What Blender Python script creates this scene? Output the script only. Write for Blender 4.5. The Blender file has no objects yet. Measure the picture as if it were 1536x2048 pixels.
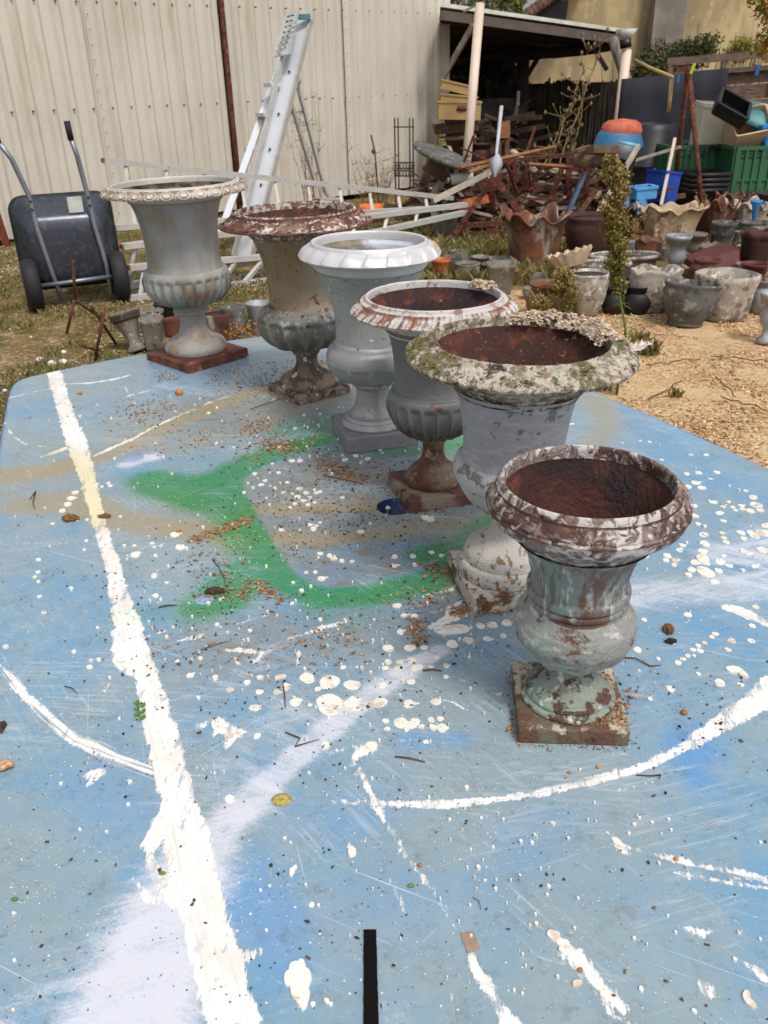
import bpy, math, random
import numpy as np
from math import sin, cos, tan, atan, atan2, pi, radians, sqrt
from mathutils import Vector, Matrix
SC = bpy.context.scene
COL = SC.collection
random.seed(7); RNG = np.random.default_rng(11)

# ---------------- camera ----------------
FPX = 1680.0; PITCH = atan(869 / FPX); ROLL = radians(1.5); EYE = 1.6; TZ = 0.75
_f = np.array([0, cos(PITCH), -sin(PITCH)]); _r = np.array([1., 0, 0]); _u = np.array([0, sin(PITCH), cos(PITCH)])
_R = cos(ROLL) * _r - sin(ROLL) * _u; _U = cos(ROLL) * _u + sin(ROLL) * _r; _C = np.array([0, 0, EYE])
cd = bpy.data.cameras.new('camera'); cam = bpy.data.objects.new('camera', cd); COL.objects.link(cam)
cam.matrix_world = Matrix(((_R[0], _U[0], -_f[0], 0), (_R[1], _U[1], -_f[1], 0), (_R[2], _U[2], -_f[2], EYE), (0, 0, 0, 1)))
cd.sensor_fit = 'VERTICAL'; cd.sensor_height = 36; cd.sensor_width = 27
cd.lens = FPX / 2048 * 36; cd.clip_start = 0.05; cd.clip_end = 500
cd.dof.use_dof = True; cd.dof.focus_distance = 1.25; cd.dof.aperture_fstop = cd.lens / 1000 / 0.0017
SC.camera = cam

# ---------------- world, sun, exposure ----------------
SUN_EL, SUN_AZ = radians(58), radians(150)          # azimuth: clockwise from +Y (behind the camera, to the right)
w = bpy.data.worlds.new('World'); SC.world = w; w.use_nodes = True
nt = w.node_tree; nt.nodes.clear()
sky = nt.nodes.new('ShaderNodeTexSky'); sky.sky_type = 'NISHITA'; sky.sun_disc = False
sky.sun_elevation = SUN_EL; sky.sun_rotation = SUN_AZ; sky.air_density = 1.2; sky.dust_density = 4.0; sky.ozone_density = 1.0
hs = nt.nodes.new('ShaderNodeHueSaturation'); hs.inputs['Saturation'].default_value = 0.22
bg = nt.nodes.new('ShaderNodeBackground'); bg.inputs[1].default_value = 0.12
wo = nt.nodes.new('ShaderNodeOutputWorld')
nt.links.new(sky.outputs[0], hs.inputs['Color']); nt.links.new(hs.outputs[0], bg.inputs[0]); nt.links.new(bg.outputs[0], wo.inputs[0])
ld = bpy.data.lights.new('sun', 'SUN'); ld.energy = 1.5; ld.angle = radians(10); ld.color = (1, .95, .87)
sun = bpy.data.objects.new('sun', ld); COL.objects.link(sun)
sd = Vector((sin(SUN_AZ) * cos(SUN_EL), cos(SUN_AZ) * cos(SUN_EL), sin(SUN_EL)))
sun.rotation_euler = sd.to_track_quat('Z', 'Y').to_euler(); sun.location = (0, -5, 20)
vs = SC.view_settings; vs.view_transform = 'Standard'; vs.look = 'None'; vs.gamma = 1; vs.use_curve_mapping = False
vs.exposure = 0.32
SC.render.engine = 'CYCLES'

# ---------------- placing helpers: a point of the place seen along a sight line ----------------
def _ray(x, y): return _f + _R * (x - 768) / FPX - _U * (y - 1024) / FPX
def G(x, y, z=0.0):
    d = _ray(x, y); return _C + d * (z - EYE) / d[2]
def T(x, y): return G(x, y, TZ)
def P(x, y, Y):
    d = _ray(x, y); return _C + d * Y / d[1]
def mpp(pt): return float(((np.array(pt) - _C) @ _f) / FPX)      # metres per photo pixel at a point
def S(r, g, b, k=1.0):
    return tuple(((c / 255 / 12.92) if c / 255 <= .04045 else ((c / 255 + .055) / 1.055) ** 2.4) * k for c in (r, g, b))

# ---------------- value noise ----------------
_H = RNG.random((64, 64, 64))
def vnoise(p, s, octv=3, seed=0):
    p = np.asarray(p, float) * s + seed * 7.31; out = np.zeros(len(p)); a = 1; tot = 0
    for o in range(octv):
        i = np.floor(p).astype(int); f = p - i; f = f * f * (3 - 2 * f); v = 0
        for dx in (0, 1):
            for dy in (0, 1):
                for dz in (0, 1):
                    wt = (f[:, 0] if dx else 1 - f[:, 0]) * (f[:, 1] if dy else 1 - f[:, 1]) * (f[:, 2] if dz else 1 - f[:, 2])
                    v = v + wt * _H[(i[:, 0] + dx) & 63, (i[:, 1] + dy) & 63, (i[:, 2] + dz) & 63]
        out += v * a; tot += a; a *= .5; p = p * 2.03 + 3.7
    return out / tot

# ---------------- materials ----------------
MATS = {}
def mat(name, col, rough=.6, metal=0., var=(6, .15), layers=(), bump=(60, .15), rnd=True, spec=.5, trans=None, col2=None):
    if name in MATS: return MATS[name]
    m = bpy.data.materials.new(name); m.use_nodes = True; t = m.node_tree; N = t.nodes; L = t.links
    bs = N['Principled BSDF']
    bs.inputs['Specular IOR Level'].default_value = spec
    tc = N.new('ShaderNodeTexCoord'); vec = tc.outputs['Object']
    if rnd:
        oi = N.new('ShaderNodeObjectInfo'); va = N.new('ShaderNodeVectorMath'); va.operation = 'MULTIPLY_ADD'
        L.new(oi.outputs['Random'], va.inputs[0]); va.inputs[1].default_value = (13, 17, 19); L.new(vec, va.inputs[2]); vec2 = va.outputs[0]
    else: vec2 = vec
    def noise(s, d=4, ro=.6, st=None, dist=0., off=0.):
        n = N.new('ShaderNodeTexNoise'); n.inputs['Scale'].default_value = s; n.inputs['Detail'].default_value = d
        n.inputs['Roughness'].default_value = ro; n.inputs['Distortion'].default_value = dist
        mp = N.new('ShaderNodeMapping'); mp.inputs['Scale'].default_value = st or (1, 1, 1); mp.inputs['Location'].default_value = (off, off * 1.7, off * .3)
        L.new(vec2, mp.inputs[0]); L.new(mp.outputs[0], n.inputs['Vector']); return n.outputs['Fac']
    def math_(op, a, b=None, c=None):
        q = N.new('ShaderNodeMath'); q.operation = op
        for k, x in enumerate((a, b, c)):
            if x is None: continue
            if isinstance(x, (int, float)): q.inputs[k].default_value = x
            else: L.new(x, q.inputs[k])
        return q.outputs[0]
    def rng(x, a, b, c=0., d=1., smooth=True):
        q = N.new('ShaderNodeMapRange'); q.interpolation_type = 'SMOOTHSTEP' if smooth else 'LINEAR'
        L.new(x, q.inputs[0]); q.inputs[1].default_value = a; q.inputs[2].default_value = b; q.inputs[3].default_value = c; q.inputs[4].default_value = d
        return q.outputs[0]
    def mix(f, a, b):
        q = N.new('ShaderNodeMix'); q.data_type = 'RGBA'
        L.new(f, q.inputs[0]) if not isinstance(f, (int, float)) else setattr(q.inputs[0], 'default_value', f)
        for k, x in ((6, a), (7, b)):
            if isinstance(x, tuple): q.inputs[k].default_value = (*x[:3], 1)
            else: L.new(x, q.inputs[k])
        return q.outputs[2]
    s0, am = var
    c2 = col2 or tuple(c * (1 + am) for c in col)
    cur = mix(rng(noise(s0, 5, .65), .32, .68), tuple(c * (1 - am) for c in col), c2)
    rcur = math_('ADD', math_('MULTIPLY', noise(s0 * 3, 3), .18), rough - .09); mcur = None; hcur = None
    if metal: mcur = math_('ADD', 0., metal)
    for k, y in enumerate(layers):
        if y.get('v'):
            q = N.new('ShaderNodeTexVoronoi'); q.inputs['Scale'].default_value = y['s']; L.new(vec2, q.inputs['Vector'])
            x = math_('SUBTRACT', 1., q.outputs['Distance'])
        else: x = noise(y['s'], y.get('d', 5), y.get('ro', .62), y.get('st'), y.get('dist', 0.), off=3.1 * k + 1)
        if 'a' in y:
            at = N.new('ShaderNodeAttribute'); at.attribute_name = y['a'][0]; x = math_('MULTIPLY_ADD', at.outputs['Fac'], y['a'][1], x)
        if 'a2' in y:
            at = N.new('ShaderNodeAttribute'); at.attribute_name = y['a2'][0]; x = math_('MULTIPLY_ADD', at.outputs['Fac'], y['a2'][1], x)
        if 'z' in y:
            sp = N.new('ShaderNodeSeparateXYZ'); L.new(vec, sp.inputs[0]); x = math_('MULTIPLY_ADD', rng(sp.outputs[2], y['z'][0], y['z'][1]), y['z'][2], x)
        if 'big' in y:
            x = math_('MULTIPLY_ADD', math_('SUBTRACT', noise(y['big'][0], 2, .5, off=8.7 + k), .5), y['big'][1], x)
        wd = y.get('w', .03); mk = rng(x, y['t'] - wd, y['t'] + wd, 0., y.get('o', 1.))
        c = y['c']
        if 'c2' in y: c = mix(rng(noise(y['s'] * 2.3, 3, off=20), .35, .65), c, y['c2'])
        cur = mix(mk, cur, c)
        if 'r' in y:
            q = N.new('ShaderNodeMix'); L.new(mk, q.inputs[0]); L.new(rcur, q.inputs[2]); q.inputs[3].default_value = y['r']; rcur = q.outputs[0]
        if 'm' in y or mcur is not None:
            q = N.new('ShaderNodeMix'); L.new(mk, q.inputs[0])
            if mcur is not None: L.new(mcur, q.inputs[2])
            else: q.inputs[2].default_value = 0
            q.inputs[3].default_value = y.get('m', 0.); mcur = q.outputs[0]
        if 'h' in y:
            hcur = math_('MULTIPLY_ADD', mk, y['h'], hcur if hcur is not None else 0.)
    L.new(cur, bs.inputs['Base Color']); L.new(rcur, bs.inputs['Roughness'])
    if mcur is not None: L.new(mcur, bs.inputs['Metallic'])
    if bump:
        h = math_('MULTIPLY', noise(bump[0], 6, .65), bump[1])
        if hcur is not None: h = math_('ADD', h, hcur)
        b = N.new('ShaderNodeBump'); b.inputs['Strength'].default_value = 1.; b.inputs['Distance'].default_value = .004
        L.new(h, b.inputs['Height']); L.new(b.outputs[0], bs.inputs['Normal'])
    if trans: bs.inputs['Transmission Weight'].default_value = trans
    MATS[name] = m; return m

# ---------------- mesh helpers ----------------
def tag(o, label=None, cat=None, group=None, kind=None):
    if label: o['label'] = label
    if cat: o['category'] = cat
    if group: o['group'] = group
    if kind: o['kind'] = kind
    return o
def thing(name, label, cat, loc=(0, 0, 0), rot=(0, 0, 0), group=None):
    o = bpy.data.objects.new(name, None); COL.objects.link(o); o.empty_display_size = .1
    o.location = tuple(map(float, loc)); o.rotation_euler = rot
    return tag(o, label, cat, group)
def link(name, me, m, parent=None, kind=None, label=None):
    if m is not None: me.materials.append(m)
    o = bpy.data.objects.new(name, me); COL.objects.link(o)
    if parent is not None: o.parent = parent
    if kind: o['kind'] = kind
    if label: o['label'] = label
    return o
def np_mesh(name, V, F, smooth=True, attrs=None):
    """V (n,3), F (m,4) or (m,3) arrays"""
    me = bpy.data.meshes.new(name); V = np.asarray(V, np.float32); F = np.asarray(F, np.int32); k = F.shape[1]
    me.vertices.add(len(V)); me.vertices.foreach_set('co', V.ravel())
    me.loops.add(F.size); me.loops.foreach_set('vertex_index', F.ravel())
    me.polygons.add(len(F)); me.polygons.foreach_set('loop_start', np.arange(0, F.size, k, dtype=np.int32))
    me.polygons.foreach_set('use_smooth', np.full(len(F), smooth))
    me.update(calc_edges=True)
    for n, a in (attrs or {}).items():
        at = me.attributes.new(n, 'FLOAT', 'POINT'); at.data.foreach_set('value', np.asarray(a, np.float32))
    me.validate(); return me
class MB:
    def __init__(s): s.v = []; s.f = []; s.sm = []
    def add(s, vs, fs, smooth=False):
        b = len(s.v); s.v += [tuple(map(float, x)) for x in vs]; s.f += [tuple(b + i for i in f) for f in fs]; s.sm += [smooth] * len(fs); return s
    def box(s, c, d, rot=None, taper=1., bev=.0):
        hx, hy, hz = d[0] / 2, d[1] / 2, d[2] / 2
        v = [(x * (taper if z < 0 else 1), y * (taper if z < 0 else 1), z) for z in (-hz, hz) for x, y in ((-hx, -hy), (hx, -hy), (hx, hy), (-hx, hy))]
        if rot is not None: v = [tuple(rot @ Vector(p)) for p in v]
        v = [(p[0] + c[0], p[1] + c[1], p[2] + c[2]) for p in v]
        return s.add(v, [(3, 2, 1, 0), (4, 5, 6, 7), (0, 1, 5, 4), (1, 2, 6, 5), (2, 3, 7, 6), (3, 0, 4, 7)])
    def bar(s, p, q, w, h=None, up=(0, 0, 1)):
        h = h or w; p = Vector(tuple(map(float, p))); q = Vector(tuple(map(float, q))); d = (q - p).normalized(); up = Vector(up)
        if abs(d.dot(up)) > .97: up = Vector((0, 1, 0))
        a = d.cross(up).normalized() * w / 2; b = a.cross(d).normalized() * h / 2
        v = [e + x * a + y * b for e in (p, q) for x, y in ((-1, -1), (1, -1), (1, 1), (-1, 1))]
        return s.add(v, [(3, 2, 1, 0), (4, 5, 6, 7), (0, 1, 5, 4), (1, 2, 6, 5), (2, 3, 7, 6), (3, 0, 4, 7)])
    def tube(s, pts, r, n=8, cap=True, jit=0):
        pts = [Vector(tuple(map(float, p))) for p in pts]; k = len(pts); rr = r if isinstance(r, (list, tuple)) else [r] * k
        vs = []; a = None
        for i, p in enumerate(pts):
            d = (pts[min(i + 1, k - 1)] - pts[max(i - 1, 0)]).normalized()
            if a is None:
                up = Vector((0, 0, 1)) if abs(d.z) < .9 else Vector((1, 0, 0)); a = d.cross(up).normalized()
            else: a = (a - d * a.dot(d)).normalized()
            b = d.cross(a)
            for j in range(n):
                t = 2 * pi * j / n; q = rr[i] * (1 + jit * random.uniform(-1, 1)); vs.append(p + a * cos(t) * q + b * sin(t) * q)
        fs = [(i * n + j, i * n + (j + 1) % n, (i + 1) * n + (j + 1) % n, (i + 1) * n + j) for i in range(k - 1) for j in range(n)]
        if cap: fs += [tuple(reversed(range(n))), tuple((k - 1) * n + j for j in range(n))]
        return s.add(vs, fs, True)
    def lathe(s, prof, n=24, c=(0, 0, 0), sq=0., wav=None, M=None, sx=1., sy=1.):
        """prof [(r,z)...]; sq squareness; wav (count, amp, z0): waves that lift the rim above z0"""
        vs = []
        for r, z in prof:
            for j in range(n):
                t = 2 * pi * (j + .5) / n; k = 1.
                if sq: cc, ss = abs(cos(t)), abs(sin(t)); k = (1 - sq) + sq / max(cc, ss)
                x, y, zz = r * k * cos(t) * sx, r * k * sin(t) * sy, z
                if wav and z > wav[2]: zz = z + wav[1] * (abs(sin(wav[0] * t / 2)) * 2 - 1) * (z - wav[2]) / (prof_max(prof) - wav[2]); q = 1 + .25 * wav[1] * cos(wav[0] * t) / max(r, .01); x *= q; y *= q
                v = Vector((x, y, zz))
                if M is not None: v = M @ v
                vs.append((v[0] + c[0], v[1] + c[1], v[2] + c[2]))
        k = len(prof)
        fs = [(i * n + j, i * n + (j + 1) % n, (i + 1) * n + (j + 1) % n, (i + 1) * n + j) for i in range(k - 1) for j in range(n)]
        return s.add(vs, fs, True)
    def poly(s, pts, thick=(0, 0, -.02)):
        n = len(pts); t = np.array(thick); a = [np.array(p, float) for p in pts]
        return s.add(a + [p + t for p in a], [tuple(range(n)), tuple(reversed(range(n, 2 * n)))] + [(i, n + i, n + (i + 1) % n, (i + 1) % n) for i in range(n)])
    def build(s, name, m, parent=None, kind=None, label=None, local=True, bevel=0):
        me = bpy.data.meshes.new(name); V = s.v
        if parent is not None and local:
            mi = parent_inv(parent); V = [tuple(mi @ Vector(v)) for v in V]
        me.from_pydata(V, [], s.f); me.polygons.foreach_set('use_smooth', s.sm); me.update()
        o = link(name, me, m, parent, kind, label)
        if bevel:
            b = o.modifiers.new('bevel', 'BEVEL'); b.width = bevel; b.segments = 2; b.limit_method = 'ANGLE'
        return o
def prof_max(p): return max(z for _, z in p)
def parent_inv(o):
    Mx = Matrix.Identity(4); ch = []
    while o is not None: ch.append(o); o = o.parent
    for q in reversed(ch): Mx = Mx @ (Matrix.Translation(q.location) @ q.rotation_euler.to_matrix().to_4x4())
    return Mx.inverted()
def jag(p, q, n, a):
    p, q = np.array(p, float), np.array(q, float)
    return [p + (q - p) * i / n + (np.array([random.gauss(0, a) for _ in range(3)]) if 0 < i < n else 0) for i in range(n + 1)]
# =====================================================================
# GROUND
# =====================================================================
RUST = S(96, 50, 32); RUSTD = S(52, 28, 22); RUSTO = S(150, 82, 38)
def ground():
    me = None
    xs = np.concatenate([np.linspace(-60, -9, 20), np.linspace(-8.5, 8.5, 171), np.linspace(9, 60, 20)])
    ys = np.concatenate([np.linspace(-10, 2.9, 20), np.linspace(3, 15, 141), np.linspace(15.5, 90, 30)])
    X, Y = np.meshgrid(xs, ys); V = np.stack([X.ravel(), Y.ravel(), X.ravel() * 0], 1)
    near = (np.abs(V[:, 0]) < 9) & (V[:, 1] > 2) & (V[:, 1] < 16)
    V[:, 2] = np.where(near, (vnoise(V, 1.1, 4) - .5) * .05 - .01, 0)
    nx, ny = len(xs), len(ys); i = np.arange(nx * ny).reshape(ny, nx)
    F = np.stack([i[:-1, :-1].ravel(), i[:-1, 1:].ravel(), i[1:, 1:].ravel(), i[1:, :-1].ravel()], 1)
    # sand share: right of a wandering line, nearer than the pot rows
    edge = .15 + .12 * np.sin(V[:, 1] * 1.7) + .35 * (vnoise(V, .8, 3, 4) - .5)
    sand = np.clip((V[:, 0] - edge) * 2.2, 0, 1) * np.clip((7.4 - V[:, 1]) * 1.2, .35, 1)
    me = np_mesh('ground', V, F, True, {'sand': sand})
    m = mat('ground_soil', S(112, 92, 66), .95, var=(2.2, .3), rnd=False, spec=.1, layers=[
        dict(c=S(172, 150, 116), s=30, t=.56, w=.06, d=6, h=.5),
        dict(c=S(74, 76, 42), c2=S(112, 98, 54), s=2.6, t=.49, w=.05, d=9, ro=.75, o=.85), dict(c=S(188, 166, 130), s=9, t=.60, w=.05, d=8, ro=.75, o=.7),
        dict(c=S(190, 158, 120), c2=S(206, 176, 138), s=3.5, t=1.02, w=.16, a=('sand', 1.0), r=.95),
        dict(c=S(228, 200, 160), s=55, t=1.40, w=.04, d=4, a=('sand', .85), big=(1.5, .3), h=.8), dict(c=S(120, 84, 54), s=38, t=1.46, w=.03, d=4, a=('sand', .85), big=(1.2, .35), o=.8),
        dict(c=S(150, 104, 62), s=28, t=1.5, w=.06, d=5, a=('sand', .85), h=.3),
    ], bump=(45, 1.6))
    o = link('ground', me, m); tag(o, kind='structure')
ground()

def scatter(name, pts, size, m, kind='flat', parent=None, aspect=(.4, 1.), hgt=.3, seed=1, jitz=0):
    """little wedge-shaped chips (8 triangles each) laid on pts"""
    r = np.random.default_rng(seed); n = len(pts); pts = np.asarray(pts, float)
    sz = r.uniform(size[0], size[1], n) * (r.random(n) ** 1.2 * .8 + .45); a = r.uniform(0, 2 * pi, n); asp = r.uniform(*aspect, n)
    base = np.array([(1, 0, 0), (.1, 1, .1), (-1, .1, 0), (-.1, -.9, 0), (.2, .1, 1), (-.3, 0, -.5)])
    V = np.tile(base[None], (n, 1, 1)) + r.normal(0, .22, (n, 6, 3))
    V[:, :, 0] *= sz[:, None]; V[:, :, 1] *= (sz * asp)[:, None]; V[:, :, 2] *= (sz * hgt * r.uniform(.4, 1.3, n))[:, None]
    tl = r.normal(0, .25, n)[:, None]; V[:, :, 2] = V[:, :, 2] + tl * V[:, :, 0]
    c, s_ = np.cos(a)[:, None], np.sin(a)[:, None]; x = V[:, :, 0] * c - V[:, :, 1] * s_; y = V[:, :, 0] * s_ + V[:, :, 1] * c
    V[:, :, 0] = x + pts[:, 0, None]; V[:, :, 1] = y + pts[:, 1, None]; V[:, :, 2] += pts[:, 2, None] + sz[:, None] * hgt * .4
    t = np.array([(0, 1, 4), (1, 2, 4), (2, 3, 4), (3, 0, 4), (1, 0, 5), (2, 1, 5), (3, 2, 5), (0, 3, 5)])
    F = (t[None] + (np.arange(n) * 6)[:, None, None]).reshape(-1, 3)
    return link(name, np_mesh(name, V.reshape(-1, 3), F, False, {'tone': np.repeat(r.random(n), 6)}), m, parent, 'stuff')
def tone_mat(name, cols, rough=.85, spec=.3):
    if name in MATS: return MATS[name]
    m = bpy.data.materials.new(name); m.use_nodes = True; t = m.node_tree; bs = t.nodes['Principled BSDF']
    a = t.nodes.new('ShaderNodeAttribute'); a.attribute_name = 'tone'; cr = t.nodes.new('ShaderNodeValToRGB'); e = cr.color_ramp.elements
    while len(e) < len(cols): e.new(.5)
    for k, c in enumerate(cols): e[k].position = k / (len(cols) - 1); e[k].color = (*c, 1)
    t.links.new(a.outputs['Fac'], cr.inputs[0]); t.links.new(cr.outputs[0], bs.inputs['Base Color'])
    bs.inputs['Roughness'].default_value = rough; bs.inputs['Specular IOR Level'].default_value = spec
    MATS[name] = m; return m
CHIP = tone_mat('sawdust_and_bark_chips', [S(232, 206, 166), S(190, 146, 98), S(150, 106, 68), S(224, 192, 150), S(92, 66, 46), S(214, 178, 132)])
STONE = tone_mat('pale_gravel', [S(178, 164, 140), S(142, 126, 104), S(196, 182, 158), S(120, 104, 84), S(160, 142, 116)])
r = np.random.default_rng(5)
pts = np.stack([r.uniform(.35, 3.6, 60000), 3 + 4.0 * r.random(60000) ** 1.3, np.zeros(60000)], 1)
pts = pts[(vnoise(pts, 3.2, 4, 3) + .10 * (pts[:, 1] < 5.4)) > .5]
scatter('wood_chips', pts, (.004, .015), CHIP, seed=2); tag(bpy.data.objects['wood_chips'], 'pale wood chips strewn over the sand beside the table', 'wood chips')
pts = np.stack([r.uniform(-4.6, .5, 16000), 3.2 + 7 * r.random(16000), np.zeros(16000)], 1)
pts = pts[vnoise(pts, 1.5, 3, 8) > .46]
scatter('gravel', pts, (.006, .02), STONE, seed=3, hgt=.5); tag(bpy.data.objects['gravel'], 'pale gravel showing between the grass on the left', 'gravel')
def grass(name, pts, hgt, m, seed=1, w=.004):
    r = np.random.default_rng(seed); n = len(pts); pts = np.asarray(pts); a = r.uniform(0, 2 * pi, n); h = hgt * r.uniform(.4, 1.2, n); ln = r.uniform(.1, .9, n) * h
    dx, dy = np.cos(a), np.sin(a); V = np.zeros((n, 4, 3)); ww = w * r.uniform(.7, 1.6, n)
    V[:, 0] = pts; V[:, 1] = pts; V[:, 0, 0] -= dy * ww; V[:, 0, 1] += dx * ww; V[:, 1, 0] += dy * ww; V[:, 1, 1] -= dx * ww
    mid = pts + np.stack([dx * ln * .3, dy * ln * .3, h * .65], 1); V[:, 2] = mid; V[:, 2, 0] += dy * ww * .7; V[:, 2, 1] -= dx * ww * .7
    V[:, 3] = pts + np.stack([dx * ln, dy * ln, h], 1)
    F = (np.array([(0, 1, 2), (0, 2, 3)])[None] + (np.arange(n) * 4)[:, None, None]).reshape(-1, 3)
    return link(name, np_mesh(name, V.reshape(-1, 3), F, False, {'tone': np.repeat(r.random(n), 4)}), m, None, 'stuff')
GRASS = tone_mat('meadow_grass', [S(62, 74, 32), S(98, 106, 50), S(146, 130, 82), S(78, 90, 40), S(166, 146, 100), S(110, 96, 52)])
pts = np.stack([r.uniform(-5, 1.3, 150000), 3.0 + 9.5 * r.random(150000), np.zeros(150000)], 1)
pts = pts[(vnoise(pts, 2.6, 4, 12) > .52) & (pts[:, 0] < .1 + .13 * (pts[:, 1] - 3))]
tag(grass('grass', pts, .042, GRASS, 4, .0028), 'short patchy grass growing over the gravel yard on the left', 'grass')
pts = np.stack([r.uniform(.3, 1.5, 9000), r.uniform(7.2, 11, 9000), np.zeros(9000)], 1); pts = pts[vnoise(pts, 1.3, 3, 2) > .5]
tag(grass('grass', pts, .14, GRASS, 6), 'dry grass between the old pots and the junk heap', 'grass')

# =====================================================================
# BEIGE METAL SHED
# =====================================================================
WA = G(0, 492); WB = G(800, 384); wd = (WB - WA) / np.linalg.norm(WB - WA); wn = np.array([wd[1], -wd[0], 0])
def onwall(x, y, off=0.):
    d = _ray(x, y); a = WA + wn * off; t = ((a - _C) @ wn) / (d @ wn); return _C + d * t
def wall_s(x, y=200): return float((onwall(x, y) - WA) @ wd)
shed = thing('metal_shed', 'long beige corrugated metal shed behind the ladders', 'shed', WA, (0, 0, atan2(wd[1], wd[0])))
BEIGE = mat('beige_sheet_metal', S(198, 192, 180), .55, var=(1.2, .05), spec=.4, layers=[dict(c=S(168, 150, 118), s=2.2, t=.62, w=.12, o=.45, st=(3, 3, .35)), dict(c=S(150, 120, 84), s=14, t=.72, w=.05, z=(.5, 0, .06), o=.5)], bump=(6, .15))
def sheet(s0, s1, off, z0=0.06, z1=4.4, name='cladding_sheet'):
    # trapezoid ribs, local x along the wall, local y out of it
    pitch, dep = .235, .042; m_ = MB(); xs = []; x = s0
    while x < s1 - .02:
        for u, d in ((0, 0), (.06, .004), (.10, .004), (.135, dep), (.19, dep)):
            if x + u < s1: xs.append((x + u, d))
        x += pitch
    xs.append((s1, 0)); n = len(xs)
    v = [(a, -off - d, z) for z in (z0, 1.35, 2.4, z1) for a, d in xs]
    f = [(k * n + i, k * n + i + 1, (k + 1) * n + i + 1, (k + 1) * n + i) for k in range(3) for i in range(n - 1)]
    m_.add(v, f); o = m_.build(name, BEIGE, shed, local=False)
    so = o.modifiers.new('thick', 'SOLIDIFY'); so.thickness = .004
    return o
s_l, s_1, s_2, s_3, s_4 = wall_s(-260), wall_s(190, 165), wall_s(452, 165), wall_s(690, 165), wall_s(893, 165)
sheet(s_l, s_1 + .03, .0); sheet(s_1, s_2 - .03, .012); sheet(s_2 + .05, s_3, .0); sheet(s_3 - .02, s_4 - .12, .035)
MB().box((s_4 - .06, .0, 2.2), (.13, .12, 4.4)).build('corner_trim', BEIGE, shed, local=False, bevel=.006)
MB().box(((s_l + s_4) / 2, 1.6, 2.2), (s_4 - s_l - .2, 3.0, 4.3)).build('shed_body', mat('dark_shed_inside', S(90, 86, 76), .8), shed, local=False)
MB().box(((s_l + s_4) / 2, 1.5, 4.48), (s_4 - s_l + .3, 3.5, .1)).build('roof', BEIGE, shed, local=False)
RUSTM = mat('rusty_iron', S(84, 44, 32), .85, var=(18, .35), layers=[dict(c=S(140, 76, 40), s=30, t=.58, w=.06, h=.2), dict(c=S(46, 30, 28), s=12, t=.6, w=.05)], bump=(120, .5))
MB().tube([(s_2 + .01, -.05, z) for z in (0.02, 1.2, 2.6, 4.4)], .036, 10).build('drain_pipe', RUSTM, shed, local=False)
m_ = MB()
for z, a0, a1, o_ in ((1.36, s_l, s_4 - .15, .04), (2.42, s_l, s_4 - .15, .04)):
    x = s_l + .165
    while x < a1: m_.tube([(x, -o_ - .0, z + .004 * sin(x * 9)), (x, -o_ - .028, z)], .011, 6); x += .235
for k in range(28): m_.tube([(s_3 + .0, -.068, .25 + k * .15), (s_3, -.078, .25 + k * .15)], .007, 6); m_.tube([(s_1 + .02, -.03, .2 + k * .15), (s_1 + .02, -.045, .2 + k * .15)], .006, 6)
m_.build('screws', mat('screw_grey', S(120, 116, 110), .5, metal=.6), shed, 'stuff', local=False)
a = G(14, 492); MB().bar(a, a + np.array([-.13, .02, 1.1]), .07, .05).build('rusty_post', mat('red_lead_rust', S(110, 46, 32), .8, var=(9, .3)), None)
tag(bpy.data.objects['rusty_post'], 'red-brown rusty post against the shed left of the wheelbarrow', 'post')

# =====================================================================
# OLD STUCCO HOUSE, TREES, FENCES
# =====================================================================
house = thing('stucco_house', 'old house with stained ochre stucco wall and dark eaves', 'house', P(1250, 140, 19))
STUC = mat('old_stucco', S(180, 160, 122), .95, var=(.8, .22), rnd=False, spec=.1, layers=[
    dict(c=S(140, 128, 108), s=1.6, t=.56, w=.1, st=(1.6, 1, .45), d=8, o=.7), dict(c=S(205, 186, 150), s=3.2, t=.62, w=.06, o=.6),
    dict(c=S(96, 88, 76), s=2.5, t=.66, w=.06, st=(2, 1, .35), d=8, o=.7)], bump=(7, 1.2))
YW = 19.; wl = [P(1000, 300, YW), P(1000, 95, YW), P(1085, 30, YW), P(1180, -60, YW), P(1900, -200, YW + 1), P(1900, 300, YW + 1)]
wl[0][2] = wl[5][2] = 0
m_ = MB(); m_.poly(wl[::-1], (0, .4, 0)); m_.build('wall', STUC, house)
wx = float(P(1330, 80, YW)[0])
MB().box((wx, YW + .02, 2.2), (.62, .32, 4.4)).build('buttress', mat('grey_render', S(132, 126, 116), .95, var=(2, .25), bump=(9, 1.0)), house)
DARKW = mat('dark_old_wood', S(44, 36, 31), .9, var=(8, .3), bump=(40, .6))
m_ = MB(); m_.poly([P(1046, 44, YW - .6), P(1066, 44, YW - .6), P(1190, -50, YW - .6), P(1150, -50, YW - .6)], (0, 1.4, 0)); m_.build('eaves_board', DARKW, house)
m_ = MB(); m_.poly([P(1062, 45, YW - .03), P(1131, 42, YW - .03), P(1136, 0, YW - .03), P(1120, 2, YW - .03)], (0, -.05, 0)); m_.build('gable_panel', mat('slate_grey_panel', S(66, 66, 70), .8), house)
m_ = MB()
for k in range(16):
    m_.lathe([(.0, 0)], 3) if 0 else m_.tube([P(1040 + k * 9, 40 - k * 6.6, YW - .9), P(1040 + k * 9, 36 - k * 6.6, YW + .9)], .09, 8)
m_.build('roof_tiles', mat('brown_roof_tile', S(92, 66, 52), .9, var=(5, .3)), house, 'stuff')

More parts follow.
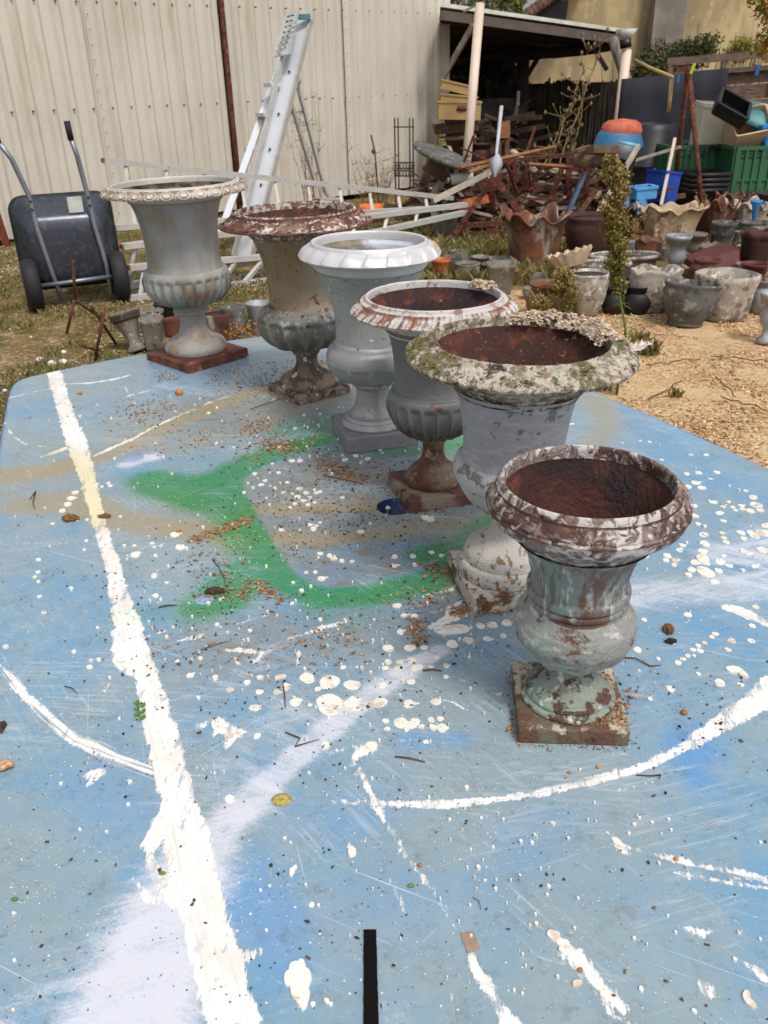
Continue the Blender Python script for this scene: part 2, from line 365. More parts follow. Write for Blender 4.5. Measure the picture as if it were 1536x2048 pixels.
def leafcloud(name, blobs, n, size, m, parent=None, seed=1, kind=None, flat=.6):
    r = np.random.default_rng(seed); C_ = []; 
    wts = np.array([b[3] * b[4] * b[5] for b in blobs]) ** .7; wts /= wts.sum()
    for b, w_ in zip(blobs, wts):
        k = max(6, int(n * w_)); d = r.normal(0, 1, (k, 3)); d /= np.linalg.norm(d, axis=1)[:, None]; d *= (r.random(k) ** .45)[:, None]
        nz = .55 + .9 * vnoise(d + seed, 2.3, 2, seed); C_.append(np.array(b[:3]) + d * np.array(b[3:6]) * nz[:, None])
    c = np.concatenate(C_); k = len(c); q = vnoise(c, 3.2 / max(blobs[0][3], .2), 2, seed + 3); c = c[q > .36]; k = len(c)
    u = r.normal(0, 1, (k, 3)); u /= np.linalg.norm(u, axis=1)[:, None]; v = np.cross(u, r.normal(0, 1, (k, 3))); v /= np.linalg.norm(v, axis=1)[:, None]
    s = size * r.uniform(.5, 1.3, k)[:, None]; V = np.stack([c - u * s, c - v * s * flat * .6, c + u * s, c + v * s * flat * .6], 1)
    F = np.arange(k * 4).reshape(-1, 4)
    return link(name, np_mesh(name, local(V.reshape(-1, 3), parent), F, False, {'tone': np.repeat(np.clip(r.random(k) * .7 + (vnoise(c, 2., 2, 9) - .35), 0, 1), 4)}), m, parent, kind)
def local(V, parent):
    if parent is None: return V
    Mi = np.array(parent_inv(parent)); return V @ Mi[:3, :3].T + Mi[:3, 3]
LEAFD = tone_mat('dark_leaves', [S(38, 46, 26), S(62, 70, 38), S(84, 88, 52), S(104, 100, 66)], .7)
LEAFY = tone_mat('yellowing_leaves', [S(88, 104, 40), S(126, 128, 52), S(150, 140, 60), S(90, 100, 44)], .7)
BARK = mat('grey_bark', S(98, 88, 74), .95, var=(9, .3), bump=(30, 1.5))
def tree(px, py, Y, R_, m, label, seed, n=2500, group=None, sz=.09):
    c = P(px, py, Y); t = thing('tree', label, 'tree', (c[0], c[1], 0), group=group)
    b = [(c[0] + random.uniform(-.7, .7) * R_, c[1] + random.uniform(-.5, .5) * R_, c[2] + random.uniform(-.6, .8) * R_, R_ * random.uniform(.3, .6), R_ * .5, R_ * random.uniform(.25, .5)) for _ in range(9)]
    leafcloud('crown', b, n, sz, m, t, seed)
    q = MB(); q.tube([(c[0], c[1], 0), (c[0] + .1, c[1], c[2] * .6), (c[0], c[1], c[2] + R_ * .3)], [.16, .11, .04], 8)
    for x in b[:6]: q.tube([(c[0] + .05, c[1], c[2] * .75), (x[0], x[1], x[2])], [.05, .015], 5)
    q.build('trunk', BARK, t)
tree(925, -8, 26, 1.0, LEAFD, 'dark green tree showing above the shelter roof beside the shed', 31)
tree(1035, 12, 27, .62, LEAFY, 'yellow-green tree top above the shelter roof left of the house', 32, 1600)
tree(930, 150, 17.5, 1.2, LEAFD, 'dark leafy tree growing behind the shelter next to the shed', 33, 5000)
tree(985, 165, 17.8, .8, LEAFD, 'dark bushy tree behind the shelter left of the forked post', 34, 3000)
# scrub over the fence
for i, (x, y, rx, ry, n, mm, lab) in enumerate([
    (1315, 118, 60, 40, 4200, LEAFD, 'straggly dark shrub over the dark fence screen left part'),
    (1400, 100, 62, 34, 4200, LEAFD, 'dry twiggy shrub above the wooden fence middle'),
    (1280, 140, 46, 26, 2200, LEAFD, 'low scrubby bush right behind the white downpipe'),
    (1505, 95, 46, 24, 2600, LEAFY, 'bright green shrub above the wooden fence at the right')]):
    c = P(x, y, 15.2); k = mpp(c); t = thing('shrub', lab, 'shrub', (c[0], c[1], 0), group=None)
    bl = [(c[0] + random.gauss(0, .45) * rx * k, c[1] + random.uniform(-.3, .3), c[2] + random.gauss(-.2, .35) * ry * k, rx * k * .45, .3, ry * k * .5) for _ in range(9)]
    leafcloud('foliage', bl, n, .035, mm, t, 40 + i, None, .5)
    q = MB()
    for _ in range(16):
        x0 = c[0] + random.gauss(0, .5) * rx * k; q.tube(jag((x0, c[1], .0), (x0 + random.gauss(0, .2), c[1] + random.uniform(-.2, .2), c[2] + random.uniform(-.1, 1.1) * ry * k), 6, .03), [.012, .01, .009, .008, .006, .005, .003], 4)
    q.build('stems', DARKW, t, 'stuff')
c = P(1525, 35, 11.); t = thing('tree', 'autumn tree whose green and orange leaves hang in at the top right corner', 'tree', (c[0] + .8, c[1], 0))
AUT = tone_mat('autumn_leaves', [S(70, 92, 30), S(104, 124, 44), S(150, 140, 50), S(206, 120, 50), S(88, 100, 40)], .6)
k = mpp(c); leafcloud('crown', [(c[0] + dx * k, c[1], c[2] + dz * k, rr * k, .3, rr * k) for dx, dz, rr in ((0, 30, 26), (14, 5, 24), (20, -35, 20), (30, 60, 50), (60, 0, 60), (-22, 38, 12), (16, -60, 14))], 2600, .035, AUT, t, 77)
q = MB(); q.tube([(c[0] + .8, c[1], 0), (c[0] + .75, c[1], 1.6), (c[0] + .4, c[1], 3.)], [.1, .08, .03], 8); q.tube([(c[0] + .75, c[1], 1.9), (c[0] + .1, c[1], c[2] + .2)], [.03, .008], 6); q.build('trunk', BARK, t)

# wooden plank fence (right) and shade cloth screen
FW = mat('weathered_brown_boards', S(112, 92, 80), .9, var=(5, .25), layers=[dict(c=S(74, 58, 50), s=9, t=.6, w=.05, st=(.6, 1, 4))], bump=(30, .8))
YF = 13.6; fl = P(1338, 140, YF); fr = P(1620, 118, YF - .4)
fence = thing('wooden_fence', 'weathered brown board fence with rails behind the green boxes', 'fence', (fl[0], fl[1], 0))
dv = (fr - fl); L_ = float(np.hypot(dv[0], dv[1])); dv = dv / L_; ztop = float(P(1338, 124, YF)[2])
def fp(s, off, z): return (fl[0] + dv[0] * s, fl[1] + dv[1] * s - off, z)
zt = lambda s: ztop + .05 * s
for z, h in ((-.0, .1), (-.17, .06)):
    MB().bar(fp(-.05, .06, ztop + z), fp(L_, .06, zt(L_) + z), .05, h).build('rail', FW, fence)
MB().bar(fp(-.05, .09, ztop - .62), fp(L_, .09, zt(L_) - .62), .05, .12).build('rail', FW, fence)
for k in range(6):
    z0 = ztop - .26 - k * .2
    MB().bar(fp(0, .0, z0), fp(L_, .0, z0 + .05 * L_ - .002), .02, .185).build('board', FW, fence)
for s in (0, .72, 1.44, 2.1): MB().bar(fp(s, .05, 0), fp(s, .05, zt(s) - .04), .07, .06).build('post', FW, fence)
SHADE = mat('dark_shade_cloth', S(48, 50, 58), .9, var=(3, .12), spec=.2, bump=(300, .4))
ya = YF - .35; pl = [P(1243, 158, ya), P(1330, 150, ya - .05), P(1400, 142, ya - .1), P(1457, 136, ya - .12)]
V = []; nseg = 24
for i in range(nseg + 1):
    t_ = i / nseg * 3; j = min(int(t_), 2); p_ = pl[j] + (pl[j + 1] - pl[j]) * (t_ - j)
    for z in np.linspace(0, 1, 7): V.append((p_[0], p_[1] + .02 * sin(i * .9 + z * 3), .02 + z * (p_[2] - .02)))
F = [(i * 7 + j, (i + 1) * 7 + j, (i + 1) * 7 + j + 1, i * 7 + j + 1) for i in range(nseg) for j in range(6)]
q = MB(); q.add(V, F, True); o = q.build('shade_cloth', SHADE); tag(o, 'dark grey shade cloth screen stretched between the white downpipe and the board fence', 'screen')
so = o.modifiers.new('thick', 'SOLIDIFY'); so.thickness = .006

# brushwood screen
br = thing('brushwood_screen', 'dark ragged brushwood screen behind the shelter', 'fence', P(1100, 320, 16.2) * [1, 1, 0])
q = MB(); rr = random.Random(3)
for layer in range(2):
    x = 975.
    while x < 1250:
        Y = 16.2 + layer * .1 + rr.uniform(-.05, .05); top = 172 + rr.gauss(0, 4.5) + 5 * sin(x * .043) + 2 * sin(x * .171) - (x - 980) * .02 + (10 if x < 1050 else 0)
        a = P(x, top, Y); q.bar((a[0] + rr.gauss(0, .03), a[1], 0), a, rr.uniform(.012, .03), rr.uniform(.012, .02)); x += rr.uniform(.5, 1.5)
q.build('brush', mat('brushwood', S(50, 42, 36), .95, var=(6, .5), bump=(20, .8)), br, 'stuff')
q = MB(); a = P(975, 300, 16.4); b = P(1250, 300, 16.4); q.box(((a[0] + b[0]) / 2, 16.42, .72), (b[0] - a[0], .03, 1.44)); q.build('backing', mat('brush_backing', S(34, 29, 26), .95), br)

# =====================================================================
# LEAN-TO SHELTER
# =====================================================================
shel = thing('open_shelter', 'open lean-to shelter with dark underside roof on posts beside the shed', 'shelter', G(1050, 330) * [1, 1, 0])
FLp, FRp, BLp, BRp = P(880, 20, 13.6), P(1252, 72, 14.6), P(890, 136, 18.6), P(1244, 88, 17.6)
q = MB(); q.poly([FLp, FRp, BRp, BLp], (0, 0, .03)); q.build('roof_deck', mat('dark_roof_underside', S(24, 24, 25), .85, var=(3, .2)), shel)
for k in range(7):
    a = FLp + (BLp - FLp) * (k + .5) / 7; b = FRp + (BRp - FRp) * (k + .5) / 7
    MB().bar(a - [0, 0, .05], b - [0, 0, .05], .06, .09).build('purlin', DARKW, shel)
q = MB(); n_ = 60
for k in range(n_):
    a = FLp + (FRp - FLp) * (k + .5) / n_; b = BLp + (BRp - BLp) * (k + .5) / n_
    q.bar(a + [0, -.08, .06], b + [0, 0, .06], .05, .05)
q.build('roof_sheet_ribs', mat('pale_roof_sheet', S(206, 206, 196), .6), shel, 'stuff')
MB().bar(FLp + [0, -.04, -.06], FRp + [0, -.04, -.06], .04, .12).build('fascia', mat('grey_brown_fascia', S(92, 82, 74), .9), shel)
GREYW = mat('grey_weathered_wood', S(128, 118, 108), .92, var=(7, .2), layers=[dict(c=S(84, 72, 62), s=10, t=.6, w=.06, st=(3, 3, .4))], bump=(35, .9))
a = P(1224, 72, 14.5); b = G(1196, 318); MB().tube([(b[0], 14.4, 0), (a[0], 14.5, a[2] - .02)], [.085, .075], 10).build('post', GREYW, shel, label='grey round wooden corner post')
a = P(1047, 104, 15.9); bx = P(1044, 300, 15.9)
MB().tube([(bx[0], 15.9, 0), (a[0], 15.9, a[2])], .1, 8).build('post', DARKW, shel, label='dark post with forked braces')
for x0, y0, x1, y1 in ((1044, 165, 1018, 118), (1048, 162, 1078, 112), (1042, 150, 1036, 112)):
    MB().bar(P(x0, y0, 15.9), P(x1, y1, 15.9), .07, .07).build('brace', DARKW, shel)
a = P(982, 125, 17); MB().tube([(a[0], 17, 0), (a[0], 17, a[2])], .07, 8).build('post', DARKW, shel)
MB().bar(P(1185, 92, 14.6), P(1214, 140, 14.5), .06, .06).build('brace', DARKW, shel)
MB().bar(P(946, 50, 13.6), P(886, 155, 13.9), .05, .07).build('brace', GREYW, shel)
q = MB(); q.tube([P(1244, 72, 15.2), P(1215, 88, 15.3), P(1170, 98, 15.5), P(1110, 106, 15.7), P(1050, 104, 15.9), P(985, 110, 16.3), P(905, 126, 17)], [.1, .11, .1, .085, .08, .07, .06], 10, jit=.06)
q.build('log_beam', DARKW, shel)
PIPE = mat('pale_pink_beige_pipe', S(206, 188, 172), .55, var=(2, .08), layers=[dict(c=S(150, 130, 112), s=6, t=.66, w=.06, o=.5)])
b = P(932, 330, 12.3); a = P(960, 8, 12.9)
pp = thing('support_pipe', 'pale beige pipe post leaning beside the shed corner', 'post', (b[0], b[1], 0))
MB().tube([(b[0] - .03, b[1] - .02, 0), a], .062, 14).build('shaft', PIPE, pp)
MB().bar(a + [-.22, 0, -.08], a + [.06, 0, .03], .05, .03).build('top_bracket', GREYW, pp)
dp = P(1238, 246, 13.9); tp = P(1254, 100, 14.1)
dn = thing('downpipe', 'pale downpipe with black collar and white hopper at the shelter corner', 'downpipe', (dp[0], dp[1], 0))
MB().tube([(dp[0] - .04, dp[1], 0), tp], .07, 14).build('shaft', PIPE, dn)
MB().tube([P(1252, 96, 14.1), P(1250.5, 78, 14.1)], .085, 12).build('collar', mat('black_plastic', S(22, 22, 24), .45), dn)
q = MB(); c = P(1252, 77, 14.1); q.lathe([(.05, 0), (.13, .12), (.12, .12), (.04, .01)], 4, c, 1.); q.build('hopper', mat('white_plastic', S(214, 214, 212), .5), dn)
# =====================================================================
# TABLE
# =====================================================================
HC = T(790, 1013); HR = .041
out = [(-.67, 1.0), (-.95, 1.85), (-1.08, 2.24), (-1.19, 2.58), (-1.195, 2.66), (-1.15, 2.715), (-.83, 2.95), (-.43, 3.13), (-.15, 3.2), (.1, 3.18), (.3, 3.05), (.46, 2.83), (.56, 2.6), (.64, 2.42), (.8, 2.12), (.94, 1.80), (1.3, 1.05), (1.5, .6), (1.5, .5), (1.42, .42), (.9, .2), (.1, .02), (-.1, .0), (-.2, .05), (-.3, .2)]
oa = np.array(out)
def closed_smooth(p, k=16, rep=3):
    n = len(p); q = []
    for i in range(n):
        a, b = p[i], p[(i + 1) % n]
        for j in range(k): q.append(a + (b - a) * j / k)
    q = np.array(q)
    for _ in range(rep * k): q = (np.roll(q, 1, 0) + 2 * q + np.roll(q, -1, 0)) / 4
    return q
oo = closed_smooth(oa); ang = np.arctan2(oo[:, 1] - HC[1], oo[:, 0] - HC[0]); od = np.hypot(oo[:, 0] - HC[0], oo[:, 1] - HC[1])
NA = 1100; th = np.linspace(-pi, pi, NA, endpoint=False); srt = np.argsort(ang); Rr = np.interp(th, ang[srt], od[srt], period=2 * pi)
table = thing('garden_table', 'big blue plastic table with white paint marks and green overspray, under the urns', 'table', (HC[0], HC[1], 0))
NS = 215; ss = np.linspace(0, 1, NS) ** .97
D = np.stack([np.cos(th), np.sin(th)], 1)
rad = HR + (Rr - .022 - HR)[None, :] * ss[:, None]
XY = HC[:2] + rad[:, :, None] * D[None]
Vt = np.concatenate([XY, np.full((NS, NA, 1), TZ)], 2)
edge = []
for a in np.linspace(0, pi / 2, 7)[1:]:
    e = HC[:2] + ((Rr - .022 + .022 * sin(a))[:, None]) * D; edge.append(np.concatenate([e, np.full((NA, 1), TZ - .022 + .022 * cos(a))], 1))
for dz, dr in ((.06, .004), (.1, .006), (.1, -.006)):
    e = HC[:2] + ((Rr + dr)[:, None]) * D; edge.append(np.concatenate([e, np.full((NA, 1), TZ - dz)], 1))
Vt = np.concatenate([Vt, np.array(edge)], 0); NT = Vt.shape[0]
idx = np.arange(NT * NA).reshape(NT, NA); nx_ = np.roll(idx, -1, 1)
Ft = np.stack([idx[:-1].ravel(), idx[1:].ravel(), nx_[1:].ravel(), nx_[:-1].ravel()], 1)
Vt = Vt.reshape(-1, 3); XYf = Vt[:, :2]
SU = np.zeros(len(XYf)); SV = np.zeros(len(XYf))
def pl_uv(pts):
    best, u_, v_ = pl_field(pts, True); return best, u_, v_
def pl_field(pts, uv=False):
    """pts: [(px,py,width px)], returns signed halfwidth - distance in metres (max over the segments)"""
    W = []
    for p in pts:
        q = T(p[0], p[1]); W.append((q[0], q[1], p[2] * .5 * mpp(q)))
    best = np.full(len(XYf), -9.); U_ = np.zeros(len(XYf)); V_ = np.zeros(len(XYf)); cum = 0.
    for (x0, y0, w0), (x1, y1, w1) in zip(W[:-1], W[1:]):
        dx, dy = x1 - x0, y1 - y0; l2 = dx * dx + dy * dy + 1e-9
        t = np.clip(((XYf[:, 0] - x0) * dx + (XYf[:, 1] - y0) * dy) / l2, 0, 1)
        d = np.hypot(XYf[:, 0] - x0 - t * dx, XYf[:, 1] - y0 - t * dy); s_ = w0 + (w1 - w0) * t - d
        if uv:
            b_ = s_ > best; l_ = sqrt(l2); U_ = np.where(b_, cum + ((XYf[:, 0] - x0) * dx + (XYf[:, 1] - y0) * dy) / l_, U_); V_ = np.where(b_, ((XYf[:, 0] - x0) * dy - (XYf[:, 1] - y0) * dx) / l_, V_); cum += l_
        best = np.maximum(best, s_)
    return (best, U_, V_) if uv else best
def soft(items):
    """spray: items (pts, strength, fall-off as a multiple of the width)"""
    f = np.zeros(len(XYf))
    for pts, st, fo in items:
        s = pl_field([(a, b, w_ * .8) for a, b, w_ in pts]); mw = np.mean([w_ * .55 * mpp(T(a, b)) for a, b, w_ in pts]) * fo * 1.5
        f = np.maximum(f, st * np.clip(1 + s / mw, 0, 1) ** 1.6) if 1 else f
    return f
wn_ = vnoise(np.c_[XYf, XYf[:, :1] * 0], 9, 4, 2) - .5
inside = np.full(len(XYf), False)
mk_poly = [T(x, y)[:2] for x, y in ((482, 975), (490, 955), (520, 935), (580, 918), (660, 905), (760, 893), (860, 900), (960, 930), (1010, 990), (1000, 1040), (950, 1078), (880, 1120), (800, 1148), (720, 1168), (660, 1176), (620, 1170), (590, 1148), (560, 1110), (535, 1060), (505, 1010))]
mk_poly = closed_smooth(np.array(mk_poly), 4, 2)
x, y = XYf[:, 0], XYf[:, 1]
pdist = np.full(len(x), 9.)
for i in range(len(mk_poly)):
    x0, y0 = mk_poly[i]; x1, y1 = mk_poly[(i + 1) % len(mk_poly)]
    c_ = ((y0 > y) != (y1 > y)) & (x < (x1 - x0) * (y - y0) / (y1 - y0 + 1e-12) + x0); inside ^= c_
    dx, dy = x1 - x0, y1 - y0; t = np.clip(((x - x0) * dx + (y - y0) * dy) / (dx * dx + dy * dy), 0, 1)
    pdist = np.minimum(pdist, np.hypot(x - x0 - t * dx, y - y0 - t * dy))
sdm = np.where(inside, -pdist, pdist)
keep_out = np.clip(sdm / .012 + .5, 0, 1)
green = soft([([(300, 960, 60), (380, 975, 70), (440, 960, 60), (500, 925, 46), (560, 900, 30), (640, 880, 26)], .95, 1.6),
              ([(460, 980, 80), (490, 1060, 70), (540, 1130, 60)], .85, 1.5), ([(300, 975, 40), (420, 1010, 60)], .8, 1.6),
              ([(400, 1215, 50), (450, 1190, 90), (500, 1140, 80), (560, 1130, 60)], .9, 1.3), ([(240, 1235, 40), (400, 1215, 50)], .35, 1.7),
              ([(560, 1150, 60), (640, 1195, 50), (740, 1190, 46), (860, 1165, 46), (920, 1120, 50)], .95, 1.5),
              ([(860, 1100, 40), (960, 1045, 60), (1020, 1010, 50)], 1., 1.6), ([(900, 885, 46), (940, 905, 50), (980, 960, 40)], .95, 1.7),
              ([(560, 860, 50), (660, 850, 70), (760, 880, 60), (860, 860, 60)], .45, 1.8), ([(640, 1230, 60), (700, 1235, 50)], .3, 2)])
green = np.clip(green * 1.15, 0, 1) * (.12 + .88 * keep_out); green = np.maximum(green, .55 * np.clip(1 - np.abs(sdm - .004) / .03, 0, 1) * keep_out * np.clip((T(950, 905)[0] + .6 - x), 0, 1))
greenin = soft([([(840, 1110, 40), (930, 1090, 50), (980, 1040, 40)], .8, 1.5), ([(760, 905, 20), (860, 900, 40)], .7, 1.6)]); green = np.maximum(green, greenin)
green = np.clip(green + wn_ * .25 * green, 0, 1)
tan_ = soft([([(-40, 960, 70), (80, 945, 60), (160, 925, 50), (240, 900, 40), (320, 860, 40), (430, 810, 40), (560, 770, 40), (640, 740, 26)], .8, 1.7),
             ([(40, 1010, 60), (150, 1000, 90), (240, 1040, 60), (330, 1055, 50), (420, 1060, 50), (470, 1085, 30)], .75, 1.7),
             ([(240, 880, 50), (330, 900, 50), (500, 850, 70), (620, 800, 60)], .45, 1.8), ([(500, 1020, 40), (640, 1015, 46), (760, 1010, 40)], .7, 1.5),
             ([(560, 1075, 40), (680, 1075, 46), (800, 1060, 50), (940, 1045, 40)], .65, 1.5), ([(1150, 800, 30), (1200, 800, 40), (1215, 850, 40), (1180, 900, 40)], .62, 1.8),
             ([(420, 1090, 40), (520, 1080, 40)], .4, 1.6), ([(-20, 985, 130), (180, 985, 130), (330, 1010, 100), (480, 1060, 60)], .42, 1.8), ([(260, 850, 90), (480, 830, 110), (640, 800, 90)], .36, 2), ([(560, 1000, 120), (760, 1030, 130), (880, 1050, 90)], .34, 1.8), ([(640, 940, 60), (760, 940, 60)], .4, 2)])
tan_ = np.clip(tan_ + wn_ * .3 * (tan_ > 0), 0, 1)
haze = soft([([(250, 2060, 260), (290, 1950, 200), (330, 1850, 150), (380, 1740, 90)], .98, 1.25), ([(60, 2048, 120), (180, 1980, 160)], .45, 2.),
             ([(400, 1720, 90), (450, 1650, 76), (520, 1580, 60)], .82, 1.3), ([(500, 1600, 60), (640, 1470, 56), (760, 1375, 46), (880, 1300, 30)], .8, 1.0), ([(430, 1600, 90), (520, 1500, 110), (580, 1420, 90)], .4, 1.6),
             ([(300, 1450, 60), (420, 1380, 50), (560, 1300, 50)], .35, 2), ([(1180, 1215, 40), (1280, 1190, 66), (1400, 1180, 70), (1560, 1160, 80)], .72, 1.7),
             ([(1440, 1110, 70), (1560, 1100, 90)], .7, 1.4), ([(1500, 1060, 50), (1560, 1080, 60)], .4, 2), ([(330, 770, 26), (420, 790, 20)], .5, 2.), ([(250, 930, 20), (300, 915, 30)], .9, 1.7),
             ([(300, 1200, 90), (220, 1300, 60)], .2, 2), ([(600, 2000, 100), (690, 1920, 80)], .28, 2), ([(770, 1950, 40), (790, 2048, 60)], .3, 2), ([(1400, 1840, 40), (1536, 1830, 40)], .14, 2),
             ([(1120, 830, 40), (1240, 940, 60), (1400, 1000, 60)], .2, 2.5), ([(900, 1290, 40), (760, 1240, 40)], .25, 2.)])
STROKES = [
 [(107, 740, 28), (112, 760, 29), (125, 800, 28), (140, 850, 34), (152, 880, 42), (168, 930, 34), (180, 975, 30), (192, 1020, 27), (205, 1070, 26), (222, 1120, 29), (238, 1190, 38), (254, 1250, 54), (268, 1300, 56), (292, 1340, 40), (305, 1400, 54), (322, 1460, 62), (340, 1530, 66), (360, 1620, 72), (378, 1700, 96), (392, 1780, 100), (418, 1860, 88), (440, 1950, 96), (470, 2060, 108)],
 [(255, 1260, 60), (262, 1310, 74), (268, 1330, 60)], [(330, 1640, 60), (300, 1690, 34)], [(300, 1720, 26), (350, 1800, 40)], [(262, 1750, 6), (300, 1800, 20), (330, 1800, 20)],
 [(-20, 1290, 14), (10, 1340, 18), (50, 1390, 24), (95, 1432, 26), (150, 1478, 30), (220, 1510, 34), (300, 1540, 30)], [(170, 1500, 3), (230, 1530, 7), (280, 1540, 5)],
 [(200, 1545, 22), (160, 1552, 8)], [(185, 1560, 14), (170, 1575, 4)], [(255, 1562, 12), (262, 1565, 10)],
 [(150, 890, 26), (110, 905, 12), (70, 918, 4)], [(190, 912, 12), (225, 895, 11), (262, 880, 9), (300, 858, 7), (350, 835, 6), (420, 805, 4), (480, 785, 3)],
 [(128, 768, 5), (180, 766, 12), (230, 758, 10), (262, 750, 4)], [(4, 800, 3), (60, 785, 4), (110, 776, 6)], [(4, 780, 1.5), (-2, 830, 3)],
 [(10, 845, 1.5), (25, 872, 2.5), (55, 890, 3), (90, 893, 2)], [(240, 800, 2), (262, 790, 7), (300, 780, 4)], [(250, 775, 2), (270, 808, 2.5)],
 [(650, 1603, 2), (740, 1604, 9), (800, 1608, 15), (860, 1610, 18), (940, 1605, 16), (1010, 1596, 16), (1090, 1582, 20), (1170, 1565, 22), (1250, 1545, 20), (1300, 1530, 20), (1360, 1500, 26), (1420, 1462, 34), (1480, 1425, 46), (1560, 1375, 74)],
 [(1200, 1592, 2), (1270, 1574, 3), (1310, 1563, 1)], [(1330, 1508, 2), (1380, 1470, 2)], [(1440, 1430, 8), (1500, 1388, 14)],
 [(700, 1530, 10), (728, 1500, 22), (744, 1490, 20)], [(716, 1536, 8), (735, 1575, 14), (752, 1610, 14), (775, 1650, 10), (800, 1690, 8), (820, 1725, 4)],
 [(676, 1590, 2), (700, 1560, 7), (712, 1548, 3)], [(770, 1745, 3), (782, 1770, 10), (800, 1800, 8), (810, 1830, 3)], [(800, 1700, 8), (835, 1740, 12), (865, 1780, 7)],
 [(870, 1790, 3), (900, 1835, 6), (925, 1870, 3)], [(940, 1912, 10), (958, 1945, 18), (980, 1980, 24), (1005, 2020, 34), (1030, 2060, 44)], [(870, 1900, 2), (890, 1960, 4), (910, 2030, 4)],
 [(1102, 1868, 14), (1116, 1876, 20), (1145, 1905, 30), (1180, 1950, 32), (1220, 1990, 34), (1250, 2020, 26)], [(1125, 1905, 20), (1155, 1935, 10), (1190, 1985, 6), (1230, 2030, 4), (1265, 2055, 3)],
 [(1210, 1660, 3), (1245, 1690, 12), (1300, 1708, 10)], [(1225, 1690, 6), (1260, 1710, 11), (1308, 1726, 4)], [(1320, 1712, 12), (1380, 1728, 20), (1440, 1740, 18), (1540, 1760, 20)], [(1350, 1746, 4), (1400, 1755, 8), (1460, 1766, 8), (1560, 1780, 10)],
 [(1450, 1215, 24), (1480, 1222, 36), (1510, 1235, 24), (1540, 1252, 20)], [(1376, 1858, 14), (1410, 1866, 22), (1440, 1862, 5)], [(1412, 1975, 30), (1418, 1990, 22)], [(1480, 1920, 3), (1510, 1940, 14), (1540, 1962, 14)],
 [(290, 1275, 0), (330, 1262, 7), (300, 1270, 4)], [(470, 1250, 0), (500, 1240, 6), (540, 1228, 3)], [(345, 1285, 6), (390, 1275, 12), (410, 1268, 4)], [(450, 1300, 10), (530, 1305, 10)], [(500, 1330, 6), (540, 1300, 8)],
 [(420, 1480, 8), (440, 1455, 16), (470, 1460, 14)], [(400, 1450, 14), (440, 1440, 20), (470, 1470, 26), (450, 1495, 10)], [(420, 1520, 4), (440, 1505, 10)], [(370, 1500, 6), (400, 1545, 10)], [(395, 1535, 6), (430, 1545, 8)],
 [(900, 1260, 22), (940, 1255, 16)], [(960, 1225, 4), (940, 1230, 8)], [(860, 1255, 12), (900, 1238, 22), (935, 1228, 18), (960, 1225, 10)], [(865, 1225, 6), (930, 1205, 14), (950, 1200, 4)], [(850, 1190, 3), (900, 1178, 16), (915, 1165, 6)], [(575, 1278, 3), (640, 1258, 16), (700, 1240, 8)],
 [(980, 1975, 0), (988, 1990, 6)], [(600, 1290, 4), (590, 1350, 0)], [(1040, 1480, 4), (1032, 1410, 6), (1036, 1480, 5)], [(1010, 1395, 2), (900, 1350, 2)], [(870, 1395, 3), (910, 1405, 12), (935, 1420, 5)], [(795, 1480, 3), (860, 1483, 3)],
 [(480, 1920, 3), (520, 1905, 4), (535, 1898, 2)], [(440, 1830, 6), (480, 1826, 4)], [(700, 1690, 8), (708, 1715, 8), (702, 1695, 14)], [(705, 1690, 2), (745, 1675, 2)], [(615, 1520, 1), (680, 1500, 5), (720, 1490, 3)],
]
stroke = np.full(len(XYf), -1.)
dry = np.zeros(len(XYf))
for k_, s_ in enumerate(STROKES):
    b_, u_, v_ = pl_uv(s_); g_ = b_ > stroke; stroke = np.where(g_, b_, stroke); SU = np.where(g_, u_ + k_ * 3.1, SU); SV = np.where(g_, v_, SV); mw = max(p_[2] for p_ in s_)
    dry = np.where(g_, .02 if k_ < 3 else (.30 if k_ in (5, 6) else (.10 if mw > 20 else .15)), dry)
stroke = np.clip(stroke, -.05, .05)
yel = soft([([(90, 900, 40), (180, 960, 60), (200, 1040, 50)], .9, 1.5)])           # overspray that tints the white stripe
sat = soft([([(1385, 1470, 60), (1400, 1540, 50)], .8, 1.5), ([(520, 1760, 80), (560, 1860, 90)], .5, 2), ([(820, 1480, 30), (920, 1478, 20)], .6, 1.7), ([(700, 1800, 90), (950, 1750, 90), (1100, 1650, 90)], .3, 2), ([(200, 1560, 90), (260, 1640, 60)], .5, 2), ([(600, 1580, 90), (760, 1660, 90)], .35, 2), ([(1200, 780, 10), (1536, 935, 14)], .8, 1.5)])
lipb = np.clip((Vt[:, 2] < TZ - .0005) * 1., 0, 1); sat = np.maximum(sat, lipb * .7)
grime = np.clip(.85 * inside + soft([([(480, 820, 120), (700, 800, 120), (900, 980, 120), (700, 1020, 160)], .9, 2.), ([(500, 1300, 120), (900, 1200, 120), (760, 1250, 120)], .75, 2.)]), 0, 1)
me = np_mesh('table_top', local(Vt, table), Ft, True, {'green': green, 'tan': tan_, 'haze': haze, 'stroke': stroke, 'sat': sat, 'grime': grime, 'yel': yel, 'su': SU, 'sv': SV, 'dry': dry})

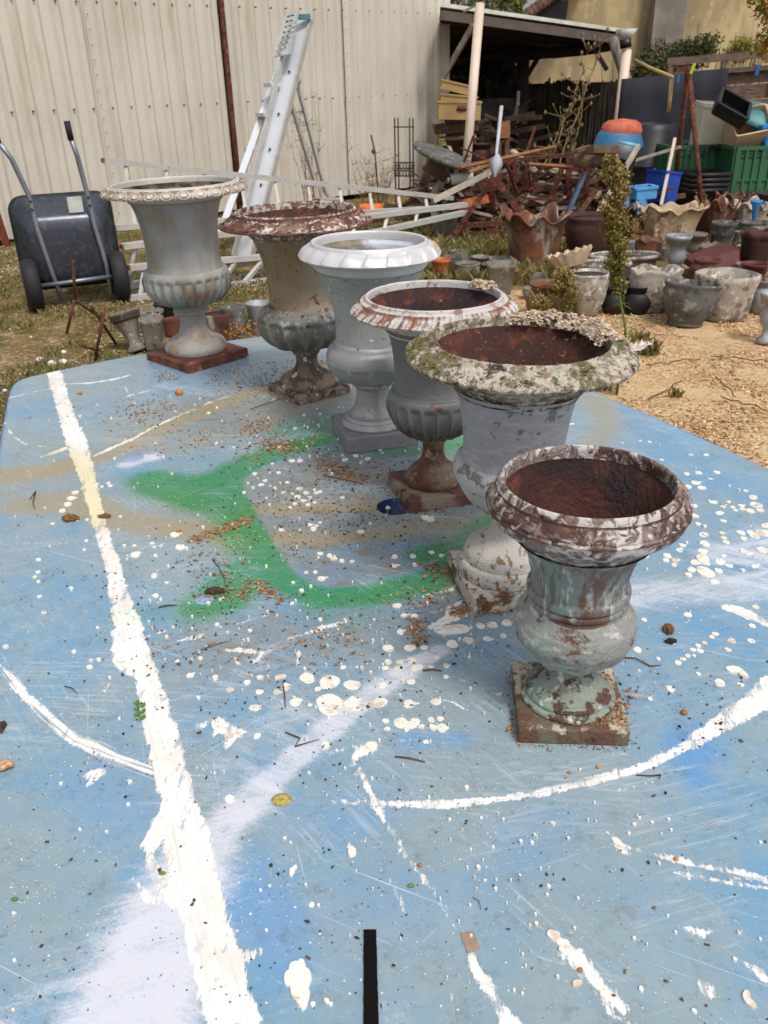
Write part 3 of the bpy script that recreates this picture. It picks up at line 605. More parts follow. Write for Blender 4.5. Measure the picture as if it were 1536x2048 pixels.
def table_material():
    m = bpy.data.materials.new('painted_blue_plastic'); m.use_nodes = True; t = m.node_tree; N = t.nodes; L = t.links; bs = N['Principled BSDF']
    tc = N.new('ShaderNodeTexCoord')
    def at(n): q = N.new('ShaderNodeAttribute'); q.attribute_name = n; return q.outputs['Fac']
    def noise(s, d=4, ro=.6, st=(1, 1, 1), rot=0., off=0.):
        n = N.new('ShaderNodeTexNoise'); n.inputs['Scale'].default_value = s; n.inputs['Detail'].default_value = d; n.inputs['Roughness'].default_value = ro
        mp0 = N.new('ShaderNodeMapping'); mp0.inputs['Rotation'].default_value = (0, 0, rot); L.new(tc.outputs['Object'], mp0.inputs[0])
        mp = N.new('ShaderNodeMapping'); mp.inputs['Scale'].default_value = st; mp.inputs['Location'].default_value = (off, off, off); L.new(mp0.outputs[0], mp.inputs[0]); L.new(mp.outputs[0], n.inputs['Vector']); return n.outputs['Fac']
    def ma(op, a, b=None, c=None):
        q = N.new('ShaderNodeMath'); q.operation = op
        for k, x_ in enumerate((a, b, c)):
            if x_ is None: continue
            if isinstance(x_, (int, float)): q.inputs[k].default_value = x_
            else: L.new(x_, q.inputs[k])
        return q.outputs[0]
    def rg(x_, a, b, c=0., d=1.):
        q = N.new('ShaderNodeMapRange'); q.interpolation_type = 'SMOOTHSTEP'; L.new(x_, q.inputs[0])
        for k, v in enumerate((a, b, c, d)): q.inputs[k + 1].default_value = v
        return q.outputs[0]
    def mx(f, a, b):
        q = N.new('ShaderNodeMix'); q.data_type = 'RGBA'; L.new(f, q.inputs[0])
        for k, x_ in ((6, a), (7, b)):
            if isinstance(x_, tuple): q.inputs[k].default_value = (*x_[:3], 1)
            else: L.new(x_, q.inputs[k])
        return q.outputs[2]
    WHITE = S(216, 214, 212)
    c = mx(rg(noise(1.9, 8, .72), .36, .60), S(108, 152, 186), S(138, 156, 164))
    c = mx(rg(noise(9, 7, .75, off=4), .42, .66, 0, .6), c, S(146, 164, 174))
    c = mx(ma('MULTIPLY', at('sat'), rg(noise(7, 5, .6, off=3), .3, .6)), c, S(82, 144, 204))
    dirtn = rg(noise(16, 7, .7, (1, 2.2, 1), .4, 9), .42, .68)
    c = mx(ma('MULTIPLY', at('grime'), ma('MULTIPLY_ADD', dirtn, .55, .34)), c, S(126, 112, 92))
    c = mx(rg(noise(26, 7, .75, off=12), .52, .72, 0, .5), c, S(106, 108, 106))
    c = mx(rg(noise(90, 5, .7, off=17), .56, .68, 0, .35), c, S(96, 98, 98))
    speck = noise(330, 2, .5, off=2)
    # spray layers break up into fine dots at their edge
    def spray(name, col, hi=1., k=.55):
        global _
        a = at(name); return ma('MULTIPLY', rg(ma('MULTIPLY_ADD', ma('SUBTRACT', speck, .5), k, a), .10, .95), hi), col
    f, col = spray('tan', S(160, 142, 106), .84, .9); c = mx(f, c, col)
    f, col = spray('green', S(36, 132, 60), .82, 1.3); f = ma('MULTIPLY', f, rg(noise(14, 7, .75, off=44), .25, .5, .55, 1)); c = mx(f, c, col)
    # scratched fields
    scr = ma('MAXIMUM', noise(5, 8, .8, (1, 7, 1), .5, 1), noise(6, 8, .8, (1, 5, 1), -.3, 7))
    hz = at('haze'); f = rg(ma('ADD', ma('MULTIPLY_ADD', ma('SUBTRACT', speck, .5), .5, hz), ma('MULTIPLY', ma('SUBTRACT', scr, .55), 2.2)), .2, 1.)
    c = mx(ma('MULTIPLY', f, .84), c, S(216, 216, 226))
    # long thin scratches in bluish white
    s1 = rg(noise(9, 3, .5, (.3, 30, 1), .45, 21), .70, .735); s2 = rg(noise(8, 3, .5, (.3, 34, 1), -.8, 33), .715, .75); s3 = rg(noise(7, 3, .5, (.3, 40, 1), 1.3, 5), .73, .76)
    c = mx(ma('MULTIPLY', ma('MAXIMUM', s1, ma('MAXIMUM', s2, s3)), .6), c, S(205, 212, 222))
    for off_, rot_, th_s in ((51, .9, .57), (63, -.25, .59), (87, .1, .56)):
        s4 = ma('MULTIPLY', rg(noise(2.3, 5, .7, (1, 1.6, 1), rot_, off_), th_s - .06, th_s + .05), rg(noise(17, 6, .8, (.5, 8, 1), rot_, off_ + 3), .50, .66)); c = mx(ma('MULTIPLY', s4, .5), c, S(196, 202, 210))
    # smears of thin white
    sm = ma('MULTIPLY', rg(noise(5, 8, .78, (.8, 3.2, 1), .35, 41), .60, .68), rg(noise(60, 4, .7, (.4, 6, 1), .35, 3), .48, .6))
    c = mx(ma('MULTIPLY', sm, .75), c, WHITE)
    # tiny paint spatter
    v = N.new('ShaderNodeTexVoronoi'); v.inputs['Scale'].default_value = 62; L.new(tc.outputs['Object'], v.inputs['Vector'])
    dots = rg(ma('ADD', v.outputs['Distance'], ma('MULTIPLY', noise(3, 3, off=6), .22)), .175, .19, 1, 0)
    v2 = N.new('ShaderNodeTexVoronoi'); v2.inputs['Scale'].default_value = 150; L.new(tc.outputs['Object'], v2.inputs['Vector'])
    dots2 = rg(ma('ADD', v2.outputs['Distance'], ma('MULTIPLY', noise(2.2, 4, off=16), .4)), .29, .31, 1, 0)
    dots = ma('MAXIMUM', dots, dots2)
    c = mx(dots, c, WHITE)
    # brush strokes: distance to the edge roughened along the bristles
    br_ = ma('ADD', ma('MULTIPLY', ma('SUBTRACT', noise(20, 8, .78, (1, 1, 1), 0, 2), .5), .034), ma('MULTIPLY', ma('SUBTRACT', noise(40, 5, .7, (5, .5, 1), .12, 2), .52), .016))
    st = ma('ADD', at('stroke'), br_); sm_ = rg(st, -.0012, .0012)
    worn = rg(ma('ADD', noise(22, 8, .75, (2.4, .7, 1), .1, 14), ma('MULTIPLY', ma('MINIMUM', at('stroke'), .02), 5.)), .42, .49)
    cv = N.new('ShaderNodeCombineXYZ'); L.new(ma('MULTIPLY', at('su'), 5.), cv.inputs[0]); L.new(ma('MULTIPLY', at('sv'), 170.), cv.inputs[1])
    nb = N.new('ShaderNodeTexNoise'); nb.inputs['Scale'].default_value = 1.; nb.inputs['Detail'].default_value = 5; nb.inputs['Roughness'].default_value = .65; L.new(cv.outputs[0], nb.inputs['Vector'])
    bris = ma('SUBTRACT', ma('ADD', nb.outputs['Fac'], ma('MULTIPLY', ma('MINIMUM', at('stroke'), .012), 9.)), ma('MULTIPLY', at('dry'), ma('ADD', noise(3.5, 4, .6, off=77), .2)))
    bris = rg(bris, .27, .36)
    sm_ = ma('MULTIPLY', sm_, ma('MULTIPLY', bris, ma('MULTIPLY_ADD', worn, .75, .25)))
    wc = mx(rg(noise(11, 6, .7, (1, 1, 1), 0, 31), .42, .66), S(234, 232, 230), S(222, 216, 208))
    wc = mx(ma('MULTIPLY', at('yel'), .85), wc, S(222, 210, 160)); wc = mx(ma('MULTIPLY', rg(at('green'), .15, .7), .45), wc, S(170, 226, 170))
    wc = mx(rg(noise(34, 6, .7, (1, 1, 1), 0, 71), .6, .7, 0, .55), wc, S(168, 150, 128))
    wc = mx(rg(nb.outputs['Fac'], .34, .5, .3, 0), wc, S(170, 174, 184))
    c = mx(sm_, c, wc)
    # black and brown specks of dirt
    v3 = N.new('ShaderNodeTexVoronoi'); v3.inputs['Scale'].default_value = 80; v3.inputs['Randomness'].default_value = 1; L.new(tc.outputs['Object'], v3.inputs['Vector'])
    d3 = rg(ma('ADD', v3.outputs['Distance'], ma('MULTIPLY', noise(4, 3, off=26), .3)), .2, .225, 1, 0); c = mx(ma('MULTIPLY', d3, .8), c, S(70, 58, 46))
    L.new(c, bs.inputs['Base Color'])
    ro = ma('ADD', ma('MULTIPLY', noise(9, 5, .6, off=8), .22), .13); ro = ma('MULTIPLY_ADD', sm_, .22, ma('MULTIPLY_ADD', at('grime'), .12, ro)); L.new(ro, bs.inputs['Roughness']); bs.inputs['Specular IOR Level'].default_value = .5
    h = ma('ADD', ma('MULTIPLY', sm_, .06), ma('ADD', ma('MULTIPLY', noise(180, 4, .6), .05), ma('MULTIPLY', dots, .12))); h = ma('ADD', h, ma('MULTIPLY', noise(2.6, 3, off=4), .8))
    b = N.new('ShaderNodeBump'); b.inputs['Strength'].default_value = 1; b.inputs['Distance'].default_value = .004; L.new(h, b.inputs['Height']); L.new(b.outputs[0], bs.inputs['Normal'])
    return m
link('table_top', me, table_material(), table)
BLUEP = mat('blue_plastic', S(30, 62, 112), .4, var=(5, .12))
q = MB(); q.lathe([(HR, TZ), (HR - .001, TZ - .002), (HR - .002, TZ - .06), (HR - .004, TZ - .06), (HR - .001, TZ - .1), (HR + .012, TZ - .1), (HR + .012, TZ - .012), (HR, TZ)], 48, (HC[0], HC[1], 0)); q.build('umbrella_hole_collar', BLUEP, table)
q = MB()
for k in range(4):
    a = k * pi / 2 + .5; q.bar((HC[0] + (HR - .006) * cos(a), HC[1] + (HR - .006) * sin(a), TZ - .012), (HC[0] + (HR - .006) * cos(a), HC[1] + (HR - .006) * sin(a), TZ - .1), .002, .003)
q.build('drip_mark', mat('thick_white_paint', S(238, 234, 228), .45, bump=(40, .3)), table, 'stuff')
for lx, ly in ((-.75, 2.3), (-.3, .75), (.35, 2.6), (1.0, .9)):
    q = MB(); q.lathe([(.03, 0), (.045, .02), (.04, .3), (.055, TZ - .08)], 20, (lx, ly, 0)); q.build('leg', BLUEP, table)

# drops of white paint: real little discs of paint on the top
WP = mat('drip_white_paint', S(230, 225, 217), .5, var=(40, .04), layers=[dict(c=S(190, 168, 142), s=45, t=.57, w=.06, o=.6), dict(c=S(120, 96, 76), s=90, t=.64, w=.03, o=.8), dict(c=S(176, 208, 170), s=.1, t=9., w=.1)], bump=(90, .3), rnd=False)
DOTS = """614,1356,22 658,1364,30 704,1370,24 592,1404,17 572,1378,8 636,1378,9 660,1408,40 706,1408,26 760,1405,22 818,1408,18 872,1404,14 620,1410,6
900,1226,16 908,1236,16 1014,1246,14 984,1250,14 960,1252,12 938,1281,15 904,1288,18 974,1278,12 1006,1272,10 776,1297,16 820,1296,16 848,1295,10 776,1324,10 800,1324,10 824,1322,12 840,1334,10
770,1336,9 796,1338,10 830,1336,12 862,1336,8 892,1332,9 872,1316,8 822,1364,11 766,1371,12 892,1354,8 518,1384,10 552,1384,10 704,1395,5 714,1334,4 686,1335,8
514,1472,10 480,1464,12 458,1472,12 436,1452,16 446,1462,12 652,1492,13 740,1496,16 459,1598,14 624,1810,8 510,1416,16 460,1380,10 480,1300,10 442,1254,4
852,1484,8 862,1440,10 880,1438,9 844,1454,9 884,1456,16 868,1456,10 802,1446,22 822,1450,18 832,1442,12 772,1442,9 774,1458,8 812,1460,8 862,1452,6
1356,1326,10 1366,1318,8 1376,1312,8 1386,1300,8 1396,1292,8 1408,1286,8 1422,1274,8 1430,1268,8 1276,1300,11 1342,1283,11 1400,1302,9 1462,1282,11 1502,1282,9 1512,1214,9 1504,1252,9 1376,1230,11 1288,1240,8
1342,1378,12 1396,1348,7 1278,1342,5 1316,1318,6 1300,1398,6 1388,1312,6 1190,1312,18 1440,1366,16 1480,1370,8 1456,1300,8
1390,966,11 1404,976,12 1374,948,8 1396,946,9 1434,945,9 1420,958,5 1388,964,6 1300,920,8 1334,1006,9 1352,962,9 1382,910,7 1412,910,7 1280,882,4 1244,886,4 1140,848,5 1146,848,4 1322,920,5 1298,884,5 1374,974,12
1506,995,12 1512,1010,18 1492,982,7 1426,1005,10 1440,1026,10 1446,1014,7 1458,1004,6 1466,1015,7 1482,1012,8 1484,1019,8 1470,1021,6 1500,1022,12 1520,1021,10 1387,1012,10 1388,1032,11 1396,1048,8 1438,1027,9 1446,1042,8
1446,1067,8 1448,1076,9 1452,1085,9 1408,1070,13 1410,1088,15 1364,1091,10 1358,1101,9 1404,1103,13 1334,1112,11 1332,1121,9 1350,1121,9 1300,1098,16 1290,1112,10 1348,1130,8 1390,1125,14 1384,1140,12 1306,1087,8 1376,1150,10 1440,1124,14 1458,1132,10 1446,1112,7 1438,1142,11 1482,1066,11 1488,1078,10 1502,1066,11 1508,1072,14 1496,1108,9 1486,1102,9 1510,1134,10 1484,1141,8 1430,1164,12 1524,1100,16 1528,1066,22 1410,1115,5 1532,1052,14
566,985,7 574,965,6 584,988,5 600,978,9 594,994,9 612,986,8 620,996,7 632,986,7 628,980,5 640,984,7 606,1002,6 590,1008,6 616,1010,7 630,1006,6 580,1016,5 522,970,8 530,962,6 510,948,7 540,972,4 558,946,6 584,922,9 560,1060,6 620,1050,7 634,1052,6 640,1046,5 626,1058,9 566,1062,5 684,996,6 722,1064,9 640,1108,7 642,1108,5 668,1118,9 684,1122,8 702,1124,7 660,1112,8 630,1145,6 642,1158,11 612,1146,6
560,895,8 600,922,8 690,920,9 712,912,8 736,918,8 760,900,5 790,1114,9 826,1113,9 788,1132,9 830,1130,8 882,1112,7 862,1106,8 852,1036,14 860,1040,10 776,1016,6 794,1212,11 808,1232,9 828,1233,10 800,1265,10
190,968,7 204,974,5 216,967,6 220,972,6 150,986,10 142,997,11 136,1009,11 124,1022,9 106,1048,6 174,1040,5 156,1040,6 242,1034,5 272,1110,14 248,1092,6 304,1087,6 308,1095,5 308,1152,10 312,1192,9 310,1112,6 348,1070,12 360,1095,15 268,1092,5 334,1166,5 172,1082,5 168,1100,5
76,1120,7 76,1145,6 70,1155,6 78,1164,6 78,1194,6 88,1226,7 148,1304,7 182,1322,6 215,1370,6 210,1383,4 180,1335,8 12,1294,8 196,1256,5 434,1250,6 346,1255,4 440,1200,4 122,1568,5 161,1660,4 214,1664,4 256,1610,5 238,1438,4
476,1326,6 610,1338,5 520,1356,9 495,1366,9 430,1356,8 398,1304,5 500,1262,6 354,1324,6 640,1240,6 380,1352,10 400,1318,7 570,1372,8 330,1320,4 584,1208,6 604,1182,7 586,1166,5
1094,1790,4 1098,1774,5 970,1762,3 934,1576,6 962,1637,4 1064,1687,5 986,1695,4 942,1700,3 992,1760,3 1156,1798,4 1268,1650,5 1278,1637,4 1304,1646,4 1337,1640,4 1258,1668,4 1520,1686,4 1028,1982,4 1044,1988,4 1072,1849,6 1060,1852,4 1268,1878,5 1350,1866,4 1388,2024,6 1478,1866,5 1520,1880,4 1470,1920,5 1046,1910,3 1148,1858,4 1108,1866,3
570,1678,5 590,1736,6 582,1686,3 612,1771,4 540,1774,4 638,1812,4 532,1862,4 520,1782,4 28,1828,4 30,1922,4 26,2022,5 1160,1540,3 900,1640,4 1000,1390,4"""
BARE = mat('bare_blue_plastic', S(142, 158, 190), .35, var=(20, .1))
for x_, y_, r_ in ((409, 1199, 19), (266, 915, 22)):
    p_ = T(x_, y_); q = MB(); q.lathe([(0, .0003), (r_ * mpp(p_) - .001, .0003), (r_ * mpp(p_), -.0005)], 30, (p_[0], p_[1], TZ)); q.build('bare_spot', BARE, table)
q = MB(); rr = random.Random(5); kk = 0
def drop(x_, y_, r_, asp=None, ang_=None, lob=.085):
    global kk
    p = T(x_, y_); R_ = r_ * mpp(p); n = 18; kk += 1; zt_ = TZ + .0006 + kk * .0000045
    asp = asp or rr.uniform(.8, 1.); ang_ = rr.uniform(-.4, .6) if ang_ is None else ang_
    ph = [rr.uniform(0, 6.3) for _ in range(3)]; ring = []
    for j in range(n):
        t = 2 * pi * j / n; k = 1 + lob * (sin(2 * t + ph[0]) + .6 * sin(3 * t + ph[1]) + .4 * sin(5 * t + ph[2]))
        a, b = R_ * k * cos(t), R_ * k * sin(t) * asp * 1.35 / (1.15 if asp > .5 else 1); ring.append((a * cos(ang_) - b * sin(ang_), a * sin(ang_) + b * cos(ang_)))
    v = [(p[0], p[1], zt_)] + [(p[0] + a * .93, p[1] + b * .93, zt_) for a, b in ring] + [(p[0] + a, p[1] + b, TZ - .001) for a, b in ring]
    q.add(v, [(0, 1 + j, 1 + (j + 1) % n) for j in range(n)] + [(1 + j, n + 1 + j, n + 1 + (j + 1) % n, 1 + (j + 1) % n) for j in range(n)])
for s_ in DOTS.split():
    a, b, r_ = s_.split(',')
    if rr.random() < .22: k_ = int(r_) * .72; an_ = rr.uniform(-.2, .9); [drop(int(a) + k_ * (.8 + .5 * j_) * cos(an_), int(b) - k_ * .5 * (.8 + .5 * j_) * sin(an_), k_ * (.5 - .13 * j_), rr.uniform(.35, .8), an_, .12) for j_ in range(rr.choice((1, 2, 3)))]
    drop(int(a) + rr.uniform(-1, 1), int(b), int(r_) * (.72 if int(r_) > 14 else .78))
for x_, y_, r_, asp, an in ((590, 1945, 16, 1.2, 0), (580, 1958, 14, 1, 0), (606, 1952, 17, 1.1, .3), (600, 1972, 22, 1.1, 0), (604, 1992, 16, 1.3, 0), (608, 2008, 8, 1.6, 0), (604, 1930, 7, 1.5, .6), (626, 2010, 6, .6, .8), (654, 2004, 7, .5, -.6), (662, 2010, 5, .6, 0),
        (1498, 2005, 9, 1.5, .4), (1493, 1990, 8, .8, .3), (1107, 1872, 13, .8, 0), (1130, 1902, 12, .8, -.4), (744, 1494, 13, .8, 0), (910, 1260, 34, .3, .1), (888, 1262, 20, .5, .1), (1300, 970, 16, .4, 0), (1320, 982, 17, .7, 0),
        (1406, 1120, 14, 1.2, 0), (1410, 1145, 18, .9, 0), (560, 1355, 12, .4, .3), (1282, 1980, 5, 1, 0), (1154, 1968, 12, .35, .4), (704, 1705, 8, 1.5, 0), (584, 1745, 6, 1.4, 0), (1470, 1342, 18, .5, -.5), (1486, 1350, 9, 1.2, 0), (1460, 1338, 9, .5, 0)):
    drop(x_, y_, r_, asp, an, .1)
for _ in range(520):      # fine spatter, thicker in the band that crosses the middle
    bx_, by_ = rr.choice([(700, 1330), (560, 980), (1420, 1060), (450, 1290), (840, 1450), (1000, 1750), (700, 880), (700, 780), (300, 780), (300, 1100), (700, 1280)])
    x_, y_ = rr.gauss(bx_, 150), rr.gauss(by_, 70 if by_ < 900 else 110)
    if 0 < x_ < 1530 and y_ > 790 + max(0, (x_ - 1100)) * .45: drop(x_, y_, abs(rr.gauss(0, 1.3)) + .9)
q.build('paint_drops', WP, table, 'stuff')

def on_table(pxs, name, size, m, seed, kind_label, cat, hgt=.45):
    p = []
    r = np.random.default_rng(seed)
    for x0, y0, x1, y1, sp, n in pxs:
        t = r.random(n)[:, None]; c_ = np.array([[x0, y0]]) + t * np.array([[x1 - x0, y1 - y0]]) + r.normal(0, 1, (n, 2)) * np.array([[sp, sp * .55]])
        c_ = np.concatenate([c_, c_ + r.normal(0, 1, (n, 2)) * np.array([[sp, sp * .6]]) * .8])
        p += [T(a, b) + [0, 0, .001] for a, b in c_ if (b > 745 - (a - 80) * .155) and b > 790 + max(0, a - 1120) * .5 - (a < 900) * 200]
    tag(scatter(name, np.array(p), size, m, seed=seed, hgt=hgt), kind_label, cat)
CR = tone_mat('bark_crumbs', [S(166, 122, 84), S(128, 88, 58), S(196, 160, 120), S(88, 64, 46), S(178, 140, 102), S(56, 44, 36)], .9)
on_table([(380, 1082, 500, 1040, 6, 260), (440, 760, 560, 780, 22, 160), (260, 830, 330, 815, 22, 150), (500, 900, 640, 880, 26, 200), (480, 860, 560, 850, 14, 140), (540, 885, 590, 900, 14, 160), (640, 925, 720, 960, 12, 180), (500, 1165, 560, 1200, 8, 90),
          (410, 1190, 500, 1185, 14, 60), (820, 1200, 900, 1180, 24, 90), (830, 1240, 840, 1290, 8, 80), (700, 950, 740, 960, 8, 30), (860, 1130, 880, 1150, 12, 60), (330, 900, 440, 880, 26, 60), (480, 740, 620, 740, 20, 90), (690, 905, 900, 960, 60, 90),
          (330, 1290, 520, 1290, 50, 60), (630, 1270, 700, 1300, 40, 60), (620, 720, 660, 730, 10, 40), (130, 820, 260, 850, 30, 30), (310, 755, 350, 750, 8, 40), (1240, 1480, 1260, 1380, 5, 40), (900, 1230, 940, 1220, 6, 50), (400, 1100, 460, 1160, 30, 60)],
         'bark_crumbs', (.0016, .0052), CR, 21, 'brown and orange crumbs of bark and moss scattered over the blue table', 'crumbs')
DK = tone_mat('dark_specks', [S(46, 40, 36), S(90, 74, 58), S(30, 28, 30), S(120, 96, 70)], .9)
on_table([(300, 820, 700, 900, 90, 240), (520, 980, 760, 1040, 90, 340), (200, 1150, 900, 1250, 120, 240), (300, 1350, 900, 1400, 160, 140), (100, 1700, 1500, 1800, 300, 110), (1250, 1350, 1500, 1450, 90, 60), (560, 1050, 900, 1000, 60, 200)],
         'dirt_specks', (.0012, .0035), DK, 22, 'tiny dark specks of dirt lying all over the blue table', 'dirt')
TW = mat('dry_twig', S(92, 70, 52), .9, bump=None)
for i, (pp_, w_, lab) in enumerate([
    ([(500, 820), (560, 800), (600, 790), (640, 800)], 1.6, 'thin curved dry stalk on the table in front of the rust-rimmed urn'),
    ([(646, 952), (690, 962), (728, 968)], 2.2, 'dry twig lying left of the foot of the gadrooned urn by the hole'),
    ([(1225, 1316), (1270, 1320), (1300, 1334), (1322, 1334)], 3., 'dark broken twig right of the nearest urn'),
    ([(1272, 1552), (1300, 1556), (1322, 1552), (1318, 1562)], 3., 'small dark twig on the white arc below the nearest urn'),
    ([(946, 1797), (958, 1806), (962, 1822)], 2., 'small hooked hair-like stalk on the plain blue area'),
    ([(566, 1368), (570, 1395), (571, 1418)], 3., 'short grey-brown stick beside the big round paint drops'),
    ([(60, 1000), (72, 985), (66, 1006), (70, 1020)], 2.2, 'forked thin twig on the tan smear at the left'),
    ([(425, 1120), (440, 1140), (450, 1160), (450, 1172)], 2., 'bent stalk on the green overspray'),
    ([(570, 1466), (600, 1480), (590, 1495), (640, 1482)], 3., 'ragged dark twig fragment above the white haze streak'),
    ([(790, 1515), (820, 1520), (850, 1526)], 4., 'flat grey-brown blade of straw left of the nearest urn'),
    ([(384, 1310), (420, 1296), (456, 1284)], 2.4, 'dark thin stick across the smeared paint at mid table'),
    ([(130, 1374), (145, 1380), (156, 1390)], 2.4, 'short brown stalk on the blue left of the white stripe'),
    ([(846, 1343), (866, 1342), (884, 1344)], 4.5, 'short dark bark splinter by the line of round drops'),
    ([(318, 1216), (335, 1214), (352, 1212)], 4., 'small curled brown leaf strip left of the green spray')]):
    p_ = [T(x_, y_) + [0, 0, .002 + .002 * (k_ % 2)] for k_, (x_, y_) in enumerate(pp_)]; k = mpp(p_[0]) * .5
    q = MB(); q.tube(p_, [k * w_ * .8] + [k * w_] * (len(p_) - 2) + [k * w_ * .5], 6, jit=.2); o = q.build('twig', TW); tag(o, lab, 'twig', 'twigs lying on the table')
def lump(name, px_, py_, r_, m, label, cat, sc=(1, .7, .6), seed=1, group=None, nz=.35, parent=None, zoff=0):
    c = T(px_, py_) + np.array([0, 0, zoff]); R_ = r_ * mpp(c); n, k = 18, 10; t = np.linspace(0, 2 * pi, n, endpoint=False); ph = np.linspace(0, pi, k)
    V = np.array([(sin(a) * cos(b), sin(a) * sin(b), cos(a)) for a in ph for b in t]); d = 1 + nz * (vnoise(V + seed * 3, 2.2, 4, seed) - .5) * 2
    V = V * d[:, None] * np.array(sc) * R_; V[:, 2] += R_ * sc[2] * .75; V += c
    i = np.arange(n * k).reshape(k, n); j = np.roll(i, -1, 1); F = np.stack([i[:-1].ravel(), i[1:].ravel(), j[1:].ravel(), j[:-1].ravel()], 1)
    o = link(name, np_mesh(name, V, F, nz < .3), m, parent); 
    if cat: tag(o, label, cat, group)
    return o
BK = mat('flaky_bark', S(122, 88, 50), .95, var=(160, .5), bump=(200, 1.5))
lump('bark_piece', 142, 1040, 13, BK, 'flaky lump of bark left of the yellow-tinted stripe', 'bark', (1.3, .8, .5), 2, 'bark lumps', .6)
lump('bark_piece', 210, 1035, 11, BK, 'flat brown bark flake on the yellow-tinted white stripe', 'bark', (1.2, .6, .4), 3, 'bark lumps', .6)
lump('bark_piece', 1336, 1262, 13, BK, 'crumbling brown moss-and-bark lump right of the nearest urn', 'bark', (.8, 1.2, .6), 4, 'bark lumps', .7)
lump('bark_piece', 1342, 1285, 9, mat('black_moss', S(40, 34, 28), .95, bump=(200, 1.5)), 'small black moss clump at the foot of the crumbling bark lump', 'bark', (1.3, .8, .6), 5, 'bark lumps', .7)
lump('bark_piece', 430, 1186, 14, mat('dark_bark', S(70, 56, 46), .95, var=(120, .5), bump=(200, 1.5)), 'dark curled bark piece on the green overspray beside its pale hole spot', 'bark', (1.6, .6, .5), 6, 'bark lumps', .6)
lump('bark_piece', 0, 1460, 12, mat('dark_bark', S(70, 56, 46), .95), 'dark bristly seed tuft at the left picture edge', 'seed tuft', (.8, 1.3, .6), 7, 'bark lumps', .8)
OR = mat('orange_seed', S(186, 120, 56), .6, var=(60, .3), bump=(90, .5))
for i, (x_, y_, r_, lab) in enumerate([(359, 789, 8, 'round brown seed ball in front of the far left urn'), (1368, 1428, 7, 'round orange berry right of the nearest urn base'), (1139, 1547, 4, 'small orange seed below the nearest urn'), (1018, 1459, 5, 'small orange seed at the left corner of the nearest urn base'), (1196, 1536, 4, 'small orange seed just above the white arc'),
                                     (1352, 1720, 5, 'brown seed on the right-hand dry brush mark'), (840, 1732, 5, 'brown seed on the faint white line'), (1160, 868 + 1074, 6, 'brown withered leaf crumb near the bottom right'), (160, 788, 5, 'dark small pod beside the white stripe at the back'), (358, 1064, 5, 'yellow-orange seed at the end of the bark crumb line')]):
    lump('seed', x_, y_, r_, OR, lab, 'seed', (1, .9, .8), 10 + i, 'seeds and berries on the table', .2)
GS = mat('green_bud', S(86, 120, 46), .6)
for x_, y_, lab in ((30, 1800, 'green bud on the plain blue at the lower left'), (325, 1748, 'green bud lying on the broad white stripe'), (822, 1773, 'tiny bright green bud in the middle of the table')):
    lump('bud', x_, y_, 6, GS, lab, 'bud', (1.2, .7, .6), 3, 'green buds on the table', .2)
q = MB(); c = T(278, 1430)
for k in range(6):
    a = T(272 + (k % 2) * 12, 1412 + k * 6); q.add([a + [0, 0, .002], a + [.006, .003, .006], a + [.002, .012, .004], a + [-.005, .005, .003]], [(0, 1, 2, 3)])
q.tube([T(276, 1408) + [0, 0, .002], T(280, 1444) + [0, 0, .002]], .0012, 5); tag(q.build('sprig', GS), 'tiny green sprig lying on the white stripe', 'sprig')
# snail
sn = thing('snail_shell', 'small brown and cream snail shell at the left edge of the table', 'snail shell', T(9, 1540))
c = T(9, 1540); q = MB(); pts_ = []; rs = []
for k in range(34):
    t = k / 33; a = t * 4.2 * pi; r_ = .0085 * (1 - t) ** 1.1; pts_.append((c[0] + r_ * cos(a), c[1] + r_ * sin(a) * .8, c[2] + .007 + .004 * t)); rs.append(.0062 * (1 - t * .85))
q.tube(pts_, rs, 10); q.build('shell', mat('snail_shell', S(190, 150, 110), .4, var=(300, .35)), sn)
# yellow leaf disc, tape, strap
lf = T(563, 1600); q = MB(); q.lathe([(.0, .0012), (.008, .0014), (.0135, .001), (.0138, .0), (0, 0)], 14, (lf[0], lf[1], TZ + .0003), sy=.8)
tag(q.build('yellow_flake', mat('yellow_brown_flake', S(178, 160, 82), .8, var=(160, .35), bump=(200, .8))), 'round yellow-brown flake stuck on the blue left of centre', 'flake')
q = MB(); q.poly([T(920, 1866) + [0, 0, .0012], T(946, 1862) + [0, 0, .0012], T(960, 1898) + [0, 0, .0012], T(934, 1906) + [0, 0, .0012]][::-1], (0, 0, -.001)); tag(q.build('tape_scrap', mat('brown_tape', S(150, 128, 108), .7, var=(120, .1)), bevel=.0003), 'small brown rectangle of old tape near the bottom of the table', 'tape')
bl_ = mat('black_felt_strap', S(26, 24, 26), 1., var=(500, .5), bump=(600, 1.2), spec=.1)
q = MB(); n_ = 26; vv = []
for k in range(n_ + 1):
    t = k / n_; yy = 1862 + t * 230; cx_ = 740 + t * 3; hw = 12.5 + 3.5 * t + rr.uniform(-.5, .5)
    a, b = T(cx_ - hw, yy), T(cx_ + hw, yy); vv += [a + [0, 0, .0005], a + [0, 0, .0035], b + [0, 0, .0035], b + [0, 0, .0005]]
ff = [(4 * k + j, 4 * k + (j + 1) % 4, 4 * k + 4 + (j + 1) % 4, 4 * k + 4 + j) for k in range(n_) for j in range(4)] + [(3, 2, 1, 0)]
q.add(vv, ff); tag(q.build('felt_strap', bl_, bevel=.0008), 'black felt strap lying at the bottom edge of the table', 'strap')
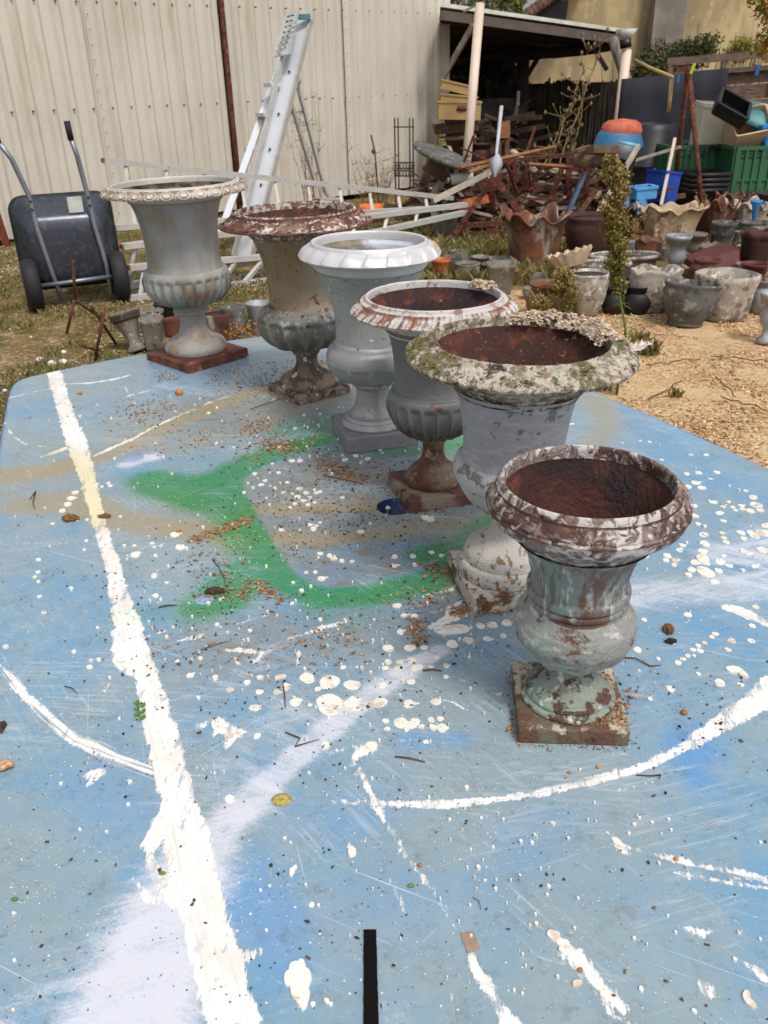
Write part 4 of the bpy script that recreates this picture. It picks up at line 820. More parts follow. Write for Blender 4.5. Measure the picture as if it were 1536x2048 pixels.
# feather
def feather(c, s, label, yaw=0.):
    t = thing('feather', label, 'feather', c); q = MB(); rr_ = random.Random(4)
    for k in range(90):
        u = rr_.random(); a = rr_.choice((-1, 1)); p0 = np.array(c) + np.array([u * s * cos(yaw), u * s * sin(yaw), .004 + .01 * u]); d = np.array([cos(yaw + a * .9), sin(yaw + a * .9), rr_.uniform(.1, .9)]) * s * .45 * (1 - u * .6)
        q.add([p0, p0 + d * .5 + [.0006, 0, .001], p0 + d, p0 + d * .5 - [.0006, 0, 0]], [(0, 1, 2, 3)])
    q.build('barbs', mat('white_down', S(232, 226, 220), .9), t, 'stuff')
feather(T(1236, 1385), .05, 'white downy feather caught behind the base of the nearest urn', -.5)

# =====================================================================
# THE SIX URNS
# =====================================================================
def cat_prof(p, k=5):
    """smooth a profile; a repeated point makes a hard corner"""
    p = [np.array(q, float) for q in p]; out_ = []
    n = len(p)
    for i in range(n - 1):
        if np.allclose(p[i], p[i + 1]): continue
        a = p[i - 1] if i > 0 and not np.allclose(p[i - 1], p[i]) else 2 * p[i] - p[i + 1]
        d = p[i + 2] if i + 2 < n and not np.allclose(p[i + 2], p[i + 1]) else 2 * p[i + 1] - p[i]
        for j in range(k):
            t = j / k; b, c = p[i], p[i + 1]
            out_.append(.5 * (2 * b + (c - a) * t + (2 * a - 5 * b + 4 * c - d) * t * t + (3 * b - a - 3 * c + d) * t ** 3))
    out_.append(p[-1]); return np.array(out_)
def revolve(name, prof, m, parent, disp=None, n=256, k=5, wob=.0, seed=0, label=None):
    pr = cat_prof(prof, k); tan2 = np.gradient(pr, axis=0); ln = np.hypot(tan2[:, 0], tan2[:, 1]) + 1e-9; nr = np.stack([tan2[:, 1], -tan2[:, 0]], 1) / ln[:, None]
    arc = np.concatenate([[0], np.cumsum(np.hypot(*np.diff(pr, axis=0).T))]); arc /= arc[-1]
    th_ = np.linspace(0, 2 * pi, n, endpoint=False); TH, A = np.meshgrid(th_, arc); R_, Z_ = np.repeat(pr[:, 0][:, None], n, 1), np.repeat(pr[:, 1][:, None], n, 1)
    cav = np.zeros_like(TH); d = np.zeros_like(TH)
    if disp:
        d, cav = disp(TH, A, R_, Z_)
    P3 = np.stack([R_ * np.cos(TH), R_ * np.sin(TH), Z_], 2).reshape(-1, 3)
    if wob: d = d + (wob * (vnoise(P3, 14, 4, seed) - .5) * 2).reshape(d.shape)
    R2 = R_ + nr[:, 0][:, None] * d; Z2 = Z_ + nr[:, 1][:, None] * d
    V = np.stack([R2 * np.cos(TH), R2 * np.sin(TH), Z2], 2).reshape(-1, 3); nn = len(arc)
    i = np.arange(nn * n).reshape(nn, n); j = np.roll(i, -1, 1); F = np.stack([i[:-1].ravel(), j[:-1].ravel(), j[1:].ravel(), i[1:].ravel()], 1)
    return link(name, np_mesh(name, V, F, True, {'cav': cav.ravel(), 'arc': A.ravel()}), m, parent, label=label)
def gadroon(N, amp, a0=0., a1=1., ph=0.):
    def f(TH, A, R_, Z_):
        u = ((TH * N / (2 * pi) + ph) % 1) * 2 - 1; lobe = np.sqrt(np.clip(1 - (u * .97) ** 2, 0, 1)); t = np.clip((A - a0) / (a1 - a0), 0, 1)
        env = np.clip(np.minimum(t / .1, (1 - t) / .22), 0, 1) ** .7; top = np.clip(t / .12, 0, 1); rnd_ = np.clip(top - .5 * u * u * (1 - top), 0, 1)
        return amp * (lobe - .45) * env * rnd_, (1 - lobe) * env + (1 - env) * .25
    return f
def eggs(N, amp, kind='egg', a0=.12, a1=.8):
    def f(TH, A, R_, Z_):
        a0, a1 = f.a0, f.a1; i_ = int(np.argmax(R_[:, 0])); a1 = A[i_, 0] + .015; a0 = A[np.argmax(R_[:, 0] > f.lip), 0] if f.lip else a0
        x_ = TH * N / (2 * pi); v = np.clip((A - a0) / (a1 - a0), 0, 1); on = ((A > a0) & (A < a1)) * 1.; P3 = np.stack([R_ * np.cos(TH), R_ * np.sin(TH), Z_], 2).reshape(-1, 3)
        if kind == 'egg':
            u = (x_ % 1) * 2 - 1; e = np.sqrt((u / .72) ** 2 + ((v - .52) / .42) ** 2); ring = np.exp(-((e - 1) / .16) ** 2); dome = np.clip(1 - (e / .72) ** 2, 0, 1) ** .5
            dart = np.exp(-((1 - np.abs(u)) / .14) ** 2) * (v > .4); d = np.maximum(np.maximum(ring * .8, dome), dart * .6); return amp * (d - .3) * on, (1 - d) * on
        if kind == 'leaf':
            u = ((x_ + .35 * v * v) % 1) * 2 - 1; lobe = np.sqrt(np.clip(1 - u * u, 0, 1)) * np.clip(np.minimum(v / .25, (1 - v) / .12), 0, 1) ** .5; vein = np.exp(-(u / .16) ** 2) * .35; d = lobe - vein; return amp * (d - .3) * on, (1 - d) * on
        if kind == 'soft':
            u = (x_ + .25 * v) % 1; d = u ** .8 * np.clip((1 - u) / .12, 0, 1) * np.clip(np.minimum(v / .15, (1 - v) / .1), 0, 1) + .35 * np.sin(x_ * pi) ** 2; return amp * (d - .4) * on, (1 - d) * .6 * on
        if kind == 'acanthus':
            q_ = x_ * .5 + .55 * v + .12 * np.sin(v * 7); u = (q_ % 1) * 2 - 1; d = np.abs(np.sin(u * pi)) * .6 + .5 * np.abs(np.sin(q_ * 5 * pi + 4 * v)) ; nz_ = vnoise(P3, 60, 3, 5).reshape(d.shape); d = d * .7 + nz_ * .6
            d = d * np.clip(np.minimum(v / .12, (1 - v) / .1), 0, 1); return amp * (d - .45) * on, np.clip(1 - d, 0, 1) * on
        if kind == 'rope':
            q_ = x_ + .9 * v; u = (q_ % 1) * 2 - 1; band = np.clip(1 - np.abs(u) ** 6, 0, 1); nz_ = vnoise(P3, 75, 3, 2).reshape(u.shape); front = .5 + .5 * np.cos(TH * 2 + 1.2)
            d = band * .6 + nz_ * .8 * (.35 + front) + .25 * np.exp(-((1 - np.abs(u)) / .12) ** 2); bead = .5 * np.abs(np.sin(x_ * 3 * pi)) * np.exp(-((v - .86) / .07) ** 2)
            d = (d + bead) * np.clip(np.minimum(v / .1, (1 - v) / .08), 0, 1); return amp * (d - .5) * on, np.clip(1.2 - d, 0, 1) * on
        if kind == 'rough':
            n1 = vnoise(P3, 90, 4, 3).reshape(TH.shape); n2 = vnoise(P3, 240, 3, 6).reshape(TH.shape); env = np.clip(np.minimum(A / .15, (1 - A) / .2), 0, 1); return amp * (n1 - .4 + .5 * (n2 - .5)) * env, n1
    f.a0, f.a1, f.lip = a0, a1, 0
    return f
def plinth(name, side, th_, m, parent, yaw, seed=1, rough=.0008, top_in=.0):
    """a square slab with softened edges and slightly uneven faces"""
    n = 30; h = side / 2; u = np.linspace(-1, 1, n); V = []; F = []
    def face(fn):
        b = len(V)
        for a in u:
            for c in u: V.append(fn(a, c))
        for i in range(n - 1):
            for j in range(n - 1): F.append((b + i * n + j, b + (i + 1) * n + j, b + (i + 1) * n + j + 1, b + i * n + j + 1))
    for fn in (lambda a, c: (a * h, c * h, th_), lambda a, c: (c * h, a * h, 0), lambda a, c: (h, a * h, (c + 1) / 2 * th_), lambda a, c: (-a * h, h, (c + 1) / 2 * th_) if 1 else 0, lambda a, c: (-h, -a * h, (c + 1) / 2 * th_), lambda a, c: (a * h, -h, (c + 1) / 2 * th_)): face(fn)
    V = np.array(V); rr_ = min(.004, th_ * .25); core = np.clip(V, [-h + rr_, -h + rr_, rr_ if 0 else 0], [h - rr_, h - rr_, th_ - rr_]); dv_ = V - core; l = np.linalg.norm(dv_, axis=1); V = np.where((l > 1e-9)[:, None], core + dv_ / np.maximum(l, 1e-9)[:, None] * np.minimum(l, rr_)[:, None], V)
    nz_ = (vnoise(V, 60, 4, seed) - .5) * 2 * rough; c_ = V - np.array([0, 0, th_ / 2]); V = V + c_ / (np.abs(c_).max(1)[:, None] + 1e-6) * nz_[:, None] * np.array([1, 1, .4]); V[:, 2] = np.maximum(V[:, 2], .0004)
    ed = np.clip(1 - np.minimum(h - np.abs(V[:, 0]), h - np.abs(V[:, 1])) / .01, 0, 1) * 1.
    me_ = np_mesh(name, V, F, True, {'cav': 1 - ed, 'arc': ed * 0}); o = link(name, me_, m, parent); o.rotation_euler = (0, 0, yaw); return o

# --- coats of paint, rust and lichen ---
WHT = S(214, 210, 206); SIL = S(176, 178, 182); GRN = S(130, 158, 146)
def coat(nm, base, rough=.6, var=(5, .08), layers=(), bump=(90, .35), metal=0., spec=.45): return mat(nm, base, rough, metal, var, layers, bump, False, spec)
R1 = dict(c=RUST, c2=RUSTO)
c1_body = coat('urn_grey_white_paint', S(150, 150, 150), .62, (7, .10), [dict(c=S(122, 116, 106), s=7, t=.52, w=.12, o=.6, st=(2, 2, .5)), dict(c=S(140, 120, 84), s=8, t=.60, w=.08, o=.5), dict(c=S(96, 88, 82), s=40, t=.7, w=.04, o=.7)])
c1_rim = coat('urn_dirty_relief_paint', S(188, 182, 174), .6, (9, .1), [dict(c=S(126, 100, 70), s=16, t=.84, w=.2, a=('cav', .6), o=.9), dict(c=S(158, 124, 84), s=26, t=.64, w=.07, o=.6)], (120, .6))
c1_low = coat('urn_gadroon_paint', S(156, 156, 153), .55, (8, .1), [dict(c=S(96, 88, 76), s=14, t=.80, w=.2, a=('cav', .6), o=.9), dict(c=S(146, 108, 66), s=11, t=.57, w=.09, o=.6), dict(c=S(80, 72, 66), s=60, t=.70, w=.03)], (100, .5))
c1_foot = coat('urn_rust_washed_foot', S(150, 148, 144), .6, (9, .12), [dict(c=S(140, 102, 70), c2=S(112, 82, 58), s=11, t=.68, w=.12, z=(.15, .03, .18), o=.7), dict(c=S(90, 76, 64), s=30, t=.66, w=.06)], (100, .5))
c1_pl = coat('urn_red_rust_plinth', S(112, 62, 48), .8, (16, .3), [dict(c=S(74, 44, 36), s=22, t=.54, w=.1), dict(c=S(176, 150, 134), s=15, t=.63, w=.07, o=.7)], (150, 1.))
inner_dark = coat('urn_sooty_inside', S(96, 86, 76), .9, (20, .35), [dict(c=S(36, 32, 30), s=14, t=.5, w=.08), dict(c=S(190, 186, 176), s=40, t=.66, w=.04)], (120, 1.))
inner_rust = coat('urn_rusty_inside', S(84, 42, 30), .7, (14, .35), [dict(c=S(52, 30, 26), s=14, t=.50, w=.1), dict(c=S(112, 58, 34), s=24, t=.60, w=.06), dict(c=S(160, 118, 74), s=70, t=.63, w=.02, big=(12, .4), dist=1.2), dict(c=S(60, 34, 28), s=5, t=.56, w=.06, r=.38)], (150, 1.6))
inner_dk = coat('urn_dark_rust_inside', S(74, 36, 30), .6, (12, .35), [dict(c=S(34, 20, 20), s=7, t=.52, w=.12, r=.35), dict(c=S(110, 54, 34), s=16, t=.60, w=.08), dict(c=S(168, 122, 70), s=70, t=.72, w=.02)], (120, 2.))
c2_rim = coat('urn_red_brown_rust_rim', S(92, 56, 44), .7, (18, .25), [dict(c=S(140, 112, 96), s=40, t=.48, w=.06, a=('cav', -.2), big=(6, .4), dist=1., d=8, o=.7), dict(c=S(208, 198, 190), s=46, t=.52, w=.05, a=('cav', -.20), big=(6, .4), dist=1., h=.25, o=.9, d=8), dict(c=S(62, 34, 28), s=16, t=1.02, w=.2, a=('cav', .6))], (110, 1.))
c2_body = coat('urn_cream_speckled', S(146, 136, 118), .65, (6, .12), [dict(c=S(132, 104, 62), s=6, t=.50, w=.12, o=.6), dict(c=RUST, s=75, t=.645, w=.02), dict(c=S(120, 70, 36), c2=S(80, 50, 34), s=30, t=.66, w=.03, z=(.36, .27, .07)), dict(c=S(112, 72, 38), s=12, t=.60, w=.09, o=.6)], (130, .5))
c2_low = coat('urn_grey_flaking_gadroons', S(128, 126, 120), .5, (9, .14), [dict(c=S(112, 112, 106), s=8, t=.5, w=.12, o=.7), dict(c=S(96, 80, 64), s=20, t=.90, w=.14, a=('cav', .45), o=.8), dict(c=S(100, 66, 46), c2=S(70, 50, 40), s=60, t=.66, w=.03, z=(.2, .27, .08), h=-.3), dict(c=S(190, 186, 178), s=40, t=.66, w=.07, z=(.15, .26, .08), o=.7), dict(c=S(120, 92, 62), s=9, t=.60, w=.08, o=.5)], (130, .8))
c2_foot = coat('urn_mottled_brown_foot', S(120, 104, 88), .65, (14, .25), [dict(c=S(84, 66, 52), s=26, t=.52, w=.05), dict(c=S(196, 190, 182), s=34, t=.60, w=.03, st=(1, 1, .7), h=.2)], (130, 1.))
c2_pl = coat('urn_crusty_stone_plinth', S(136, 120, 106), .85, (20, .3), [dict(c=S(88, 66, 56), s=42, t=.53, w=.05, h=-.3), dict(c=S(180, 170, 158), s=60, t=.62, w=.04)], (150, 1.6))
c3_top = coat('urn_fresh_silver_white_rim', S(206, 205, 208), .36, (5, .03), [dict(c=S(180, 180, 188), s=22, t=.86, w=.2, a=('cav', .5), o=.7), dict(c=S(190, 188, 190), s=14, t=.56, w=.1, o=.6)], (70, .35), metal=.25)
c3_body = coat('urn_silver_paint', S(170, 173, 172), .42, (4, .06), [dict(c=S(132, 142, 138), s=3, t=.62, w=.2, z=(.35, .47, .2), o=.6), dict(c=S(200, 200, 204), s=42, t=.63, w=.02, h=.5, big=(6, .2)), dict(c=S(112, 112, 116), s=70, t=.65, w=.02, h=-.5), dict(c=S(142, 144, 146), s=8, t=.55, w=.12, o=.5)], (60, .35), metal=.35)
c3_sil = coat('urn_shiny_silver', S(168, 166, 168), .34, (6, .06), [dict(c=S(120, 120, 126), s=12, t=.92, w=.2, a=('cav', .4), o=.5), dict(c=S(112, 108, 106), s=70, t=.65, w=.02), dict(c=S(132, 130, 130), s=9, t=.54, w=.12, o=.5)], (60, .5), metal=.5)
c3_pl = coat('urn_dull_silver_plinth', S(142, 140, 146), .5, (8, .06), [dict(c=S(110, 106, 108), s=20, t=.62, w=.06)], (120, .7), metal=.35)
in3 = coat('urn_silver_brown_inside', S(150, 142, 128), .6, (6, .2), [dict(c=S(108, 92, 74), s=5, t=.5, w=.1), dict(c=S(190, 196, 206), s=7, t=.55, w=.07, z=(.44, .5, .12))], (80, .8), metal=.2)
c4_rim = coat('urn_white_over_rust_leaf_rim', S(194, 188, 186), .5, (9, .06), [dict(c=S(142, 84, 50), c2=S(92, 56, 44), s=26, t=.64, w=.10, a=('cav', .34), big=(4, .4), h=-.2, o=.95), dict(c=S(120, 82, 60), s=40, t=.60, w=.04, o=.8)], (120, .8))
c4_body = coat('urn_lead_grey_paint', S(116, 114, 116), .58, (7, .06), [dict(c=S(110, 104, 104), s=30, t=.6, w=.08, o=.6), dict(c=S(120, 96, 50), s=11, t=.71, w=.03, z=(.33, .37, .04))], (110, .9))
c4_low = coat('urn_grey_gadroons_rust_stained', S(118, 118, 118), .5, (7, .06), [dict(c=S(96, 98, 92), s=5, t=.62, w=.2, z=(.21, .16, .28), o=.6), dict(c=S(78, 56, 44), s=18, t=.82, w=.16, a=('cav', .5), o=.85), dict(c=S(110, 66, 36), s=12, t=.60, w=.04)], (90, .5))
c4_foot = coat('urn_rusted_foot', S(122, 104, 84), .5, (14, .2), [dict(c=S(104, 60, 38), c2=S(72, 42, 32), s=14, t=.5, w=.07), dict(c=S(166, 150, 128), s=20, t=.62, w=.05), dict(c=S(190, 184, 174), s=60, t=.7, w=.02)], (130, 1.))
c4_pl = coat('urn_red_brown_plinth', S(106, 68, 56), .7, (16, .25), [dict(c=S(148, 132, 114), s=14, t=.54, w=.07), dict(c=S(58, 40, 34), s=30, t=.6, w=.05)], (150, 1.4))
c5_rim = coat('urn_lichen_crusted_rim', S(210, 200, 184), .85, (30, .15), [dict(c=S(124, 112, 98), s=110, t=.57, w=.04, h=-.5, big=(9, .35)), dict(c=S(156, 134, 108), s=44, t=.56, w=.05), dict(c=S(92, 86, 44), c2=S(128, 118, 62), s=60, t=.575, w=.06, big=(8, .75), h=.9, o=.85), dict(c=S(72, 66, 56), s=34, t=.63, w=.05, h=-.3, big=(5, .4)), dict(c=S(226, 220, 190), s=15, t=.70, w=.02, h=.7), dict(c=S(214, 156, 96), s=24, t=.71, w=.04), dict(c=RUST, s=30, t=1.12, w=.05, a2=('arc', .62), h=-.4)], (200, 2.2))
c5_body = coat('urn_blue_white_brushed_paint', S(160, 160, 166), .6, (5, .08), [dict(c=S(190, 190, 196), s=40, t=.58, w=.1, st=(.8, .8, 2.5), o=.5), dict(c=S(152, 154, 162), s=34, t=.56, w=.1, st=(.8, .8, 2.5), o=.45), dict(c=S(96, 98, 108), s=55, t=.645, w=.02, o=.8, big=(9, .35)), dict(c=RUST, c2=RUSTD, s=7, t=.68, w=.008, dist=.8, h=-.6), dict(c=S(120, 122, 132), s=26, t=.70, w=.03)], (120, .8))
c5_low = coat('urn_white_chipped_bowl', S(184, 182, 184), .6, (8, .06), [dict(c=S(164, 158, 152), s=16, t=.9, w=.15, a=('cav', .45), o=.7), dict(c=S(132, 124, 118), s=26, t=.60, w=.02, h=-.5, z=(.16, .25, .03)), dict(c=S(120, 90, 70), s=34, t=.64, w=.03, h=-.4)], (120, .9))
c5_foot = coat('urn_flaking_white_foot', S(194, 188, 182), .65, (9, .07), [dict(c=S(136, 108, 80), s=60, t=.62, w=.04, z=(.12, .03, .08), st=(1.6, .6, 1)), dict(c=S(110, 72, 48), s=22, t=.72, w=.02, h=-.5)], (150, 1.2))
c5_pl = coat('urn_white_plinth_rust_edges', S(202, 194, 184), .7, (10, .08), [dict(c=S(132, 92, 56), c2=S(92, 64, 46), s=30, t=.53, w=.05, a=('cav', -.08), h=-.5), dict(c=S(120, 88, 62), s=70, t=.60, w=.04)], (160, 1.5))
c6_rim = coat('urn_brown_rim_scraped_white', S(80, 52, 44), .55, (16, .2), [dict(c=S(150, 132, 124), s=40, t=.45, w=.06, a=('cav', -.16), big=(6, .5), dist=1.3, d=8, o=.7), dict(c=S(204, 198, 196), s=46, t=.50, w=.05, a=('cav', -.16), big=(6, .5), dist=1.3, h=.3, d=8, o=.92), dict(c=S(60, 38, 34), s=25, t=.66, w=.05), dict(c=S(176, 128, 80), s=60, t=.70, w=.03)], (120, 1.))
c6_body = coat('urn_verdigris_white_paint', S(132, 134, 132), .5, (8, .10), [dict(c=S(112, 142, 128), s=7, t=.53, w=.06, st=(1, 1, .6), o=.8), dict(c=S(96, 88, 84), s=30, t=.52, w=.05, st=(2.6, 2.6, .2), o=.8), dict(c=S(196, 196, 198), s=34, t=.60, w=.04, st=(2.2, 2.2, .3), o=.8), dict(c=S(112, 84, 66), c2=S(84, 58, 46), s=7.5, t=.60, w=.03, st=(1, 1, .7)), dict(c=S(146, 84, 40), s=18, t=.68, w=.04)], (130, .9))
c6_low = coat('urn_white_green_scuffed_bowl', S(144, 144, 140), .5, (8, .10), [dict(c=S(140, 166, 150), s=7, t=.54, w=.06, o=.8), dict(c=S(108, 70, 50), c2=S(82, 50, 40), s=34, t=.60, w=.06, h=-.3, st=(1, 1, 1.3)), dict(c=S(190, 188, 188), s=30, t=.60, w=.06, st=(1, 1, 1.6)), dict(c=S(150, 84, 40), s=15, t=.68, w=.03), dict(c=S(90, 66, 52), s=20, t=1.1, w=.12, a=('cav', .6), o=.8)], (130, .9))
c6_foot = coat('urn_worn_foot_rings', S(132, 136, 126), .5, (9, .10), [dict(c=S(138, 154, 140), s=9, t=.52, w=.06), dict(c=S(96, 66, 52), c2=S(74, 50, 40), s=36, t=.55, w=.03, h=-.35, st=(1, 1, 1.5)), dict(c=S(200, 198, 190), s=34, t=.60, w=.03), dict(c=S(112, 100, 70), s=15, t=.66, w=.05)], (130, 1.))
c6_pl = coat('urn_brown_olive_plinth', S(104, 74, 58), .6, (14, .2), [dict(c=S(112, 104, 84), s=16, t=.5, w=.05, st=(1, 1, .4)), dict(c=S(200, 188, 166), s=20, t=.62, w=.03, h=.3, z=(.015, .03, .08)), dict(c=S(58, 40, 32), s=14, t=.6, w=.04)], (160, 1.4))

def urn(k, label, c, side, th_, yaw, tilt, rimp, bellp, lowp, footp, mats, rimfn, lowfn, bellfn=None, footfn=None, wob=.0006):
    t = thing('iron_urn', label, 'urn', (c[0], c[1], TZ + .0012), tilt, 'cast iron urns standing on the blue table')
    mr, mb, ml, mf, mp_, mi = mats
    plinth('plinth', side, th_, mp_, t, yaw, k, .0012 if k != 3 else .0003)
    rimfn.lip = rimp[5][0] if k != 2 else rimp[4][0]; revolve('rim', rimp, mr, t, rimfn, 480, 8, wob, k)
    revolve('bell', bellp, mb, t, bellfn, 160, 6, wob * .6, k + 10)
    revolve('lower_bowl', lowp, ml, t, lowfn, 420, 8, wob * .5, k + 20)
    revolve('foot', footp, mf, t, footfn, 200, 6, wob, k + 30)
    r0, z0 = rimp[0]; zb = bellp[-1][1]; rb = bellp[-1][0]
    ib = [(r_ - .010, z_ + .004) for r_, z_ in bellp[1:] if z_ < z0 - .03]; revolve('inner_wall', [(r0 + .0015, z0 + .001), (r0 - .003, z0 - .006), (r0 - .009, z0 - .014)] + ib + [(rb * .85, zb - .03), (rb * .4, zb - .06), (.001, zb - .065)], mi, t, None, 120, 5, wob * 1.5, k + 40)
    return t
def corner_c(L, F, Rr_, t): return (G(*L, TZ + t) + G(*Rr_, TZ + t)) / 2
U = {}
# 1 far left, egg-moulded rim, tall bell, rust plinth
cc = corner_c((306, 703), (378, 740), (482, 698), .0285)
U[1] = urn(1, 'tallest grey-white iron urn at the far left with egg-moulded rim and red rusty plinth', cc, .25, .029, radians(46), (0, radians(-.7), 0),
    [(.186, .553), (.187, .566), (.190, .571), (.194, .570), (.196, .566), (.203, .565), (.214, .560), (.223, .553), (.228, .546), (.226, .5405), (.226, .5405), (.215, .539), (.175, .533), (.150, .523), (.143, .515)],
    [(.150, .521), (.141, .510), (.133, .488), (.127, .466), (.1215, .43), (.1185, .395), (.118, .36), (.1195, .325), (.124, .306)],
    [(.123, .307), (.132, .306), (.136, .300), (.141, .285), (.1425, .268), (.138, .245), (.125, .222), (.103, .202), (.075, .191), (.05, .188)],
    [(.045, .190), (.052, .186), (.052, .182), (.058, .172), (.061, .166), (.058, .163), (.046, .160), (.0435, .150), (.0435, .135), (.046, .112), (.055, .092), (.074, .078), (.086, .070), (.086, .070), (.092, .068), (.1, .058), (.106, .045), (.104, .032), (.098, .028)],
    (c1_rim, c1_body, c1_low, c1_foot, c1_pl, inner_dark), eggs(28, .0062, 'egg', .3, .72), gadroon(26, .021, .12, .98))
# 2
cc = corner_c((538, 767), (590, 798), (698, 769), .0231)
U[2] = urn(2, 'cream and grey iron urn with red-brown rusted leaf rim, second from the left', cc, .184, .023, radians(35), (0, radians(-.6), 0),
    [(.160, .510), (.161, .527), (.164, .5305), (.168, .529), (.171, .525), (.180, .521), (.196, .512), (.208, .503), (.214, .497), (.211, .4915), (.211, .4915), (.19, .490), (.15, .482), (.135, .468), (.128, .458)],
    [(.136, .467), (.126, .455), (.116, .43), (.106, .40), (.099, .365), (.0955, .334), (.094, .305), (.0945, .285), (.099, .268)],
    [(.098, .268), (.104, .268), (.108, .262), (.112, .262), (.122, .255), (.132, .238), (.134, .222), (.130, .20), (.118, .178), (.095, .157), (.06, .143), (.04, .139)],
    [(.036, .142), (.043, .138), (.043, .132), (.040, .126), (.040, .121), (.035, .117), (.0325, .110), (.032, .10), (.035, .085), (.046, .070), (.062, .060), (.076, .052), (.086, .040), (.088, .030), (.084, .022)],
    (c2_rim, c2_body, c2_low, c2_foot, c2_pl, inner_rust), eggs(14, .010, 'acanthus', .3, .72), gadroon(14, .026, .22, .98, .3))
# 3 silver
cc = corner_c((665, 826), (699, 880), (834, 863), .0411)
U[3] = urn(3, 'freshly silver-painted iron urn with smooth silver plinth, third from the left', cc, .19, .041, radians(14.7), (0, radians(.4), 0),
    [(.130, .485), (.131, .501), (.134, .505), (.139, .505), (.142, .501), (.144, .497), (.150, .495), (.160, .489), (.168, .480), (.1715, .473), (.168, .468), (.168, .468), (.150, .460), (.136, .444), (.131, .434)],
    [(.136, .440), (.129, .431), (.120, .416), (.109, .398), (.101, .378), (.0965, .358), (.092, .335), (.090, .31), (.090, .28), (.091, .264), (.094, .258)],
    [(.093, .258), (.098, .257), (.100, .252), (.104, .25), (.112, .24), (.117, .224), (.116, .207), (.109, .190), (.094, .172), (.07, .16), (.05, .157)],
    [(.047, .159), (.054, .157), (.056, .151), (.053, .146), (.053, .146), (.045, .141), (.043, .130), (.043, .115), (.048, .092), (.058, .075), (.066, .068), (.066, .068), (.071, .066), (.074, .060), (.080, .056), (.083, .050), (.085, .044), (.083, .040)],
    (c3_top, c3_body, c3_sil, c3_sil, c3_pl, in3), eggs(20, .0042, 'soft', .33, .72), gadroon(12, .007, .35, .98), None, lambda TH, A, R_, Z_: (.0014 * np.abs(np.sin(TH * 8)) * np.clip(1 - np.abs(A - .55) / .25, 0, 1), TH * 0), wob=.0005)
# 4
cc = corner_c((781, 941), (827, 1006), (957, 985), .0282)
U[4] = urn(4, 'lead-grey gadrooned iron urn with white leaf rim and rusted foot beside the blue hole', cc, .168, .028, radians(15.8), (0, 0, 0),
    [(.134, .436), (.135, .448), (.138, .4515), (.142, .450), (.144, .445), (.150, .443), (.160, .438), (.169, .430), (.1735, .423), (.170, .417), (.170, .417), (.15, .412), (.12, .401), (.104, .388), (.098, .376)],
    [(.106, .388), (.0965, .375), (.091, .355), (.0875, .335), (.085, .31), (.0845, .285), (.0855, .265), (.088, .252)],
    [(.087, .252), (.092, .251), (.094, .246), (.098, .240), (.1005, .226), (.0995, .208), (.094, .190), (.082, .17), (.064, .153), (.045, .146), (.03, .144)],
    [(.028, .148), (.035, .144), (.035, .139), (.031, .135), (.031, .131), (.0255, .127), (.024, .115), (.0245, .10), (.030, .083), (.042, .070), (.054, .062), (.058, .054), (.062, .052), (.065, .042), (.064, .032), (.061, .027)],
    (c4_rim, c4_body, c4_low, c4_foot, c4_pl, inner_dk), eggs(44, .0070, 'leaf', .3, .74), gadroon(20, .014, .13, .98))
# 5
F5 = G(947, 1199, TZ + .0348); y5 = radians(11.2); s5 = .172; cc = F5 + np.array([cos(y5) - sin(y5), sin(y5) + cos(y5), 0]) * s5 / 2
U[5] = urn(5, 'white brushed iron urn with broad lichen- and moss-covered rim, second nearest', cc, s5, .035, y5, (0, radians(1.1), 0),
    [(.140, .452), (.141, .464), (.145, .469), (.150, .468), (.154, .464), (.163, .461), (.176, .455), (.185, .448), (.189, .442), (.186, .436), (.186, .436), (.165, .430), (.13, .411), (.110, .394), (.102, .380)],
    [(.110, .392), (.100, .378), (.0955, .36), (.0925, .342), (.0895, .32), (.087, .30), (.0865, .285), (.0875, .270), (.092, .262)],
    [(.091, .263), (.097, .260), (.101, .252), (.1025, .244), (.101, .232), (.096, .22), (.088, .205), (.072, .182), (.052, .163), (.034, .156)],
    [(.031, .160), (.038, .156), (.038, .150), (.033, .146), (.031, .138), (.031, .125), (.036, .110), (.050, .100), (.064, .093), (.074, .083), (.077, .070), (.077, .064), (.083, .060), (.086, .048), (.085, .038), (.082, .034)],
    (c5_rim, c5_body, c5_low, c5_foot, c5_pl, inner_rust), eggs(20, .0042, 'rough'), gadroon(22, .006, .3, .98))
